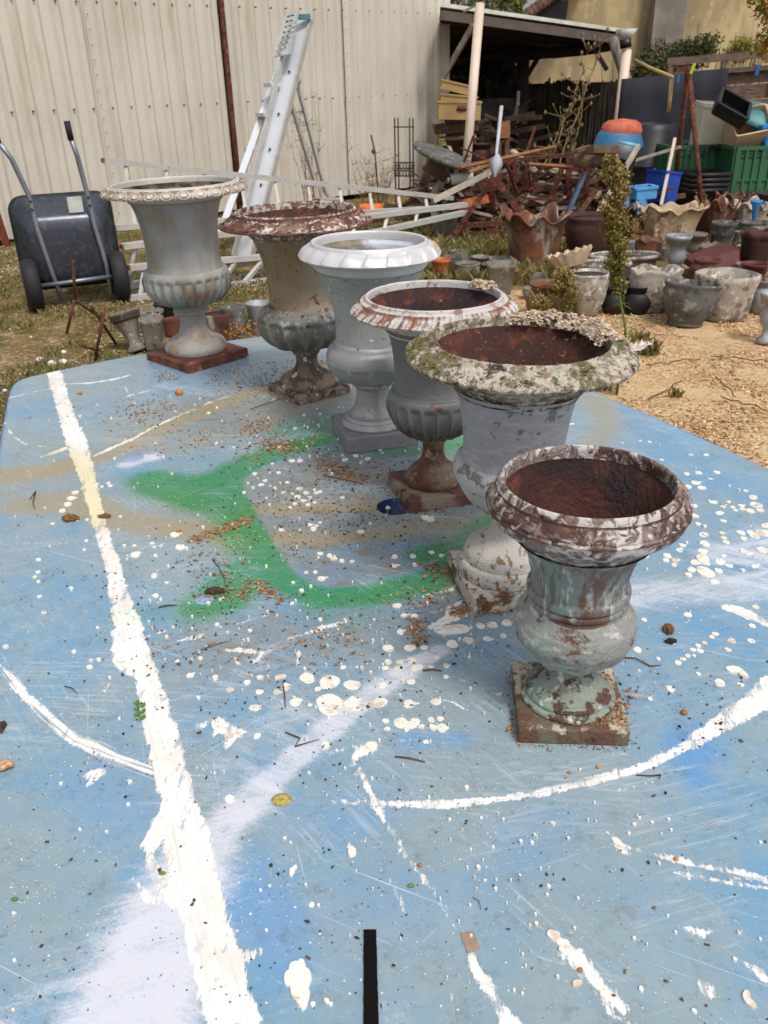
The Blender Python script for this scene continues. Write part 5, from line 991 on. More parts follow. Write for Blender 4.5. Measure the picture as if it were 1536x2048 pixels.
# 6 nearest
cc = corner_c((1027, 1324), (1037, 1459), (1257, 1463), .026)
U[6] = urn(6, 'nearest and smallest iron urn, verdigris and white over brown, with rope-twist rim', cc, .156, .026, radians(-4.5), (0, 0, 0),
    [(.108, .362), (.1085, .376), (.111, .3805), (.114, .3795), (.116, .375), (.1175, .371), (.121, .369), (.1275, .362), (.1312, .352), (.130, .342), (.126, .333), (.119, .327), (.119, .327), (.108, .319), (.095, .306), (.084, .293)],
    [(.094, .301), (.0825, .290), (.0765, .278), (.0715, .262), (.068, .248), (.0662, .235), (.066, .224), (.066, .224), (.0705, .221), (.0712, .216), (.0705, .211), (.067, .208), (.067, .208), (.070, .205), (.070, .200), (.0675, .196), (.070, .190)],
    [(.067, .196), (.0705, .190), (.0755, .183), (.080, .176), (.080, .176), (.0835, .173), (.0855, .164), (.0855, .150), (.082, .138), (.074, .123), (.060, .107), (.043, .095), (.03, .090)],
    [(.027, .093), (.033, .088), (.031, .083), (.028, .078), (.0285, .072), (.034, .064), (.045, .055), (.055, .048), (.055, .048), (.060, .046), (.063, .040), (.0615, .036), (.0615, .036), (.067, .034), (.069, .029), (.067, .025)],
    (c6_rim, c6_body, c6_low, c6_foot, c6_pl, inner_dk), eggs(11, .0055, 'rope', .3, .86), gadroon(8, .005, .4, .98))
# moss and lichen clumps, sawdust heaps sitting on rims
def on_rim(ku, name, r0, r1, z, a0, a1, n, size, m, label, cat, seed, hump=.0, hgt=.6):
    r = np.random.default_rng(seed); t = U[ku]; a = np.radians(r.uniform(a0, a1, n)); a = np.radians((a0 + a1) / 2) + (a - np.radians((a0 + a1) / 2)) * r.random(n) ** .3
    rr_ = r.uniform(r0, r1, n); u_ = (rr_ - r0) / max(r1 - r0, 1e-6); zz = z(rr_) + hump * np.sin(np.clip(u_, 0, 1) * pi) * np.cos((a - np.radians((a0 + a1) / 2)) / np.radians((a1 - a0) / 2) * pi / 2) * r.random(n) ** .3
    V = np.stack([rr_ * np.cos(a), rr_ * np.sin(a), zz], 1); V = V[vnoise(V, 26, 3, seed) > .58] if name == 'moss_tufts' else V
    if name == 'sawdust_heap':
        hn = vnoise(V, 55, 3, seed); un = (np.hypot(V[:, 0], V[:, 1]) - r0) / (r1 - r0); ok = (un > .35 * (1 - hn)) & (hn + .25 * (1 - np.abs(2 * un - 1)) > .52); V[:, 2] += .016 * np.clip(hn - .4, 0, 1) ; V = V[ok]
    Mx = np.array(Matrix.Translation(t.location) @ t.rotation_euler.to_matrix().to_4x4()); V = V @ Mx[:3, :3].T + Mx[:3, 3]
    return scatter(name, V, size, m, parent=None, seed=seed, hgt=hgt)
MOSSM = tone_mat('moss', [S(84, 80, 36), S(118, 112, 50), S(70, 64, 44), S(150, 140, 96), S(60, 56, 34), S(190, 180, 150)], .95)
LIC = tone_mat('pale_lichen_flakes', [S(206, 188, 166), S(166, 138, 112), S(214, 200, 180), S(132, 106, 84), S(222, 208, 190), S(186, 150, 116)], .95)
rz = lambda pr: (lambda r: np.interp(r, [p[0] for p in pr], [p[1] for p in pr]))
r5 = rz([(.12, .445), (.141, .464), (.148, .469), (.154, .464), (.163, .461), (.176, .455), (.185, .448), (.19, .442)])
o = on_rim(5, 'sawdust_heap', .118, .182, r5, -6, 90, 7000, (.0016, .0046), LIC, '', '', 51, .012); tag(o, 'heap of pale bark crumbs lying on the right of the lichen-covered rim', 'crumbs')
o = on_rim(5, 'moss_tufts', .158, .186, r5, 150, 345, 1500, (.001, .0032), MOSSM, '', '', 52, .002, .9); tag(o, 'olive moss growing along the front of the broad rim of the second nearest urn', 'moss')
r4 = rz([(.125, .44), (.134, .449), (.142, .451), (.15, .444), (.169, .430), (.1735, .423)])
o = on_rim(4, 'sawdust_heap', .118, .152, r4, 18, 52, 700, (.002, .005), LIC, '', '', 53, .006); tag(o, 'small heap of pale crumbs on the right back of the white leaf rim', 'crumbs')
r3 = rz([(.13, .503), (.142, .502), (.15, .496), (.16, .490), (.168, .481), (.1715, .474)])
o = on_rim(3, 'rim_crumbs', .152, .171, r3, -20, 20, 260, (.0015, .003), LIC, '', '', 54, .001); tag(o, 'few tan crumbs along the right edge of the silver urn rim', 'crumbs')
r6 = rz([(.1, .364), (.112, .381), (.116, .376), (.122, .370), (.13, .362), (.1335, .352)])
o = on_rim(6, 'rim_crumbs', .114, .133, r6, -30, 60, 420, (.001, .0028), CR, '', '', 55, .001); tag(o, 'orange crumbs along the right side of the nearest urn rim', 'crumbs')
r2 = rz([(.15, .518), (.163, .531), (.17, .526), (.2, .510), (.214, .498)])
o = on_rim(2, 'rim_crumbs', .158, .2, r2, 40, 100, 200, (.0015, .004), LIC, '', '', 56, .001); tag(o, 'pale crumbs stuck on the far side of the rusty leaf rim', 'crumbs')
_t6 = U[6].location; p6 = []
_r = np.random.default_rng(9)
for _k in range(900):
    a_, b_ = _r.uniform(.2, .98) * .075, _r.uniform(-.98, .7) * .075
    if math.hypot(a_, b_) > .068 or a_ > .066: p6.append((_t6[0] + a_, _t6[1] + b_, TZ + .0275))
tag(scatter('plinth_crumbs', np.array(p6), (.001, .003), CR, seed=57, hgt=.6), 'orange-brown crumbs on the right corner of the nearest urn plinth', 'crumbs')
feather(np.array(U[5].location) + [.175, -.03, .445], .04, 'wisp of white fluff on the right edge of the lichen-covered rim', .3)


# brown crumbs added round each plinth to stand in for its contact shadow
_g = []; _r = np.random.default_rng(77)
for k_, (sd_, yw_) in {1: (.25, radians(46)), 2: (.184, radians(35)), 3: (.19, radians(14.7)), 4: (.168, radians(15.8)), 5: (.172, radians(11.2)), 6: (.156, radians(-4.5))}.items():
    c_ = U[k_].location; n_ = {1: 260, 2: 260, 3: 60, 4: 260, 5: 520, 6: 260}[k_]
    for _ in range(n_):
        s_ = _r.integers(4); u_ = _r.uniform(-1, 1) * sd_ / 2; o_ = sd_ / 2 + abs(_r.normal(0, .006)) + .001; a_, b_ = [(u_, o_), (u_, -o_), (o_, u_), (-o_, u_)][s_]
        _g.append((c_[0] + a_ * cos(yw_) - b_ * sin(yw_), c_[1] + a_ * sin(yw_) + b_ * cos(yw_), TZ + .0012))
tag(scatter('plinth_shade_crumbs', np.array(_g), (.001, .0032), CR, seed=78, hgt=.6), 'brown crumbs added as contact shade along the edges of the urn plinths', 'dirt')
# =====================================================================
# LEFT SIDE: wheelbarrow, ladders, rack, small pots
# =====================================================================
GALV = mat('galvanised_steel', S(72, 78, 88), .3, metal=.85, var=(3, .14), layers=[dict(c=S(46, 50, 58), s=1.8, t=.5, w=.12, o=.6), dict(c=S(120, 122, 128), s=24, t=.62, w=.1, o=.3)], bump=(20, .15), rnd=False)
BLK = mat('black_rubber', S(26, 26, 30), .7, var=(14, .2), bump=(60, .5)); ALU = mat('dull_aluminium', S(180, 178, 174), .5, metal=.15, var=(6, .08), layers=[dict(c=S(140, 134, 124), s=14, t=.62, w=.06, o=.6)], bump=(60, .2))
wl_, wr_ = G(70, 620), G(250, 600); bx_ = wr_ - wl_; yaw = atan2(bx_[1], bx_[0]); wc_ = (wl_ + wr_) / 2; hw = np.linalg.norm(bx_) / 2 - .02
wb = thing('wheelbarrow', 'two-wheeled galvanised wheelbarrow stood on its nose with black grips up', 'wheelbarrow', wc_, (radians(-4), 0, yaw))
def lp(x, y, z): return (x, y, z)
q = MB(); rings = []
def rrect(hx, hz, cz, y, r, n=6):
    o = []
    for cx, cz_, a0 in ((hx - r, hz - r, 0), (-hx + r, hz - r, 90), (-hx + r, -hz + r, 180), (hx - r, -hz + r, 270)):
        for j in range(n + 1):
            a = radians(a0 + 90 * j / n); o.append((cx + r * cos(a), y, cz + cz_ + r * sin(a)))
    return o
secs = [rrect(.375, .345, .49, .20, .10), rrect(.38, .35, .49, .185, .1), rrect(.365, .335, .49, .175, .1), rrect(.30, .25, .45, -.01, .1), rrect(.27, .22, .44, -.035, .09), rrect(.2, .15, .44, -.04, .06)]
n_ = len(secs[0]); vv = [p for s_ in secs for p in s_]
q.add(vv, [(i * n_ + j, (i + 1) * n_ + j, (i + 1) * n_ + (j + 1) % n_, i * n_ + (j + 1) % n_) for i in range(len(secs) - 1) for j in range(n_)] + [tuple(5 * n_ + j for j in range(n_))[::-1]], True)
o = q.build('tray', GALV, wb, local=False); so = o.modifiers.new('thick', 'SOLIDIFY'); so.thickness = .006
q = MB(); q.tube(secs[0] + [secs[0][0]], .022, 8, False); q.build('rim', BLK, wb, local=False)
TUBE = mat('bright_steel_tube', S(132, 138, 148), .4, metal=.6, var=(9, .1), bump=(40, .2))
for sx, x0, x1 in ((-1, -.225, -.36), (1, .2, .15)):
    q = MB(); q.tube([(x0 + .06 * -sx * 0 + .09 * (1 if sx < 0 else .55), -.055, .06), (x0 + .05, -.075, .3), (x0 + .01, -.08, .62), (x0, -.075, .86), ((x0 + x1) / 2, -.1, 1.12), (x1, -.12, 1.24)], .019, 12); q.build('handle_tube', TUBE, wb, local=False)
    q = MB(); q.tube([(x1, -.12, 1.23), (x1 + (x1 - x0) * .12, -.128, 1.36)], .023, 12); q.build('grip', BLK, wb, local=False)
    q = MB(); [q.tube([(x0 + .003, -.09, z), (x0 + .003, -.106, z)], .011, 6) for z in (.76, .82)]; q.build('bolts', GALV, wb, 'stuff', local=False)
q = MB(); q.tube([(-hw + .03, -.08, .19), (hw - .03, -.08, .21)], .017, 12); q.build('axle', TUBE, wb, local=False)
for sx in (-1, 1):
    M_ = Matrix.Rotation(radians(90), 4, 'Y') @ Matrix.Rotation(0, 4, 'Z'); q = MB()
    q.lathe([(.10, -.045), (.15, -.064), (.183, -.056), (.198, -.025), (.2, 0), (.198, .025), (.183, .056), (.15, .064), (.10, .045)], 36, (sx * (hw + .0), -.05, .2), M=M_)
    wh = q.build('tyre', BLK, wb, local=False)
    q = MB(); q.lathe([(0, -.02), (.06, -.03), (.1, -.028), (.1, .028), (.06, .03), (0, .02)], 24, (sx * hw, -.05, .2), M=M_); q.build('wheel_rim', GALV, wb, local=False)
q = MB(); q.box((.10, -.040, .77), (.11, .003, .12), Matrix.Rotation(radians(13), 3, 'X')); q.build('paper_label', mat('white_paper_label', S(206, 206, 204), .6), wb, local=False)

def along(a, b, t): return np.array(a) + (np.array(b) - np.array(a)) * t
def lying_ladder(label, rails, rungs, grp='aluminium ladders lying on their sides'):
    """rails: two (p,q); rungs: list of fractions"""
    t = thing('aluminium_ladder', label, 'ladder', (rails[1][0][0], rails[1][0][1], 0), group=grp)
    for a, b in rails:
        q = MB(); q.bar(a, b, .085, .045); q.build('rail', ALU, t)
        e = MB(); e.bar(a - (b - a) / np.linalg.norm(b - a) * .012, a + (b - a) / np.linalg.norm(b - a) * .03, .08, .034); e.build('end_cap', mat('faded_red_cap', S(146, 90, 80), .7), t)
    for f in rungs:
        q = MB(); q.bar(along(*rails[0], f) - [0, 0, .01], along(*rails[1], f) + [0, 0, .01], .04, .03, (1, 0, 0)); q.build('rung', ALU, t)
    return t
YL, YR = 7.35, 9.3
lying_ladder('topmost aluminium ladder, its upper rail slanting from behind the left urn to the junk heap', [(P(207, 321, 7.75), P(903, 396, 9.75)), (P(229, 455, 7.5), P(905, 414, 9.72))], [.05 + .095 * k for k in range(10)])
lying_ladder('middle aluminium ladder of the lying pile, ending at the wooden support', [(P(245, 493, YL - .1), P(931, 409, YR)), (P(233, 577, YL - .15), P(930, 425, YR - .1))], [.03 + .1 * k for k in range(9)])
lying_ladder('lowest aluminium ladder of the lying pile, close to the ground', [(P(258, 535, YL - .2), P(700, 500, 8.4)), (P(256, 597, YL - .3), P(640, 548, 8.0))], [.06 + .13 * k for k in range(7)])
for x, y0, y1, Y, lab in ((888, 430, 505, 9.25, 'grey wooden support under the right ladder ends'), (905, 430, 498, 9.3, 'second grey wooden support beside the first one under the ladders')):
    a, b = P(x, y0, Y), G(x - 8, y1 + 0); q = MB(); q.bar((a[0], Y, a[2]), (b[0], Y, 0), .12, .05, (0, 1, 0)); tag(q.build('wooden_support', GREYW), lab, 'support')
# tall A-shaped step ladder
sl = thing('step_ladder', 'tall aluminium platform step ladder standing against the shed', 'ladder', G(470, 520))
SIDE = mat('bright_aluminium', S(204, 208, 216), .45, metal=.15, var=(3, .05), bump=(30, .1))
q = MB(); q.bar(P(486, 512, 8.8), P(604, 40, 10.0), .18, .03, (-.45, -.89, 0)); q.build('stile', SIDE, sl)
for dx_ in (-.095, .095):
    q = MB(); q.bar(P(486, 512, 8.74) + [dx_, 0, 0], P(604, 40, 9.94) + [dx_, 0, 0], .022, .06, (-.45, -.89, 0)); q.build('stile_flange', ALU, sl)
for f_ in (.12, .3, .45, .6, .78):
    q = MB(); pp_ = P(486, 512, 8.76) + (P(604, 40, 9.96) - P(486, 512, 8.76)) * f_; q.tube([pp_ + [0, .02, 0], pp_ + [0, -.01, 0]], .012, 8); q.build('rivet', GALV, sl)
q = MB(); q.bar(P(440, 470, 9.2), P(567, 112, 10.1), .035, .07, (1, 0, 0)); q.build('stile', SIDE, sl)
q = MB(); q.bar(P(474, 470, 9.0), P(580, 112, 9.95), .02, .05, (1, 0, 0)); q.build('inner_rail', SIDE, sl)
for a, b in (((520, 230), (536, 229)), ((497, 299), (517, 301)), ((474, 366), (497, 368)), ((455, 428), (474, 432)), ((536, 170), (552, 170))):
    q = MB(); q.bar(P(*a, 9.8), P(*b, 9.6), .10, .035); q.build('tread', SIDE, sl)
q = MB(); q.poly([P(571, 30, 9.9), P(594, 24, 9.75), P(577, 108, 9.6), P(546, 115, 9.75)], (.02, .04, 0)); pf = q.build('platform', mat('checker_plate', S(206, 214, 214), .4, metal=.3, var=(14, .06), bump=(40, 1.)), sl)
for i in range(8):
    for j in range(3):
        u, v = (i + .5) / 8, (j + .5) / 3; a = P(*(np.array([571, 30]) * (1 - u) * (1 - v) + np.array([594, 24]) * (1 - u) * v + np.array([546, 115]) * u * (1 - v) + np.array([577, 108]) * u * v), 9.68)
        q = MB(); q.bar(a - [.035, 0, .005], a + [.035, 0, .01], .012, .012); q.build('tread_ridge', SIDE, pf)
q = MB(); q.box(P(608, 34, 9.9), (.13, .06, .05)); q.build('top_cap', mat('teal_cap', S(70, 120, 130), .5), sl)
for a, b in (((592, 158), (652, 388)), ((577, 190), (632, 372))):
    q = MB(); q.bar(P(*a, 10.4), P(*b, 10.6), .05, .03); q.build('back_leg', ALU, sl)
for a, b in (((568, 226), (610, 224)), ((594, 245), (618, 244)), ((632, 370), (665, 370)), ((640, 398), (686, 398))):
    q = MB(); q.bar(P(*a, 10.45), P(*b, 10.5), .04, .03); q.build('crossbar', ALU, sl)
q = MB(); q.bar(P(652, 385, 10.6), P(700, 490, 10.7), .05, .03); q.build('back_leg', ALU, sl)
q = MB(); q.lathe([(.05, -.02), (.06, 0), (.05, .02), (0, .02)], 14, P(592, 160, 10.35), M=Matrix.Rotation(radians(90), 4, 'X')); q.build('hinge', ALU, sl)

IRON = mat('black_wrought_iron', S(40, 38, 38), .6, var=(20, .3))
Yk = 12.2; fb = P(808, 440, Yk); rk = thing('wrought_iron_stand', 'slender black wrought-iron plant stand in front of the shed wall', 'plant stand', (fb[0], fb[1], 0))
for x in (789, 796, 819, 826): q = MB(); a = P(x, 236, Yk + (.15 if x in (796, 819) else 0)); q.tube([(a[0], a[1], 0), a], .011, 6); q.build('leg', IRON, rk)
for y in (254, 325, 337, 341, 352): q = MB(); q.bar(P(787, y, Yk - .01), P(829, y, Yk - .01), .014, .016); q.build('crossbar', IRON, rk)
q = MB()
for y0, y1 in ((326, 337), (342, 352)):
    for k in range(7):
        c = P(791 + k * 6, (y0 + y1) / 2, Yk - .02); q.tube([c + [.017 * cos(t), 0, .03 * sin(t)] for t in np.linspace(0, 6.28, 9)], .004, 4, False)
q.build('scrollwork', IRON, rk, 'stuff')
c = P(752, 430, 11.6); st = thing('rod_tool', 'thin rusty rod with a clamp leaning by the shed wall left of the iron stand', 'rod', (c[0], c[1], 0))
q = MB(); q.tube([(c[0] + .05, c[1], 0), P(750, 305, 11.6), P(742, 270, 11.6)], .013, 6); q.build('shaft', RUSTM, st); q = MB(); q.lathe([(0, -.03), (.03, -.01), (.03, .01), (0, .03)], 8, P(747, 303, 11.58)); q.build('clamp', DARKW, st)
c = P(742, 422, 10); q = MB(); q.lathe([(.0, .12), (.12, .12), (.14, .1), (.14, 0), (0, 0)], 16, c - [0, 0, .05]); tag(q.build('orange_tub', mat('bright_orange_plastic', S(232, 110, 40), .5)), 'bright orange plastic tub glimpsed behind the ladder pile', 'tub')
c = P(505, 568, 8.0); q = MB(); q.poly([P(430, 567, 8), P(520, 562, 8), P(520, 571, 8), P(430, 575, 8)][::-1], (0, .1, 0)); tag(q.build('blue_strip', mat('dark_blue_plastic', S(36, 52, 120), .5)), 'dark blue plastic strip lying under the ladders', 'strip')
q = MB(); q.poly([P(452, 556, 7.8), P(523, 545, 8), P(523, 572, 8), P(455, 578, 7.8)][::-1], (0, .06, 0)); tag(q.build('white_board', mat('dirty_white_board', S(190, 186, 180), .7, var=(6, .15))), 'dirty white board lying under the ladder pile behind the two left urns', 'board')

# rusty stake tripods in the grass
for (pts, lab) in (([((149, 600), (133, 668)), ((149, 600), (210, 640)), ((150, 598), (146, 520))], 'leftmost thin rusty bent stake in front of the wheelbarrow'), ([((209, 620), (190, 720)), ((182, 612), (232, 688)), ((160, 690), (200, 702))], 'rusty crossed stakes in the grass just behind the table corner')):
    c = G(*pts[0][1]); t = thing('rusty_stake', lab, 'stake', c, group='rusty stakes in the grass')
    for a, b in pts:
        g = G(*b) if b[1] > 630 else P(*b, c[1]); h = P(*a, c[1]); q = MB(); q.tube([g, h], .011, 6); q.build('rod', RUSTM, t)
# white snail-like stones
WS = mat('white_stone', S(214, 208, 204), .7, bump=(60, .5))
for i, (x, y, s) in enumerate([(80, 722, 8), (104, 730, 9), (128, 727, 9), (128, 706, 6), (65, 744, 5), (226, 703, 4), (20, 660, 3), (62, 675, 3), (10, 783, 5)]):
    g = G(x, y); k = mpp(g) * s; q = MB(); q.lathe([(0, 1.1), (.6, .95), (.95, .5), (1, .1), (.7, -.3)], 9, g, sx=k, sy=k * .8, M=Matrix.Diagonal((1, 1, k, 1))) if 0 else q.lathe([(0, 1.1 * k), (.6 * k, .9 * k), (.95 * k, .5 * k), (k, .1 * k), (.7 * k, -.2 * k)], 9, g, sy=.75)
    tag(q.build('white_stone', WS), 'whitish stone in the grass, ' + ['left one of the row of three', 'middle one of the row of three', 'right one of the row of three', 'behind the row of three', 'nearest the table corner', 'right of the rusty crossed stakes', 'at the left edge, farther one', 'between the wheelbarrow wheel and the picture edge', 'touching the left picture edge'][i], 'stone', 'white stones in the grass')

# ---------------- pots ----------------
CONC = mat('grey_concrete', S(120, 114, 104), .92, var=(9, .16), layers=[dict(c=S(96, 92, 80), s=13, t=.56, w=.08, o=.7), dict(c=S(178, 172, 160), s=22, t=.62, w=.05, o=.7)], bump=(60, .9))
CONCD = mat('dark_weathered_concrete', S(88, 86, 84), .9, var=(8, .2), layers=[dict(c=S(150, 148, 142), s=12, t=.6, w=.06, o=.8), dict(c=S(54, 52, 50), s=9, t=.6, w=.08)], bump=(60, .9))
PALE = mat('pale_limewashed_iron', S(158, 150, 140), .8, var=(9, .14), layers=[dict(c=S(112, 100, 88), s=11, t=.56, w=.05), dict(c=S(208, 202, 194), s=16, t=.58, w=.05, o=.8), dict(c=S(128, 84, 56), s=14, t=.68, w=.04)], bump=(60, .9))
TERRA = mat('dark_terracotta', S(98, 56, 44), .85, var=(6, .2), layers=[dict(c=S(70, 40, 34), s=9, t=.58, w=.06)], bump=(50, .6))
RUSTP = mat('rust_brown_iron', S(88, 56, 42), .85, var=(5, .3), rnd=True, layers=[dict(c=S(120, 72, 44), s=7, t=.55, w=.08), dict(c=S(150, 142, 126), s=5, t=.60, w=.07, st=(1.5, 1.5, .5)), dict(c=S(58, 36, 30), s=9, t=.62, w=.06)], bump=(40, 1.))
SILV = mat('dull_silver_paint', S(150, 154, 160), .45, metal=.3, var=(6, .12), layers=[dict(c=S(100, 98, 96), s=11, t=.62, w=.07)], bump=(50, .5))
BLKP = mat('black_glaze_plastic', S(28, 26, 28), .6, var=(8, .2), bump=(30, .3)); DKR = mat('dark_rust_brown', S(66, 38, 34), .85, var=(6, .3), bump=(40, .8))
CREAM = mat('cream_rust_ruffle', S(170, 150, 120), .85, var=(6, .2), layers=[dict(c=S(118, 66, 42), s=6, t=.55, w=.08), dict(c=S(206, 190, 160), s=12, t=.6, w=.06)], bump=(40, 1.))
OXI = mat('orange_oxide', S(176, 92, 44), .75, var=(9, .25), layers=[dict(c=S(206, 150, 90), s=8, t=.6, w=.08), dict(c=S(112, 50, 30), s=6, t=.6, w=.08)])
SOIL = mat('old_potting_soil', S(58, 48, 40), 1., var=(30, .3), bump=(90, 1.5))
PROF = dict(
    cone=[(.62, 0), (.62, .05), (.66, .1), (.98, .97), (1, 1)], bucket=[(.7, 0), (.74, .1), (.92, .86), (1, .9), (1, 1)], vase=[(.62, 0), (.66, .05), (.4, .16), (.36, .28), (.62, .62), (.84, .9), (1, .95), (1, 1)],
    goblet=[(.7, 0), (.7, .06), (.34, .14), (.3, .3), (.62, .4), (.74, .52), (.62, .66), (.6, .82), (1, .94), (1, 1)], bowl=[(.55, 0), (.6, .04), (.9, .4), (1, .8), (.94, .88), (1, .94), (1, 1)], jar=[(.62, 0), (.85, .2), (1, .5), (.9, .78), (.72, .88), (.78, .94), (.78, 1)],
    belly=[(.7, 0), (.95, .28), (1, .5), (.82, .7), (.6, .84), (.86, .97), (.88, 1)], trough=[(.78, 0), (.82, .1), (.9, .6), (1, .9), (1, 1)], straight=[(.95, 0), (.97, .1), (1, .96), (1, 1)], fluted=[(.66, 0), (.7, .1), (.98, .92), (1, 1)])
def pot(x, yb, wpx, hpx, prof, m, label, name='plant_pot', cat='pot', sq=0., wav=None, tilt=None, yaw=0., sy=1., n=32, rimw=.06, soil=None, fill=.8, group='old pots and planters on the ground', g=None, ribs=0, foot=None, relief=0, beads=0):
    c = np.array(G(x, yb)) if g is None else np.array(g); k = mpp(c); R_, H_ = wpx / 2 * k, hpx * k * 1.03; c = c + np.array([0, R_ * .5, 0]) if g is None else c
    t = thing(name, label, cat, c, (tilt[0] if tilt else 0, tilt[1] if tilt else 0, yaw), group)
    pr = [(r * R_, z * H_) for r, z in PROF[prof]]; w_ = (wav[0], wav[1] * H_, wav[2] * H_) if wav else None; nn = max(n, 48 if (wav or ribs) else n)
    q = MB(); q.lathe([(0, pr[0][1])] + pr + [(pr[-1][0] * (1 - rimw), pr[-1][1]), (pr[-2][0] * (1 - rimw * 1.6), pr[-1][1] * fill), (0, pr[-1][1] * fill - .003)][:3] if 0 else [(0.001, 0)] + pr + [(pr[-1][0] * (1 - rimw), pr[-1][1]), (pr[-1][0] * (1 - rimw * 1.6), pr[-1][1] * fill), (.001, pr[-1][1] * fill)], nn, (0, 0, 0), sq, w_, sy=sy)
    if ribs:
        q.v = [(x_ * (1 + .03 * (1 if (int((atan2(y_, x_) + pi) / (2 * pi) * nn + .01) % 3 == 0) else 0)), y_ * (1 + .03 * (1 if (int((atan2(y_, x_) + pi) / (2 * pi) * nn + .01) % 3 == 0) else 0)), z_) for x_, y_, z_ in q.v]
    if relief:
        vv_ = np.array(q.v); d_ = 1 + relief * (vnoise(vv_ / R_, 3.2, 2, int(x)) - .5); vv_[:, :2] *= d_[:, None]; q.v = [tuple(v_) for v_ in vv_]
    q.build('body', m, t, local=False)
    if soil: q = MB(); q.lathe([(.001, pr[-1][1] * fill + .006), (pr[-1][0] * (1 - rimw * 1.7), pr[-1][1] * fill + .004), (pr[-1][0] * .6, pr[-1][1] * fill - .02)], 24, (0, 0, 0), sq, sy=sy); q.build('soil', SOIL, t, local=False)
    if beads:
        q = MB()
        for j in range(beads):
            a = 2 * pi * j / beads; q.lathe([(0, .02), (.017, .012), (.02, 0), (.015, -.012), (0, -.018)], 6, (pr[-1][0] * 1.01 * cos(a), pr[-1][0] * 1.01 * sy * sin(a), pr[-1][1] - .008))
        q.build('beaded_edge', PALE, t, 'stuff', local=False)
    if foot: q = MB(); q.lathe([(0, -.005), (foot * R_, -.005), (foot * R_ * 1.03, .012), (foot * R_ * .8, .03), (0, .03)], 28); q.build('saucer', CONCD, t, local=False)
    return t
LP = 'small pots behind the left urns'
pot(272, 706, 66, 78, 'vase', CONC, 'pale grey trumpet-shaped pot leaning left behind the far left urn', tilt=(radians(-10), radians(-16)), group=LP, soil=1)
pot(309, 702, 42, 62, 'bucket', CONC, 'square grey pot with crenellated rim right of the trumpet-shaped one', sq=.9, wav=(8, .05, .9), group=LP, soil=1)
pot(306, 668, 46, 42, 'bucket', CONC, 'wavy grey pot behind the crenellated square pot', sq=.6, wav=(8, .05, .9), group=LP, soil=1)
pot(332, 655, 42, 46, 'bucket', BLKP, 'black plastic flowerpot behind the foot of the far left urn', group=LP, soil=1)
pot(346, 672, 34, 32, 'straight', TERRA, 'small brown flowerpot half behind the far left urn', group=LP, soil=1)
pot(320, 704, 26, 18, 'cone', CONC, 'tiny pale pot rim at the corner of the rusty plinth', group=LP)
pot(436, 690, 62, 60, 'straight', RUSTP, 'brown flaking round pot with whitish rim between the first two urns', group=LP, fill=.9, soil=1)
pot(470, 684, 52, 66, 'straight', CONCD, 'grey eight-sided pot beside the flaking brown one', sq=0., n=8, group=LP)
pot(520, 672, 50, 62, 'cone', SILV, 'pale blue-grey cone pot next to the cream urn', group=LP)
c = G(495, 690); leafcloud('dry_weeds', [(c[0], c[1], .08, .18, .1, .1), (c[0] + .2, c[1] + .1, .08, .1, .1, .1)], 900, .012, tone_mat('orange_dry_leaves', [S(150, 96, 46), S(176, 124, 64), S(120, 96, 50)]), None, 5, 'stuff'); tag(bpy.data.objects['dry_weeds'], 'orange dry weeds between the small pots and the table edge', 'weeds')
FERN = tone_mat('fresh_fern', [S(46, 78, 36), S(80, 116, 54), S(60, 92, 44)], .7)
for i, (x, y, s, lab) in enumerate([(438, 610, .16, 'small green fern between the first two urns'), (522, 622, .13, 'green fern tuft left of the cream urn bowl'), (385, 620, .1, 'low green weeds behind the far left urn stem')]):
    c = G(x, y + 20); t = thing('fern', lab, 'fern', c, group='ferns under the ladders')
    q = MB()
    for k in range(13):
        a = k * 2.4; d = np.array([cos(a), sin(a), 0]); tip = c + d * s + [0, 0, s * .9]; mid = c + d * s * .45 + [0, 0, s * .8]
        for j in range(9):
            u = j / 9; p = (1 - u) ** 2 * c + 2 * u * (1 - u) * mid + u * u * tip; sd_ = np.array([-d[1], d[0], -.1]) * s * .22 * (1 - u * .8)
            for sg in (-1, 1): q.add([p, p + sd_ * sg * .6 + d * .01, p + sd_ * sg, p + sd_ * sg * .5 - d * .008], [(0, 1, 2, 3)])
    q.build('fronds', FERN, t, 'stuff')
# dried weeds along the shed
DRY = mat('dry_stalk', S(134, 112, 84), .95, bump=None)
for i, (x, yb, top, n, lab) in enumerate([(750, 400, 300, 26, 'dry brown weed stalks against the shed next to the thin rod'), (625, 400, 205, 12, 'tall thin dry weed between the back legs of the step ladder'), (850, 395, 345, 10, 'dry tuft beside the tilted round table top'), (352, 380, 320, 3, 'single dry stalk rising behind the ladder rail')]):
    c = P(x, yb, 10.9); g = np.array([c[0], c[1], 0]); h = P(x, top, 10.9)[2]; t = thing('dry_weed', lab, 'weed', g, group='dry weeds along the shed'); q = MB()
    for k in range(n):
        e = g + np.array([random.gauss(0, .14), random.gauss(0, .08), h * random.uniform(.5, 1.05)]); pts_ = jag(g + [random.gauss(0, .06), 0, 0], e, 5, .015); q.tube(pts_, [.005, .004, .004, .003, .002, .0015], 4)
        for _ in range(12):
            p = pts_[random.randint(2, 5)]; d = np.array([random.gauss(0, .06), random.gauss(0, .04), random.uniform(.0, .08)]); q.tube([p, p + d], [.0025, .001], 3); p = p + d; s = .007; q.add([p + [s, 0, 0], p + [0, 0, s], p - [s, 0, 0], p - [0, 0, s]], [(0, 1, 2, 3)])
    q.build('stalks', DRY, t, 'stuff')

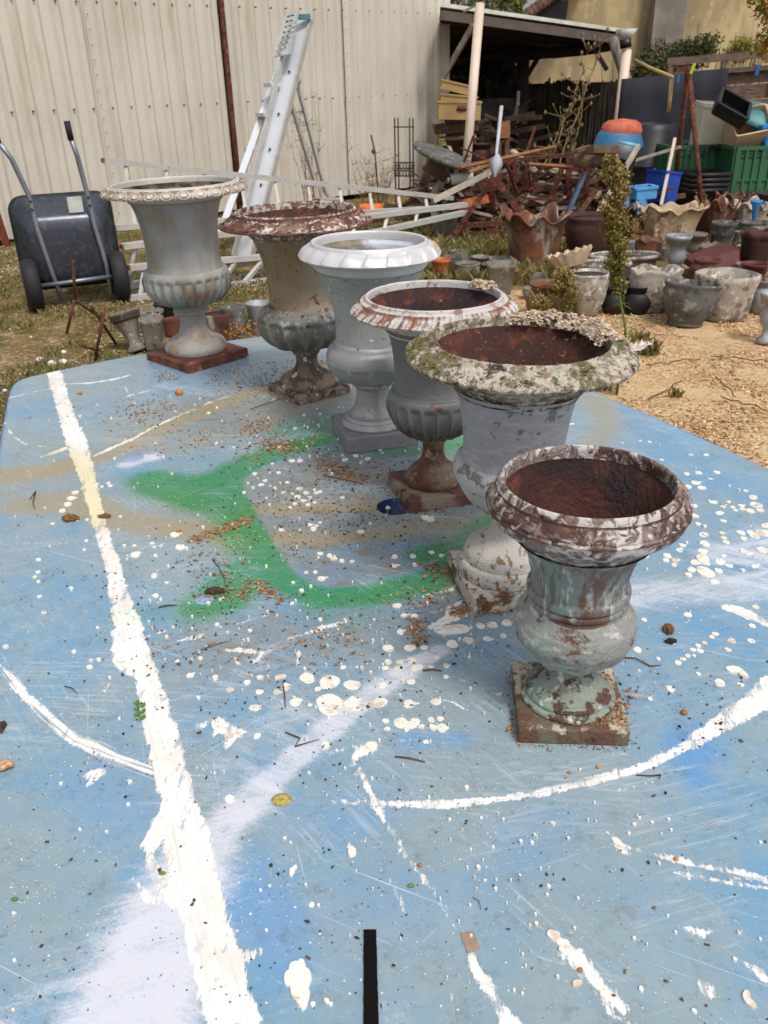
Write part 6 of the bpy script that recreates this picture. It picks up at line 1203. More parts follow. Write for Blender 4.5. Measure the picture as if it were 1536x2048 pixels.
# =====================================================================
# JUNK HEAP
# =====================================================================
WOOD = mat('old_brown_timber', S(100, 78, 60), .9, var=(6, .3), layers=[dict(c=S(84, 60, 44), s=7, t=.56, w=.08), dict(c=S(170, 150, 124), s=9, t=.64, w=.06)], bump=(30, 1.))
WOODO = mat('orange_brown_timber', S(140, 98, 62), .85, var=(6, .25), layers=[dict(c=S(112, 66, 38), s=9, t=.58, w=.07)], bump=(30, .8))
WOODG = mat('silvery_timber', S(156, 146, 132), .92, var=(6, .2), layers=[dict(c=S(104, 92, 80), s=9, t=.6, w=.06)], bump=(30, .8))
Yj = 9.2
tr = thing('rusty_trestle', 'rusty brown angle-iron trestle in front of the junk heap', 'trestle', G(960, 505))
for a, b, w_ in (((988, 355), (893, 492), .05), ((998, 366), (1075, 470), .07), ((915, 452), (1070, 442), .05), ((925, 470), (1010, 466), .05), ((975, 448), (1012, 480), .06), ((912, 470), (930, 440), .07)):
    q = MB(); Y0 = Yj - .1; q.bar(P(*a, Y0), P(*b, Y0 - .05), w_, .03, (0, 1, 0)); q.build('angle_iron', RUSTM, tr)
q = MB(); q.bar(P(993, 345, Yj), P(993, 380, Yj), .1, .04, (0, 1, 0)); q.build('head_plate', RUSTM, tr)
rk2 = thing('rusty_table', 'rusty metal table frame buried in the junk heap', 'frame', G(1060, 470) * [1, 1, 0])
for a, b, w_ in (((925, 330), (1185, 305), .06), ((900, 362), (1040, 362), .045), ((900, 378), (1050, 376), .04), ((1054, 320), (1052, 440), .05), ((1138, 315), (1136, 430), .06), ((1125, 330), (1092, 420), .045), ((1030, 325), (1026, 430), .05), ((1080, 400), (1190, 396), .05), ((1045, 345), (1045, 430), .03), ((1055, 328), (1185, 335), .04), ((1175, 330), (1172, 430), .05), ((985, 380), (985, 440), .05), ((1068, 350), (1075, 440), .035)):
    q = MB(); q.bar(P(*a, 10.2), P(*b, 10.25), w_, .04); q.build('bar', RUSTM, rk2)
def plank(a, b, Y0, Y1, w_, h_, m, lab, name='plank', grp='planks and poles in the junk heap'):
    p0, p1 = P(*a, Y0), P(*b, Y1); q = MB(); q.bar(p0, p1, w_, h_, (0, .3, 1)); tag(q.build(name, m, bevel=.004), lab, 'plank', grp)
plank((918, 336), (1108, 294), 9.6, 10.1, .10, .03, WOODO, 'long light brown plank rising to the right across the heap top')
plank((865, 402), (985, 342), 9.2, 9.6, .06, .06, WOODG, 'round grey pole slanting up from the ladder ends to the white paddle', 'pole')
plank((935, 345), (1000, 322), 9.5, 9.7, .09, .03, WOODO, 'short orange-brown plank under the long one')
plank((1055, 328), (1140, 334), 9.5, 9.7, .06, .025, WOODO, 'thin pale-edged batten hanging over the frame middle')
plank((1150, 304), (1176, 294), 9.5, 9.9, .07, .04, WOOD, 'short sawn board end sticking up at the right of the heap')
plank((842, 390), (862, 318), 10.4, 10.6, .1, .03, WOOD, 'upright brown board below the tilted round top, leftmost')
plank((868, 385), (882, 330), 10.3, 10.5, .06, .03, WOODG, 'pale grey lath below the tilted round top')
plank((880, 380), (902, 324), 10.2, 10.4, .07, .03, WOODG, 'second pale lath below the tilted round top')
plank((1080, 345), (1180, 352), 10.6, 10.7, .16, .03, WOODG, 'wide grey board lying inside the frame right side')
plank((1095, 395), (1180, 420), 10.5, 10.6, .14, .03, WOODG, 'pale board low at the right of the heap')
plank((905, 415), (980, 398), 10.2, 10.4, .3, .1, OXI, 'rusty orange sheet low in the heap beside the trestle', 'rusty_sheet')
plank((930, 395), (1020, 390), 10.6, 10.7, .25, .05, WOODO, 'orange timber baulk deep in the heap')
plank((1060, 430), (1130, 380), 10.3, 10.3, .05, .05, WOOD, 'brown stick crossing the lower heap')
plank((1180, 300), (1230, 300), 9.6, 9.9, .1, .08, WOOD, 'short dark baulk left of the tall weed')
plank((1190, 438), (1277, 292), 8.6, 10.0, .045, .045, WOODG, 'grey pole leaning behind the tall flowering weed', 'pole')
plank((1322, 412), (1350, 277), 9.8, 10.6, .032, .032, PIPE, 'pale beige pole leaning on the green box corner', 'pole')
plank((1130, 470), (1192, 380), 9.0, 9.6, .06, .03, RUSTM, 'rusty bar rising right above the dark tub', 'rusty_bar')
plank((1198, 440), (1312, 375), 9.4, 9.8, .05, .03, RUSTM, 'rusty bar crossing under the pale blue tub', 'rusty_bar')
plank((1133, 432), (1170, 345), 9.6, 9.8, .06, .04, mat('faded_blue_steel', S(66, 82, 110), .6, var=(9, .2)), 'faded blue steel bar in the heap', 'blue_bar')
# log
q = MB(); q.tube(jag(P(1148, 315, 9.9), P(1236, 318, 9.9), 8, .012), [.07, .085, .09, .08, .09, .085, .095, .09, .07], 12, jit=.1); tag(q.build('log', mat('weathered_log', S(122, 100, 80), .95, var=(7, .3), bump=(20, 2.))), 'weathered log lying across the right of the junk heap', 'log')
# tilted round table top
c = P(893, 312, 10.0); q = MB(); M_ = Matrix.Rotation(radians(21), 4, 'Y') @ Matrix.Rotation(radians(7), 4, 'X')
q.lathe([(0, -.03), (.34, -.03), (.37, -.015), (.37, .01), (.35, .025), (0, .025)], 40, c + [-.03, 0, 0], M=M_); o = q.build('round_table_top', CONCD); tag(o, 'round grey stone table top lying tilted on the heap by the shed corner', 'table top')
q = MB(); q.bar(P(884, 320, 10.05), P(868, 348, 10.1), .26, .2, (0, 1, 0)); tag(q.build('table_pedestal', WOOD, bevel=.01), 'brown wooden pedestal block under the tilted round top', 'pedestal')
q = MB(); q.lathe([(0, -.12), (.055, -.12), (.055, .12), (0, .12)], 18, P(924, 355, 9.9), M=Matrix.Rotation(radians(80), 4, 'Y')); tag(q.build('white_canister', mat('white_plastic', S(214, 214, 212), .5)), 'small white canister lying among the junk below the round top', 'canister')
# white paddle
pd = thing('white_paddle', 'white long-handled paddle stood upright in the junk heap', 'paddle', P(995, 400, 9.3) * [1, 1, 0])
q = MB(); q.tube([P(994, 330, 9.35), P(993, 305, 9.4), P(1003, 213, 9.7)], [.022, .016, .02], 10); q.build('shaft', mat('glossy_white_paint', S(178, 182, 192), .5), pd)
q = MB(); vs_ = []
for k in range(9):
    u = k / 8; w_ = .010 + .055 * sin(pi * min(u * 1.05, 1)) ** .8; p = P(994 - 4 * u, 308 + 46 * u, 8.95); vs_ += [p + [-w_, 0, 0], p + [0, -.012 * sin(pi * u), 0], p + [w_, 0, 0], p + [0, .008, 0]]
q.add(vs_, [(4 * k + j, 4 * k + (j + 1) % 4, 4 * k + 4 + (j + 1) % 4, 4 * k + 4 + j) for k in range(8) for j in range(4)], True); q.build('blade', mat('glossy_white_paint', S(178, 182, 192), .5), pd)
# small scrap mass that cannot be told apart
q = MB(); rj = random.Random(8)
for _ in range(420):
    x, y = rj.uniform(845, 1215), rj.uniform(330, 440); Y = rj.uniform(10.2, 12.); a = P(x, y, Y); a[2] = max(a[2] * rj.uniform(.3, 1), .03); d = np.array([rj.gauss(0, .35), rj.gauss(0, .2), rj.gauss(0, .12)]); b = a + d; b[2] = max(b[2], .02); q.bar(a, b, rj.uniform(.02, .09), rj.uniform(.015, .05))
q.build('scrap_wood', WOOD, None, 'stuff'); tag(bpy.data.objects['scrap_wood'], 'tangle of scrap timber and sticks filling the junk heap', 'scrap')
q = MB()
for _ in range(150):
    x, y = rj.uniform(850, 1215), rj.uniform(325, 440); Y = rj.uniform(10.0, 11.6); a = P(x, y, Y); a[2] = max(a[2] * rj.uniform(.4, 1), .03); b = a + np.array([rj.gauss(0, .3), rj.gauss(0, .15), rj.gauss(0, .16)]); b[2] = max(b[2], .02); q.bar(a, b, rj.uniform(.02, .12), rj.uniform(.015, .04))
q.build('pale_scrap_wood', WOODG, None, 'stuff'); tag(bpy.data.objects['pale_scrap_wood'], 'paler grey splintered boards mixed into the junk heap', 'scrap')
q = MB()
for _ in range(160):
    x, y = rj.uniform(880, 1215), rj.uniform(320, 450); Y = rj.uniform(10.0, 11.6); a = P(x, y, Y); a[2] = max(a[2] * rj.uniform(.3, 1), .03); b = a + np.array([rj.gauss(0, .4), rj.gauss(0, .2), rj.gauss(0, .25)]); b[2] = max(b[2], .02); q.bar(a, b, rj.uniform(.015, .05), rj.uniform(.01, .03))
q.build('scrap_iron', RUSTM, None, 'stuff'); tag(bpy.data.objects['scrap_iron'], 'rusty iron bars and strips jumbled in the junk heap', 'scrap')

# things under the shelter, beside the shed
YEL = mat('cream_yellow_plastic', S(172, 144, 92), .55, var=(4, .08))
def tray(c, w_, d_, h_, rot, m, lab, name='crate', cat='crate', grp=None, wall=.02, rim=True):
    t = thing(name, lab, cat, c, rot, grp); q = MB(); q.box((0, 0, wall / 2), (w_, d_, wall)); q.build('bottom', m, t, local=False)
    for k, (cx, cy, sx, sy) in enumerate(((0, d_ / 2, w_, wall), (0, -d_ / 2, w_, wall), (w_ / 2, 0, wall, d_ - wall - .004), (-w_ / 2, 0, wall, d_ - wall - .004))):
        q = MB(); q.box((cx, cy, h_ / 2 + .002), (sx, sy, h_)); 
        if rim: q.box((cx * 1.012, cy * 1.012, h_ - .01), (sx + .02, sy + .02, .025))
        q.build('side', m, t, local=False)
    return t
for i, (x, y, Y, w_, h_, ry, m, lab) in enumerate([(915, 178, 13.6, .5, .13, 13, YEL, 'topmost yellow tray of the tilted stack by the shed corner'), (916, 202, 13.6, .52, .13, 6, YEL, 'second yellow tray from the top by the shed corner'), (918, 232, 13.4, .6, .24, 2, YEL, 'deep yellow crate under the two tilted trays'),
                                                (914, 258, 13.6, .62, .12, -4, WOOD, 'brown tray below the yellow crate'), (916, 282, 13.5, .5, .1, -3, YEL, 'flat yellow-brown board crate above the brown pots')]):
    c = P(x, y, Y); tray(c + [0, .2, -.05], w_, .45, h_, (0, radians(ry), 0), m, lab, 'crate', 'crate', 'crates stacked by the shed corner')
q = MB(); c = P(920, 222, 13.3); q.lathe([(0, .04), (.15, .03), (.16, -.04), (0, -.05)], 14, c + [.03, .2, .04]); tag(q.build('red_pot', TERRA), 'reddish pot inside the deep yellow crate', 'pot')
q = MB(); a = P(918, 245, 14.4); q.box((a[0] + .1, 14.9, a[2] / 2 - .12), (.9, .8, a[2] - .3)); tag(q.build('shelf_block', DARKW), 'dark shelving that carries the stacked crates', 'shelf')
pot(922, 335, 62, 52, 'vase', DKR, 'big brown flared pot under the crates beside the support pipe', g=P(920, 335, 12.9), group='brown pots under the shelter')
pot(960, 335, 46, 40, 'belly', DKR, 'brown handled pot right of the support pipe', g=P(962, 332, 12.9), group='brown pots under the shelter')
q = MB(); c = P(1000, 210, 16.); q.box((c[0], 16.2, c[2] / 2), (.62, .3, c[2] + .2)); tag(q.build('stone_pillar', mat('grey_stone', S(96, 88, 80), .95, var=(4, .3), bump=(10, 1.))), 'grey stone pillar under the shelter left of the dark forked post', 'pillar')
q = MB(); a, b = P(1037, 182, 15.6), P(1037, 330, 15.6); q.bar((a[0], 15.6, a[2]), (a[0], 15.6, .3), .05, .04); tag(q.build('white_batten', mat('dirty_white_board', S(190, 186, 180), .7)), 'white upright batten left of the dark forked post', 'batten')
for x, t_, lab, w_ in ((999, 241, 'upright brown board behind the white paddle, left one', .05), (1015, 241, 'upright brown board behind the white paddle, right one', .06)):
    a = P(x, t_, 12.6); q = MB(); q.bar((a[0], 12.6, a[2]), (a[0] + .02, 12.6, 0), w_, .1, (0, 1, 0)); tag(q.build('upright_board', WOOD), lab, 'board', 'upright boards under the shelter')
a = P(1008, 252, 12.55); q = MB(); q.box((a[0], 12.55, a[2] - .05), (.16, .05, .2)); tag(q.build('wood_block', WOODO), 'light brown block fixed between the two upright boards', 'block')
q = MB()
for _ in range(260):
    x, y = rj.uniform(895, 1040), rj.uniform(215, 330); Y = rj.uniform(14, 15.6); a = P(x, y, Y); a[2] = max(.03, a[2]) * rj.uniform(.4, 1); b = a + np.array([rj.gauss(0, .35), rj.gauss(0, .2), rj.gauss(0, .12)]); b[2] = max(b[2], .03); q.bar(a, b, rj.uniform(.03, .1), rj.uniform(.02, .08))
q.build('stacked_timber', mat('dark_stacked_wood', S(60, 46, 38), .92, var=(4, .45), bump=(20, .8)), None, 'stuff'); tag(bpy.data.objects['stacked_timber'], 'dark jumbled timber stored under the shelter roof', 'timber')
# tall dead stems (spiny) by the brushwood
for i, (x0, y0, x1, y1, lab) in enumerate([(1085, 300, 1175, 105, 'tall dead stem with seed heads leaning right before the brushwood'), (1105, 300, 1200, 100, 'second tall dead stem before the brushwood'), (1138, 300, 1165, 205, 'yellow segmented stem standing in the heap'), (1060, 300, 1150, 200, 'greenish stem with leaves before the brushwood')]):
    a, b = P(x0, y0, 13), P(x1, y1, 13.4); g = np.array([a[0], a[1], 0]); t = thing('dead_weed', lab, 'weed', g, group='tall stems before the brushwood screen'); q = MB(); pts_ = jag(g, b, 9, .02); q.tube(pts_, [.014 - .001 * k for k in range(10)], 6); q.build('stalk', mat('yellow_green_stem', S(124, 112, 56), .85, var=(20, .3)) if i > 1 else DRY, t)
    q = MB()
    for k in range(22):
        p = pts_[random.randint(3, 9)]; d = np.array([random.gauss(0, .14), random.gauss(0, .08), random.uniform(0, .25)]); q.tube([p, p + d], [.006, .003], 4); c = p + d; s = .035 if i < 2 else .02; q.lathe([(0, s), (s * .7, 0), (0, -s)], 6, c)
    q.build('seed_heads', DRY if i < 2 else mat('yellow_green_stem', S(124, 112, 56)), t, 'stuff')
# =====================================================================
# RIGHT SIDE
# =====================================================================
# rusty clothes-line frame
cl = thing('rusty_frame_post', 'tall rusty A-shaped clothes-line post standing behind the green boxes', 'post', P(1375, 410, 11.0) * [1, 1, 0])
a = P(1377, 134, 10.8)
for x, Y in ((1352, 11.3), (1397, 10.4)):
    b = P(x, 345, Y); d = b - a; e = a + d * (a[2] / (a[2] - b[2])); q = MB(); q.tube([a, e], .03, 8); q.build('leg', RUSTM, cl)
q = MB(); q.bar(P(1352, 139, 10.8), P(1384, 138, 10.8), .05, .05); q.build('cross_arm', RUSTM, cl)
q = MB(); q.box(P(1385, 137, 10.7), (.03, .03, .11), Matrix.Rotation(.3, 3, 'Y')); tag(q.build('clothes_peg', mat('lime_plastic', S(170, 180, 50), .5)), 'lime yellow peg on top of the rusty clothes-line post', 'peg', 'clothes pegs')
q = MB(); q.box(P(1356, 157, 10.8), (.03, .03, .08)); tag(q.build('clothes_peg', mat('blue_peg_plastic', S(40, 90, 160), .5)), 'blue peg hanging beside the wooden stick on the dark screen', 'peg', 'clothes pegs')
q = MB(); q.box(P(1514, 140, 13.2), (.05, .04, .13)); tag(q.build('clothes_peg', mat('blue_peg_plastic', S(40, 90, 160), .5)), 'dark blue peg hanging on the board fence at the right', 'peg', 'clothes pegs')
q = MB(); q.tube([P(1270, 120, 13.), P(1300, 136, 12), P(1345, 154, 11.)], .022, 8); tag(q.build('bamboo_stick', mat('straw_bamboo', S(176, 152, 100), .8, var=(14, .15))), 'straw-coloured stick running from the shrub to the rusty post', 'stick')
q = MB(); q.tube([P(1344, 157, 10.9), P(1337, 224, 10.9)], .024, 8); tag(q.build('hanging_stick', mat('straw_bamboo', S(176, 152, 100), .8)), 'short light wooden stick hanging in front of the dark screen', 'stick')
# green pallet boxes
GBOX = mat('green_box_plastic', S(44, 96, 64), .5, var=(3, .1), bump=(20, .15))
def pallet_box(c, yaw, w_, d_, h_, lab):
    t = thing('pallet_box', lab, 'pallet box', c, (0, 0, yaw), 'green plastic pallet boxes'); wall = .03
    for cx, cy, sx, sy in ((0, d_ / 2, w_, wall), (0, -d_ / 2, w_, wall), (w_ / 2, 0, wall, d_ - wall - .004), (-w_ / 2, 0, wall, d_ - wall - .004)):
        q = MB(); fx = sx > sy
        q.box((cx, cy, h_ * .36 + .1), (sx, sy, h_ * .72))           # solid lower wall
        for k in range(4): q.box((cx, cy, h_ * (.84 + .045 * k) + .03 * (k == 3)), (sx, sy, .02))   # slots above
        n = 9
        for k in range(n + 1):
            u = -.5 + k / n; ln_ = (w_ if fx else d_) - .03
            q.box((cx + (u * ln_ if fx else (.02 if cx > 0 else -.02)), cy + ((.02 if cy > 0 else -.02) if fx else u * ln_), h_ / 2 + .05), ((.03 if (k % 3) else .055) if fx else .03, .03 if fx else (.03 if (k % 3) else .055), h_ - .1))
        q.box((cx * 1.02, cy * 1.02, h_ - .0), (sx + .03, sy + .03, .04)); q.box((cx * 1.02, cy * 1.02, h_ * .5), (sx + .02, sy + .02, .02)); q.box((cx * 1.02, cy * 1.02, h_ * .25), (sx + .02, sy + .02, .02)); q.build('side', GBOX, t, local=False)
    q = MB(); q.box((0, 0, .12), (w_ - .04, d_ - .04, .03)); q.build('floor', GBOX, t, local=False)
    for x in (-w_ / 2 + .06, w_ / 2 - .06):
        for y in (-d_ / 2 + .06, d_ / 2 - .06): q = MB(); q.box((x, y, .05), (.11, .11, .1)); q.build('foot', GBOX, t, local=False)
    return t
g1 = G(1385, 415); pallet_box(g1 + [.0, .42, 0], radians(4), .80, .8, .73, 'left green plastic pallet box, behind the black pots')
g2 = G(1505, 420); pallet_box(g2 + [.12, .35, 0], radians(4), 1.0, .8, .73, 'right green plastic pallet box, nearer and partly cut by the picture edge')
# contents
def bin_(p, q_, w_, d_, m, lab, name, cat, flare=1.15, rimc=None, up=(0, 1, 0)):
    """open container between base centre p and mouth centre q_"""
    p, q_ = np.array(p), np.array(q_); t = thing(name, lab, cat, p); ax = Vector(q_ - p); h = ax.length; rot = Vector((0, 0, 1)).rotation_difference(ax).to_matrix().to_4x4() if up is None else None
    z = ax.normalized(); x = Vector(up).cross(z).normalized(); y = z.cross(x); M_ = Matrix(((x[0], y[0], z[0]), (x[1], y[1], z[1]), (x[2], y[2], z[2])))
    def ring(s, zz, r=.03):
        o_ = []
        for cx, cy, a0 in ((1, 1, 0), (-1, 1, 90), (-1, -1, 180), (1, -1, 270)):
            for j in range(4):
                a = radians(a0 + 30 * j); o_.append(M_ @ Vector((cx * (w_ / 2 * s - r) + r * cos(a), cy * (d_ / 2 * s - r) + r * sin(a), zz)))
        return [tuple(Vector(p) + v) for v in o_]
    rs_ = [ring(1, 0), ring(1.0, .01), ring(flare, h - .03), ring(flare, h), ring(flare * .95, h), ring(.93, .03)]; n = 16; q = MB()
    q.add([v for r_ in rs_ for v in r_], [(i * n + j, i * n + (j + 1) % n, (i + 1) * n + (j + 1) % n, (i + 1) * n + j) for i in range(5) for j in range(n)] + [tuple(range(n))[::-1], tuple(range(5 * n, 6 * n))], False); q.build('body', m, t)
    rr__ = [ring(flare + .02, h - .04), ring(flare + .06, h - .04), ring(flare + .06, h + .005), ring(flare * .97, h + .006)]; q = MB()
    q.add([v for r_ in rr__ for v in r_], [(i * n + j, i * n + (j + 1) % n, (i + 1) * n + (j + 1) % n, (i + 1) * n + j) for i in range(3) for j in range(n)], False); q.build('rim', rimc or m, t); return t
WHB = mat('off_white_plastic', S(206, 204, 188), .5, var=(3, .05)); 
bin_(P(1406, 310, 11.75), P(1430, 206, 11.7), .33, .33, WHB, 'tall off-white bin leaning in the left green box', 'tall_bin', 'bin', 1.12)
bin_(P(1476, 310, 11.6), P(1502, 240, 11.2), .42, .36, mat('beige_plastic', S(198, 170, 140), .55), 'beige-pink crate tipped on its side on the right green box', 'beige_crate', 'crate', 1.08)
t = tray(P(1455, 228, 11.1), .38, .40, .15, (radians(25), radians(27), radians(-12)), mat('black_plastic', S(22, 22, 24), .45), 'black plastic crate lying tilted on top of the white bin', 'black_crate', 'crate')
q = MB(); q.add(*(lambda rs_: ([v for r_ in rs_ for v in r_], [(i * 28 + j, i * 28 + (j + 1) % 28, (i + 1) * 28 + (j + 1) % 28, (i + 1) * 28 + j) for i in range(3) for j in range(28)] + [tuple(range(84, 112))]))([[tuple(Vector(P(1524, 208, 11.8)) + Matrix.Rotation(radians(12), 3, 'Y') @ Vector((x_, z_ * 1., y_))) for x_, y_, z_ in [(a_, b_ - .0, c_) for a_, c_, b_ in [(u, v, w2) for u, w2, v in rrect(hx, hz, 0, yy, .06)]]] for hx, hz, yy in ((.42, .18, 0), (.43, .19, -.02), (.43, .19, -.05), (.36, .13, -.06))]), True)
tag(q.build('white_tray', WHB), 'white plastic tray lid lying on top of the right-hand containers', 'tray')
q = MB(); q.lathe([(.0, .12), (.2, .1), (.3, .03), (.34, -.02), (.33, -.03), (0, -.03)], 28, P(1514, 232, 11.5), M=Matrix.Rotation(radians(14), 4, 'Y') @ Matrix.Rotation(radians(20), 4, 'X')); tag(q.build('teal_basin', mat('teal_plastic', S(76, 140, 142), .5)), 'teal upturned basin between the white tray and the black crate', 'basin')
bin_(P(1543, 300, 11.3), P(1536, 242, 11.3), .26, .3, mat('sky_blue_plastic', S(56, 132, 200), .5), 'bright blue container at the right edge above the green box', 'blue_container', 'container', 1.1)
q = MB(); q.box(P(1437, 293, 11.5), (.2, .15, .04)); tag(q.build('black_tray', mat('black_plastic', S(22, 22, 24), .45)), 'small black lid on the edge of the left green box', 'lid')
# stack of black pots
sp = thing('black_pot_stack', 'stack of big square black pots in front of the green boxes', 'pots', G(1402, 424) + [0, .1, 0]); k = mpp(sp.location)
for i in range(4):
    q = MB(); w_ = .25 + i * .004; z0 = .02 + i * .06; q.lathe([(.001, z0), (w_ * .80, z0), (w_ * .96, z0 + .22), (w_ * 1.0, z0 + .225), (w_ * 1.01, z0 + .27), (w_ * .96, z0 + .27), (w_ * .76, z0 + .02), (.001, z0 + .02)], 4, (0, 0, 0), .0, M=Matrix.Rotation(radians(5), 4, 'Z'), sx=1.35, sy=1.35); q.build('pot', BLKP, sp, local=False)
# compost bin and tubs
c = G(1302, 408) + [0, .3, 0]; cb = thing('compost_bin', 'big round black compost bin beside the green boxes', 'bin', c); H_ = P(1302, 247, c[1])[2]
q = MB(); pr = [(.001, 0), (.33, 0), (.33, .02)]
pr += [(.335, H_ * .3), (.335, H_ * .46), (.345, H_ * .47), (.345, H_ * .49), (.325, H_ * .5), (.32, H_ * .9)]
pr += [(.29, H_ * .93), (.29, H_), (.28, H_), (.27, H_ - .1), (.001, H_ - .12)]
q.lathe(pr, 40); q.build('body', mat('blue_black_plastic', S(30, 33, 42), .5, var=(5, .1)), cb, local=False)
q = MB(); q.box((-.02, -.345, .42), (.03, .01, .07)); q.build('latch', mat('white_plastic', S(214, 214, 212), .5), cb, local=False)
c = P(1236, 290, 10.6); tb = thing('blue_tub', 'blue oval tub lying upside down under an orange cover', 'tub', c * [1, 1, 0])
q = MB(); q.lathe([(.26, -.0), (.30, .02), (.29, .05), (.25, .17), (.2, .23), (.001, .24)], 30, c + [0, 0, -.05], sy=.8); q.build('tub', mat('petrol_blue_plastic', S(44, 106, 146), .5), tb)
q = MB(); q.lathe([(.235, .17), (.245, .19), (.22, .27), (.16, .31), (.001, .33)], 26, c + [.02, 0, -.05], sy=.8); o = q.build('orange_cover', mat('faded_orange', S(178, 92, 64), .7, var=(9, .25), bump=(12, 1.5)), tb)
q = MB(); q.lathe([(.001, -.22), (.2, -.2), (.24, 0)], 20, c + [0, 0, -.06]); q.lathe([(.22, -c[2] + .05), (.22, -.08)], 4, c); q.build('stand', DARKW, tb)
c = P(1250, 300, 10.1); bk = thing('white_bucket', 'small pale blue and white bucket leaning below the tub', 'bucket', c); q = MB(); M_ = Matrix.Rotation(radians(12), 4, 'Y'); q.lathe([(.001, -.09), (.085, -.09), (.10, .07), (.10, .08), (.09, .08), (.08, -.07), (.001, -.07)], 22, c, M=M_); q.build('body', mat('pale_blue_white_plastic', S(190, 206, 214), .5), bk); q = MB(); q.lathe([(.104, .06), (.108, .085), (.095, .085)], 22, c, M=M_); q.build('rim', mat('aqua_plastic', S(110, 180, 196), .5), bk)
tray(P(1316, 404, 10.3), .26, .26, .34, (0, radians(8), .5), mat('royal_blue_plastic', S(24, 66, 160), .5), 'royal blue crate below the compost bin', 'blue_crate', 'crate')
tray(P(1285, 396, 9.6), .22, .2, .12, (0, radians(-3), .1), mat('light_blue_plastic', S(84, 158, 214), .5), 'light blue shallow box right of the tall weed', 'blue_box', 'box')
q = MB(); q.poly([P(1262, 412, 9.3), P(1290, 396, 9.3), P(1298, 415, 9.3), P(1276, 430, 9.3)][::-1], (0, .03, 0)); tag(q.build('blue_sheet', mat('light_blue_plastic', S(84, 158, 214), .5)), 'torn piece of light blue plastic low behind the weed', 'sheet')
q = MB(); q.poly([P(1232, 395, 9.4), P(1256, 388, 9.4), P(1260, 412, 9.4), P(1238, 425, 9.4)][::-1], (0, .03, 0)); tag(q.build('blue_sheet', mat('light_blue_plastic', S(84, 158, 214), .5)), 'light blue plastic scrap glimpsed through the weed flowers', 'sheet')
c = P(1512, 412, 8.4); q = MB(); q.lathe([(.001, -.14), (.02, -.12), (.035, 0), (.06, .04), (.06, .05), (.03, .02)], 16, c); tag(q.build('blue_funnel', mat('sky_blue_plastic', S(56, 132, 200), .5)), 'small light blue funnel standing among the ruffled planters at the right', 'funnel')

# ---- planters and pots on the sand
RG = 'old pots and planters on the ground'
def ruffle(x, yb, wpx, hpx, m, lab, n=6, amp=.2, sq=.75, yaw=0.3, sy=1., curl=1, relief=.12):
    c = G(x, yb); k = mpp(c); R_, H_ = wpx / 2 * k, hpx * k; c = c + np.array([0, R_ * sy * .7, 0]); t = thing('ruffled_planter', lab, 'planter', c, (0, 0, yaw), RG); nn = 120
    prf = [(.001, 0), (.66, 0), (.72, .08), (.74, .3), (.80, .55), (.9, .78), (1., .93), (1.06, .99), (1.05, 1.02), (.98, .97), (.88, .80), (.76, .55), (.7, .35), (.001, .33)]; V = []; q = MB()
    for r_, z_ in prf:
        for j in range(nn):
            a = 2 * pi * j / nn; s = (1 - sq) + sq / max(abs(cos(a)), abs(sin(a))) if sq else 1; wv = (cos(n * a + .6 * sin(3 * a)) * .55 + .2 * sin(5 * a + x)) * amp * max(0, (z_ - .45) / .55) ** 1.5; cr = max(0, cos(4 * (a - pi / 4))) ** 2 * .10 * max(0, (z_ - .5) / .5) * (1 if sq else 0)
            rr__ = R_ * .8 * r_ * min(s, 1.28) * (1 + .10 * wv / max(amp, .01) * max(0, z_ - .5)); V.append((rr__ * cos(a), rr__ * sin(a) * sy, H_ * .84 * (z_ + wv + cr)))
    V = np.array(V); d_ = 1 + relief * 1.6 * (vnoise(V / R_, 3.4, 4, int(x)) - .5); V[:, :2] *= d_[:, None]; n_ = len(prf)
    q.add([tuple(v) for v in V], [(i * nn + j, i * nn + (j + 1) % nn, (i + 1) * nn + (j + 1) % nn, (i + 1) * nn + j) for i in range(n_ - 1) for j in range(nn)], True); q.build('body', m, t, local=False)
    q = MB(); i0 = 7 * nn; q.tube([V[i0 + j] for j in range(nn)] + [V[i0]], .011, 6, False); q.build('rolled_rim', m, t, local=False); return t
ruffle(1071, 548, 138, 122, RUSTP, 'big square rust-brown planter with high curled wavy rim left of the weed', 8, .12, .8, .12)
ruffle(1345, 498, 150, 86, CREAM, 'wide cream and rust planter with scalloped rim before the green boxes', 10, .12, .7, .1, .7)
ruffle(1434, 485, 80, 82, RUSTP, 'rust-brown ruffled planter right of the cream scalloped one', 8, .16, .7, .3)
ruffle(1240, 488, 70, 76, RUSTP, 'rust-brown ruffled planter hidden behind the tall weed', 8, .14, .7, .5)
ruffle(1500, 470, 90, 64, PALE, 'pale ruffled planter at the far right behind the round grey pots', 8, .16, .6, .2)
ruffle(1470, 440, 70, 50, RUSTP, 'far rusty ruffled planter against the right green box', 8, .16, .6, .1)
pot(1180, 524, 100, 84, 'bowl', DKR, 'big dark brown iron cauldron between the rust planter and the weed', sq=.35, relief=.1, soil=1, fill=.9)
pot(1445, 506, 50, 56, 'bucket', CONCD, 'plain grey round pot in front of the rust ruffled planter')
pot(1503, 490, 60, 42, 'bowl', CONCD, 'low dark grey bowl planter at the right behind the brown wavy pot')
pot(1476, 500, 26, 34, 'cone', CONC, 'small beige pot between the grey pot and the brown wavy pot')
pot(1510, 545, 64, 74, 'bucket', DKR, 'brown pot with gently wavy rim near the right edge', wav=(6, .05, .8), sq=.3)
pot(1351, 562, 50, 84, 'goblet', SILV, 'silver-grey goblet-shaped vase standing on the sand', name='vase', cat='vase')
pot(1298, 530, 56, 46, 'bowl', RUSTP, 'small rusty pot with wavy rim left of the silver vase', wav=(6, .08, .8))
pot(1286, 545, 34, 28, 'straight', DKR, 'low dark brown pot below the small wavy rusty one')
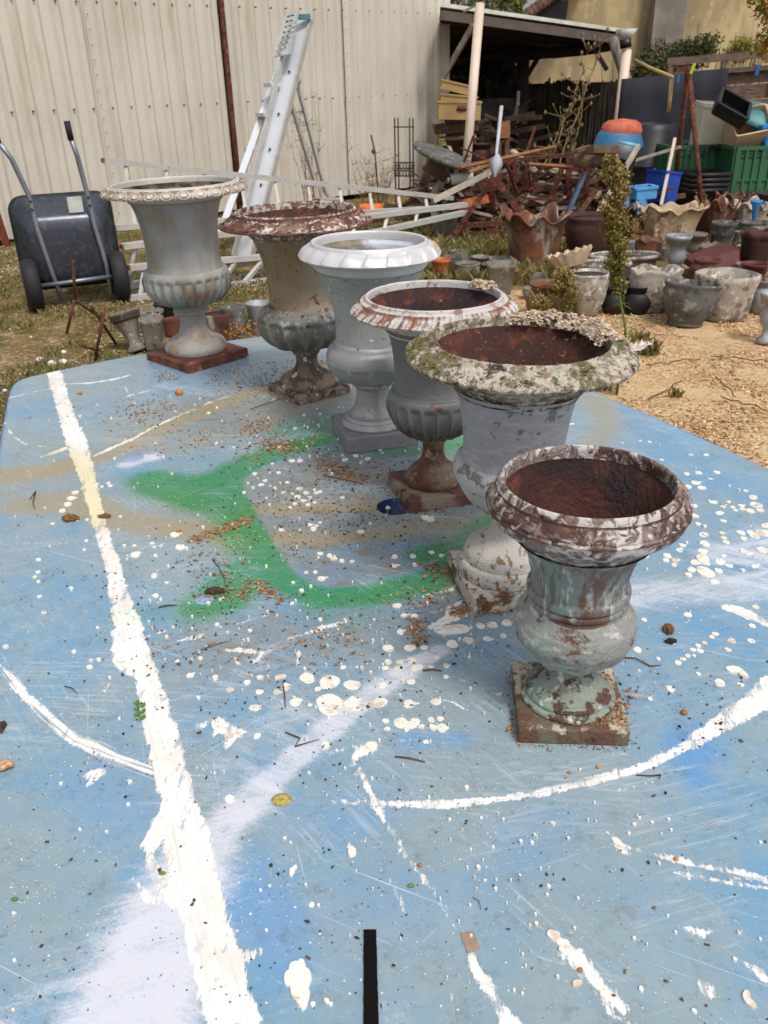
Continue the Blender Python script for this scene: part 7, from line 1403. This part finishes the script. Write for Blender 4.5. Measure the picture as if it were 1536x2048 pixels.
pot(1258, 515, 26, 30, 'cone', SILV, 'small silvery white cone beside the weed stem')
pot(1389, 528, 42, 56, 'goblet', CONC, 'grey handled urn behind the silver vase', relief=.2, name='vase', cat='vase')
pot(1416, 528, 48, 34, 'trough', CONC, 'low grey crenellated planter behind the red jar', sq=.85, wav=(12, .1, .85))
pot(1415, 574, 70, 50, 'jar', TERRA, 'red-brown ribbed jar behind the grey saucer pot', name='jar', cat='jar', relief=.04)
pot(1500, 620, 60, 86, 'belly', mat('dark_red_glaze', S(84, 34, 32), .6, var=(5, .2)), 'tall dark red jar at the right behind the pale planter', name='jar', cat='jar')
c = G(1432, 560); q = MB(); q.poly([P(1388, 540, c[1]), P(1392, 528, c[1]), P(1478, 498, c[1] + .2), P(1480, 540, c[1] + .1), P(1440, 560, c[1])][::-1], (0, .35, 0)); tag(q.build('terracotta_trough', mat('dark_red_glaze', S(84, 34, 32), .6)), 'dark red wedge-shaped trough lying behind the ribbed jar', 'trough')
pot(1254, 560, 134, 42, 'trough', CONCD, 'oval grey trough with beaded white edge, rear one', sy=.55, beads=60, soil=1, name='trough', cat='trough')
pot(1204, 580, 116, 46, 'trough', CONCD, 'oval grey trough with beaded white edge, front left one', sy=.55, beads=54, name='trough', cat='trough')
pot(1176, 632, 76, 80, 'bowl', PALE, 'grey pot with pale scroll relief between the weeds', sq=.3, relief=.14, soil=1, fill=.92)
pot(1101, 640, 94, 66, 'belly', mat('brown_clay', S(116, 78, 58), .85, var=(6, .2), bump=(40, .6)), 'brown clay cauldron behind the small weeds', relief=.04, soil=1)
pot(1311, 628, 104, 80, 'bowl', PALE, 'white ornate planter with shell-like wavy rim', wav=(5, .06, .6), relief=.14, sy=.7)
pot(1276, 628, 60, 52, 'belly', BLKP, 'black round pot, right one of two beside the weed stem')
pot(1228, 628, 50, 50, 'belly', BLKP, 'black round pot, left one of two beside the weed stem')
pot(1378, 655, 108, 80, 'bowl', CONCD, 'dark and cream streaked bowl pot leaning on its broken saucer', tilt=(radians(-4), radians(5)), foot=.62, relief=.05, fill=.55)
pot(1452, 640, 110, 84, 'trough', PALE, 'wide pale grey planter with swag relief at the right', sq=.4, foot=.5, relief=.12, yaw=.3, fill=.7)
pot(1146, 545, 92, 26, 'cone', mat('beige_shell_stone', S(192, 172, 142), .9, var=(8, .12), bump=(50, 1.)), 'beige shell-shaped dish tipped on the other pots', g=P(1143, 532, 6.9), wav=(14, .2, .5), tilt=(radians(-8), radians(-13)), sy=.5, name='shell_dish', cat='dish')
pot(1066, 580, 50, 34, 'jar', CONC, 'small grey-white jug lying left of the clay cauldron', tilt=(radians(10), radians(60)), relief=.1, name='jug', cat='jug')
pot(1002, 590, 56, 58, 'bucket', CONC, 'grey square-topped concrete pot behind the leaf-rimmed urn', sq=.8)
pot(1000, 545, 44, 26, 'straight', CONC, 'low grey concrete block pot behind the square-topped one', sq=.9)
pot(883, 566, 40, 44, 'bucket', OXI, 'orange rusty can right of the silver urn rim')
pot(936, 566, 50, 36, 'bowl', CONC, 'squat grey pot with whitish rim beside the orange can', soil=1)
pot(960, 552, 36, 36, 'goblet', CONC, 'small grey stemmed pot behind the squat one', name='vase', cat='vase')
pot(905, 545, 40, 30, 'bowl', CONCD, 'dark grey bowl behind the orange rusty can')
for i, (x0, y0, x1, y1, lab) in enumerate([(885, 512, 960, 500, 'left grey stone slab on the grass before the trestle'), (955, 498, 1010, 492, 'right grey stone slab before the trestle')]):
    a, b = G(x0, y0), G(x1, y1); q = MB(); q.bar(a + [0, 0, .03], b + [0, 0, .03], .25, .06); tag(q.build('stone_slab', CONC, bevel=.01), lab, 'slab', 'stone slabs by the trestle')
pot(1532, 688, 44, 96, 'goblet', SILV, 'grey stemmed urn cut off by the right picture edge', name='vase', cat='vase')
pot(1520, 626, 40, 62, 'belly', SILV, 'grey round pot behind the stemmed urn at the right edge')
pot(1532, 430, 60, 40, 'bucket', BLKP, 'black flowerpot by the blue funnel at the far right')
for i, (x, y, w_, h_, pr_, m, lab) in enumerate([(1120, 585, 30, 22, 'cone', CONC, 'small grey flowerpot below the shell dish'), (1395, 470, 36, 26, 'straight', RUSTP, 'squat rusty pot before the cream scalloped planter'), (1325, 520, 24, 22, 'cone', CONC, 'tiny grey pot left of the silver vase'), (1456, 545, 40, 30, 'bowl', DKR, 'low dark bowl left of the brown wavy pot'), (1488, 520, 30, 26, 'cone', CONC, 'little pale pot by the brown wavy pot'), (1060, 600, 30, 22, 'bowl', CONC, 'broken grey bowl left of the clay cauldron'), (1210, 520, 40, 20, 'straight', CONC, 'shallow pale pot behind the rear oval trough')]):
    pot(x, y, w_, h_, pr_, m, lab)
for (x, y, w_, h_, pr_, m, lab) in [
    (1160, 545, 44, 34, 'bowl', RUSTP, 'small rusty bowl tucked between the dark cauldron and the shell dish'), (1205, 500, 40, 34, 'goblet', CONC, 'small grey stemmed pot against the dark cauldron'),
    (1290, 470, 40, 40, 'vase', RUSTP, 'rusty flared pot before the left side of the scalloped planter'), (1372, 470, 34, 34, 'goblet', SILV, 'small silvery stemmed pot before the right side of the scalloped planter'),
    (1405, 505, 34, 34, 'bowl', RUSTP, 'small rust-stained bowl behind the crenellated planter'), (1448, 470, 38, 34, 'vase', CONCD, 'dark flared pot behind the plain round grey one'),
    (1480, 470, 34, 30, 'bowl', RUSTP, 'rusty bowl among the far right pots, under the funnel'), (1520, 500, 40, 40, 'goblet', CONC, 'grey stemmed pot right of the small beige pot'),
    (1345, 585, 40, 24, 'straight', RUSTP, 'shallow rusty dish before the silver vase'), (1395, 600, 44, 28, 'bowl', CONCD, 'dark bowl behind the streaked leaning pot'),
    (1462, 585, 40, 28, 'bowl', RUSTP, 'rusty bowl between the ribbed jar and the tall dark red jar'), (1240, 545, 30, 20, 'straight', CONC, 'low grey ring pot between the oval troughs'),
    (975, 560, 34, 30, 'vase', CONCD, 'dark flared pot behind the square-topped concrete one'), (1025, 570, 30, 26, 'bowl', RUSTP, 'small rusty bowl at the foot of the curled wavy planter'),
    (920, 530, 36, 26, 'straight', CONC, 'low grey pot at the back of the group beside the silver urn'), (1140, 600, 40, 26, 'straight', CONCD, 'dark ring pot between the clay cauldron and the scroll-relief pot'),
    (1265, 600, 40, 30, 'vase', CONC, 'grey flared pot behind the two black round pots'), (1490, 560, 40, 30, 'bowl', CONC, 'pale bowl before the brown wavy pot at the right'),
    (1325, 470, 30, 30, 'jar', TERRA, 'little terracotta jar in front of the middle of the scalloped planter'), (1190, 600, 36, 24, 'bowl', RUSTP, 'rust-brown bowl behind the scroll-relief pot')]:
    pot(x, y, w_, h_, pr_, m, lab, n=20, soil=1 if w_ > 38 else None, relief=.05)
# pots standing on grass: dry brown litter, darkened as painted shade between pots
c = G(1300, 500); leafcloud('dry_litter', [(c[0] + dx, c[1] + dy, .05, .5, .5, .07) for dx, dy in ((0, 0), (.8, .2), (-.6, .1), (.4, 1.), (1.1, -.2), (-.5, -.3), (-1.2, .2), (.9, 1.3))], 9000, .018, tone_mat('dry_litter_leaves', [S(112, 76, 46), S(150, 114, 74), S(84, 62, 42), S(104, 92, 52)]), None, 15, 'stuff'); tag(bpy.data.objects['dry_litter'], 'dry brown grass and leaves caught between the planters, darkened to suggest shade', 'litter')

# ---- weeds in the sand
WEEDL = tone_mat('weed_leaves', [S(70, 96, 44), S(100, 128, 60), S(84, 108, 50)], .7); WEEDF = tone_mat('weed_seed_heads', [S(72, 88, 40), S(96, 104, 46), S(118, 110, 54), S(150, 134, 78), S(128, 100, 56), S(176, 158, 108)], .8)
def weed(x, yb, yt, lab, spread, y_fl, seed, nb=1500, leaves=1):
    g = G(x, yb); h = P(x, yt, g[1])[2]; zf = P(x, y_fl, g[1])[2]; t = thing('tall_weed' if leaves else 'weed', lab, 'weed', g); rr_ = np.random.default_rng(seed)
    top = np.array([P(x - 8 if leaves else x, yt, g[1])[0], g[1], h]); q = MB(); pts_ = [g, g + [.01, 0, h * .3], (g + top) / 2 + [.012, 0, 0], top]; q.tube(pts_, [.008, .007, .005, .002], 7)
    def ax(z): return np.array([np.interp(z, [p[2] for p in pts_], [p[0] for p in pts_]), g[1], z])
    F_, tn, V = [], [], []
    br_ = []
    for k in range(150):
        z = rr_.uniform(zf, h * .98); u = (z - zf) / (h - zf); a = rr_.uniform(0, 6.28); L_ = spread * (.25 + .8 * sin(pi * min(u * .8 + .2, 1))) * (rr_.uniform(.4, 1.1) if rr_.random() < .85 else 1.8) * (.75 + .5 * sin(z * 40) ** 2) * min(1, .3 + 1.6 * u) * (1 if leaves else 1.5); p = ax(z); e = p + np.array([cos(a) * L_, sin(a) * L_, L_ * .8]); q.tube([p, e], [.0022, .0012], 3); br_.append((p, e))
    for k in range(nb):
        p, e = br_[rr_.integers(len(br_))]; c = p + (e - p) * rr_.random() ** .5 + rr_.normal(0, spread * .13, 3); s = rr_.uniform(.004, .0085); u = rr_.normal(0, 1, 3); u /= np.linalg.norm(u); v = np.cross(u, rr_.normal(0, 1, 3)); v /= np.linalg.norm(v); V += [c - u * s, c - v * s, c + u * s * 1.2, c + v * s]; tn += [min(1, max(0, rr_.random() * .6 + .45 * (c[2] - zf) / (h - zf)))] * 4
    V = np.array(V); link('seed_heads', np_mesh('seed_heads', V - np.array([g[0], g[1], 0]), np.arange(len(V)).reshape(-1, 4), False, {'tone': tn}), WEEDF, t, 'stuff')
    q.build('stem', mat('green_stem', S(96, 112, 52), .7), t)
    if leaves:
        V = []; tn = []
        for k in range(150):
            z = rr_.uniform(.02, zf + (h - zf) * .45); a = rr_.uniform(0, 6.28); L_ = rr_.uniform(.03, .075) * (1.2 - .5 * z / h); p = ax(z); d = np.array([cos(a), sin(a), rr_.uniform(-.2, .6)]); d /= np.linalg.norm(d); s_ = np.array([-d[1], d[0], 0]) * .004; m_ = p + d * L_ * .55 + [0, 0, .008]; V += [p, m_ + s_, p + d * L_ - [0, 0, .008], m_ - s_]; tn += [rr_.random()] * 4
        V = np.array(V); link('leaves', np_mesh('leaves', V - np.array([g[0], g[1], 0]), np.arange(len(V)).reshape(-1, 4), False, {'tone': tn}), WEEDL, t, 'stuff')
    return t
weed(1233, 790, 308, 'tall green weed with a dense brownish seed plume rising beyond the table', .075, 585, 5, 11000)
weed(1126, 655, 540, 'short bushy weed with brown tips before the clay cauldron', .06, 640, 6, 3600, 0)
weed(1080, 655, 596, 'lowest bushy weed left of the short one', .055, 650, 7, 1900, 0)
weed(1405, 430, 380, 'small light green weed in front of the black pot stack', .04, 425, 8, 200, 0)
# dry sticks and weeds on the sand
for i, (x0, y0, x1, y1, lab) in enumerate([(1295, 805, 1360, 770, 'brown stick lying on the sand right of the weed'), (1290, 735, 1400, 725, 'long thin stick on the sand'), (1290, 652, 1340, 650, 'thin stick on the sand near the tilted bowl pot'), (1420, 720, 1536, 730, 'dry reddish stick near the right edge of the sand'), (1440, 800, 1536, 830, 'dry stick low at the right'), (1430, 760, 1470, 800, 'short dry stick on the sand')]):
    q = MB(); q.tube(jag(G(x0, y0) + [0, 0, .02], G(x1, y1) + [0, 0, .02], 8, .006), .0035, 5, jit=.2); tag(q.build('dry_stick', TW), lab, 'stick', 'sticks on the sand')
for i, (x, y, s, n, lab) in enumerate([(1300, 710, .10, 34, 'grey-green flattened grass tuft on the sand right of the weed'), (1200, 780, .10, 24, 'grass tuft at the foot of the tall weed'), (1280, 690, .1, 30, 'small green sprout on the sand beyond the lichen-covered rim'), (1350, 795, .06, 14, 'tiny green sprout on the sand')]):
    g = G(x, y); p_ = np.tile(g, (n * 3, 1)) + RNG.normal(0, s * .3, (n * 3, 3)) * [1, .6, 0]; o = grass('grass_tuft', p_, s, GRASS, 20 + i, .0035); o['kind'] = 'stuff'; tag(o, lab, 'grass tuft', 'grass tufts on the sand')
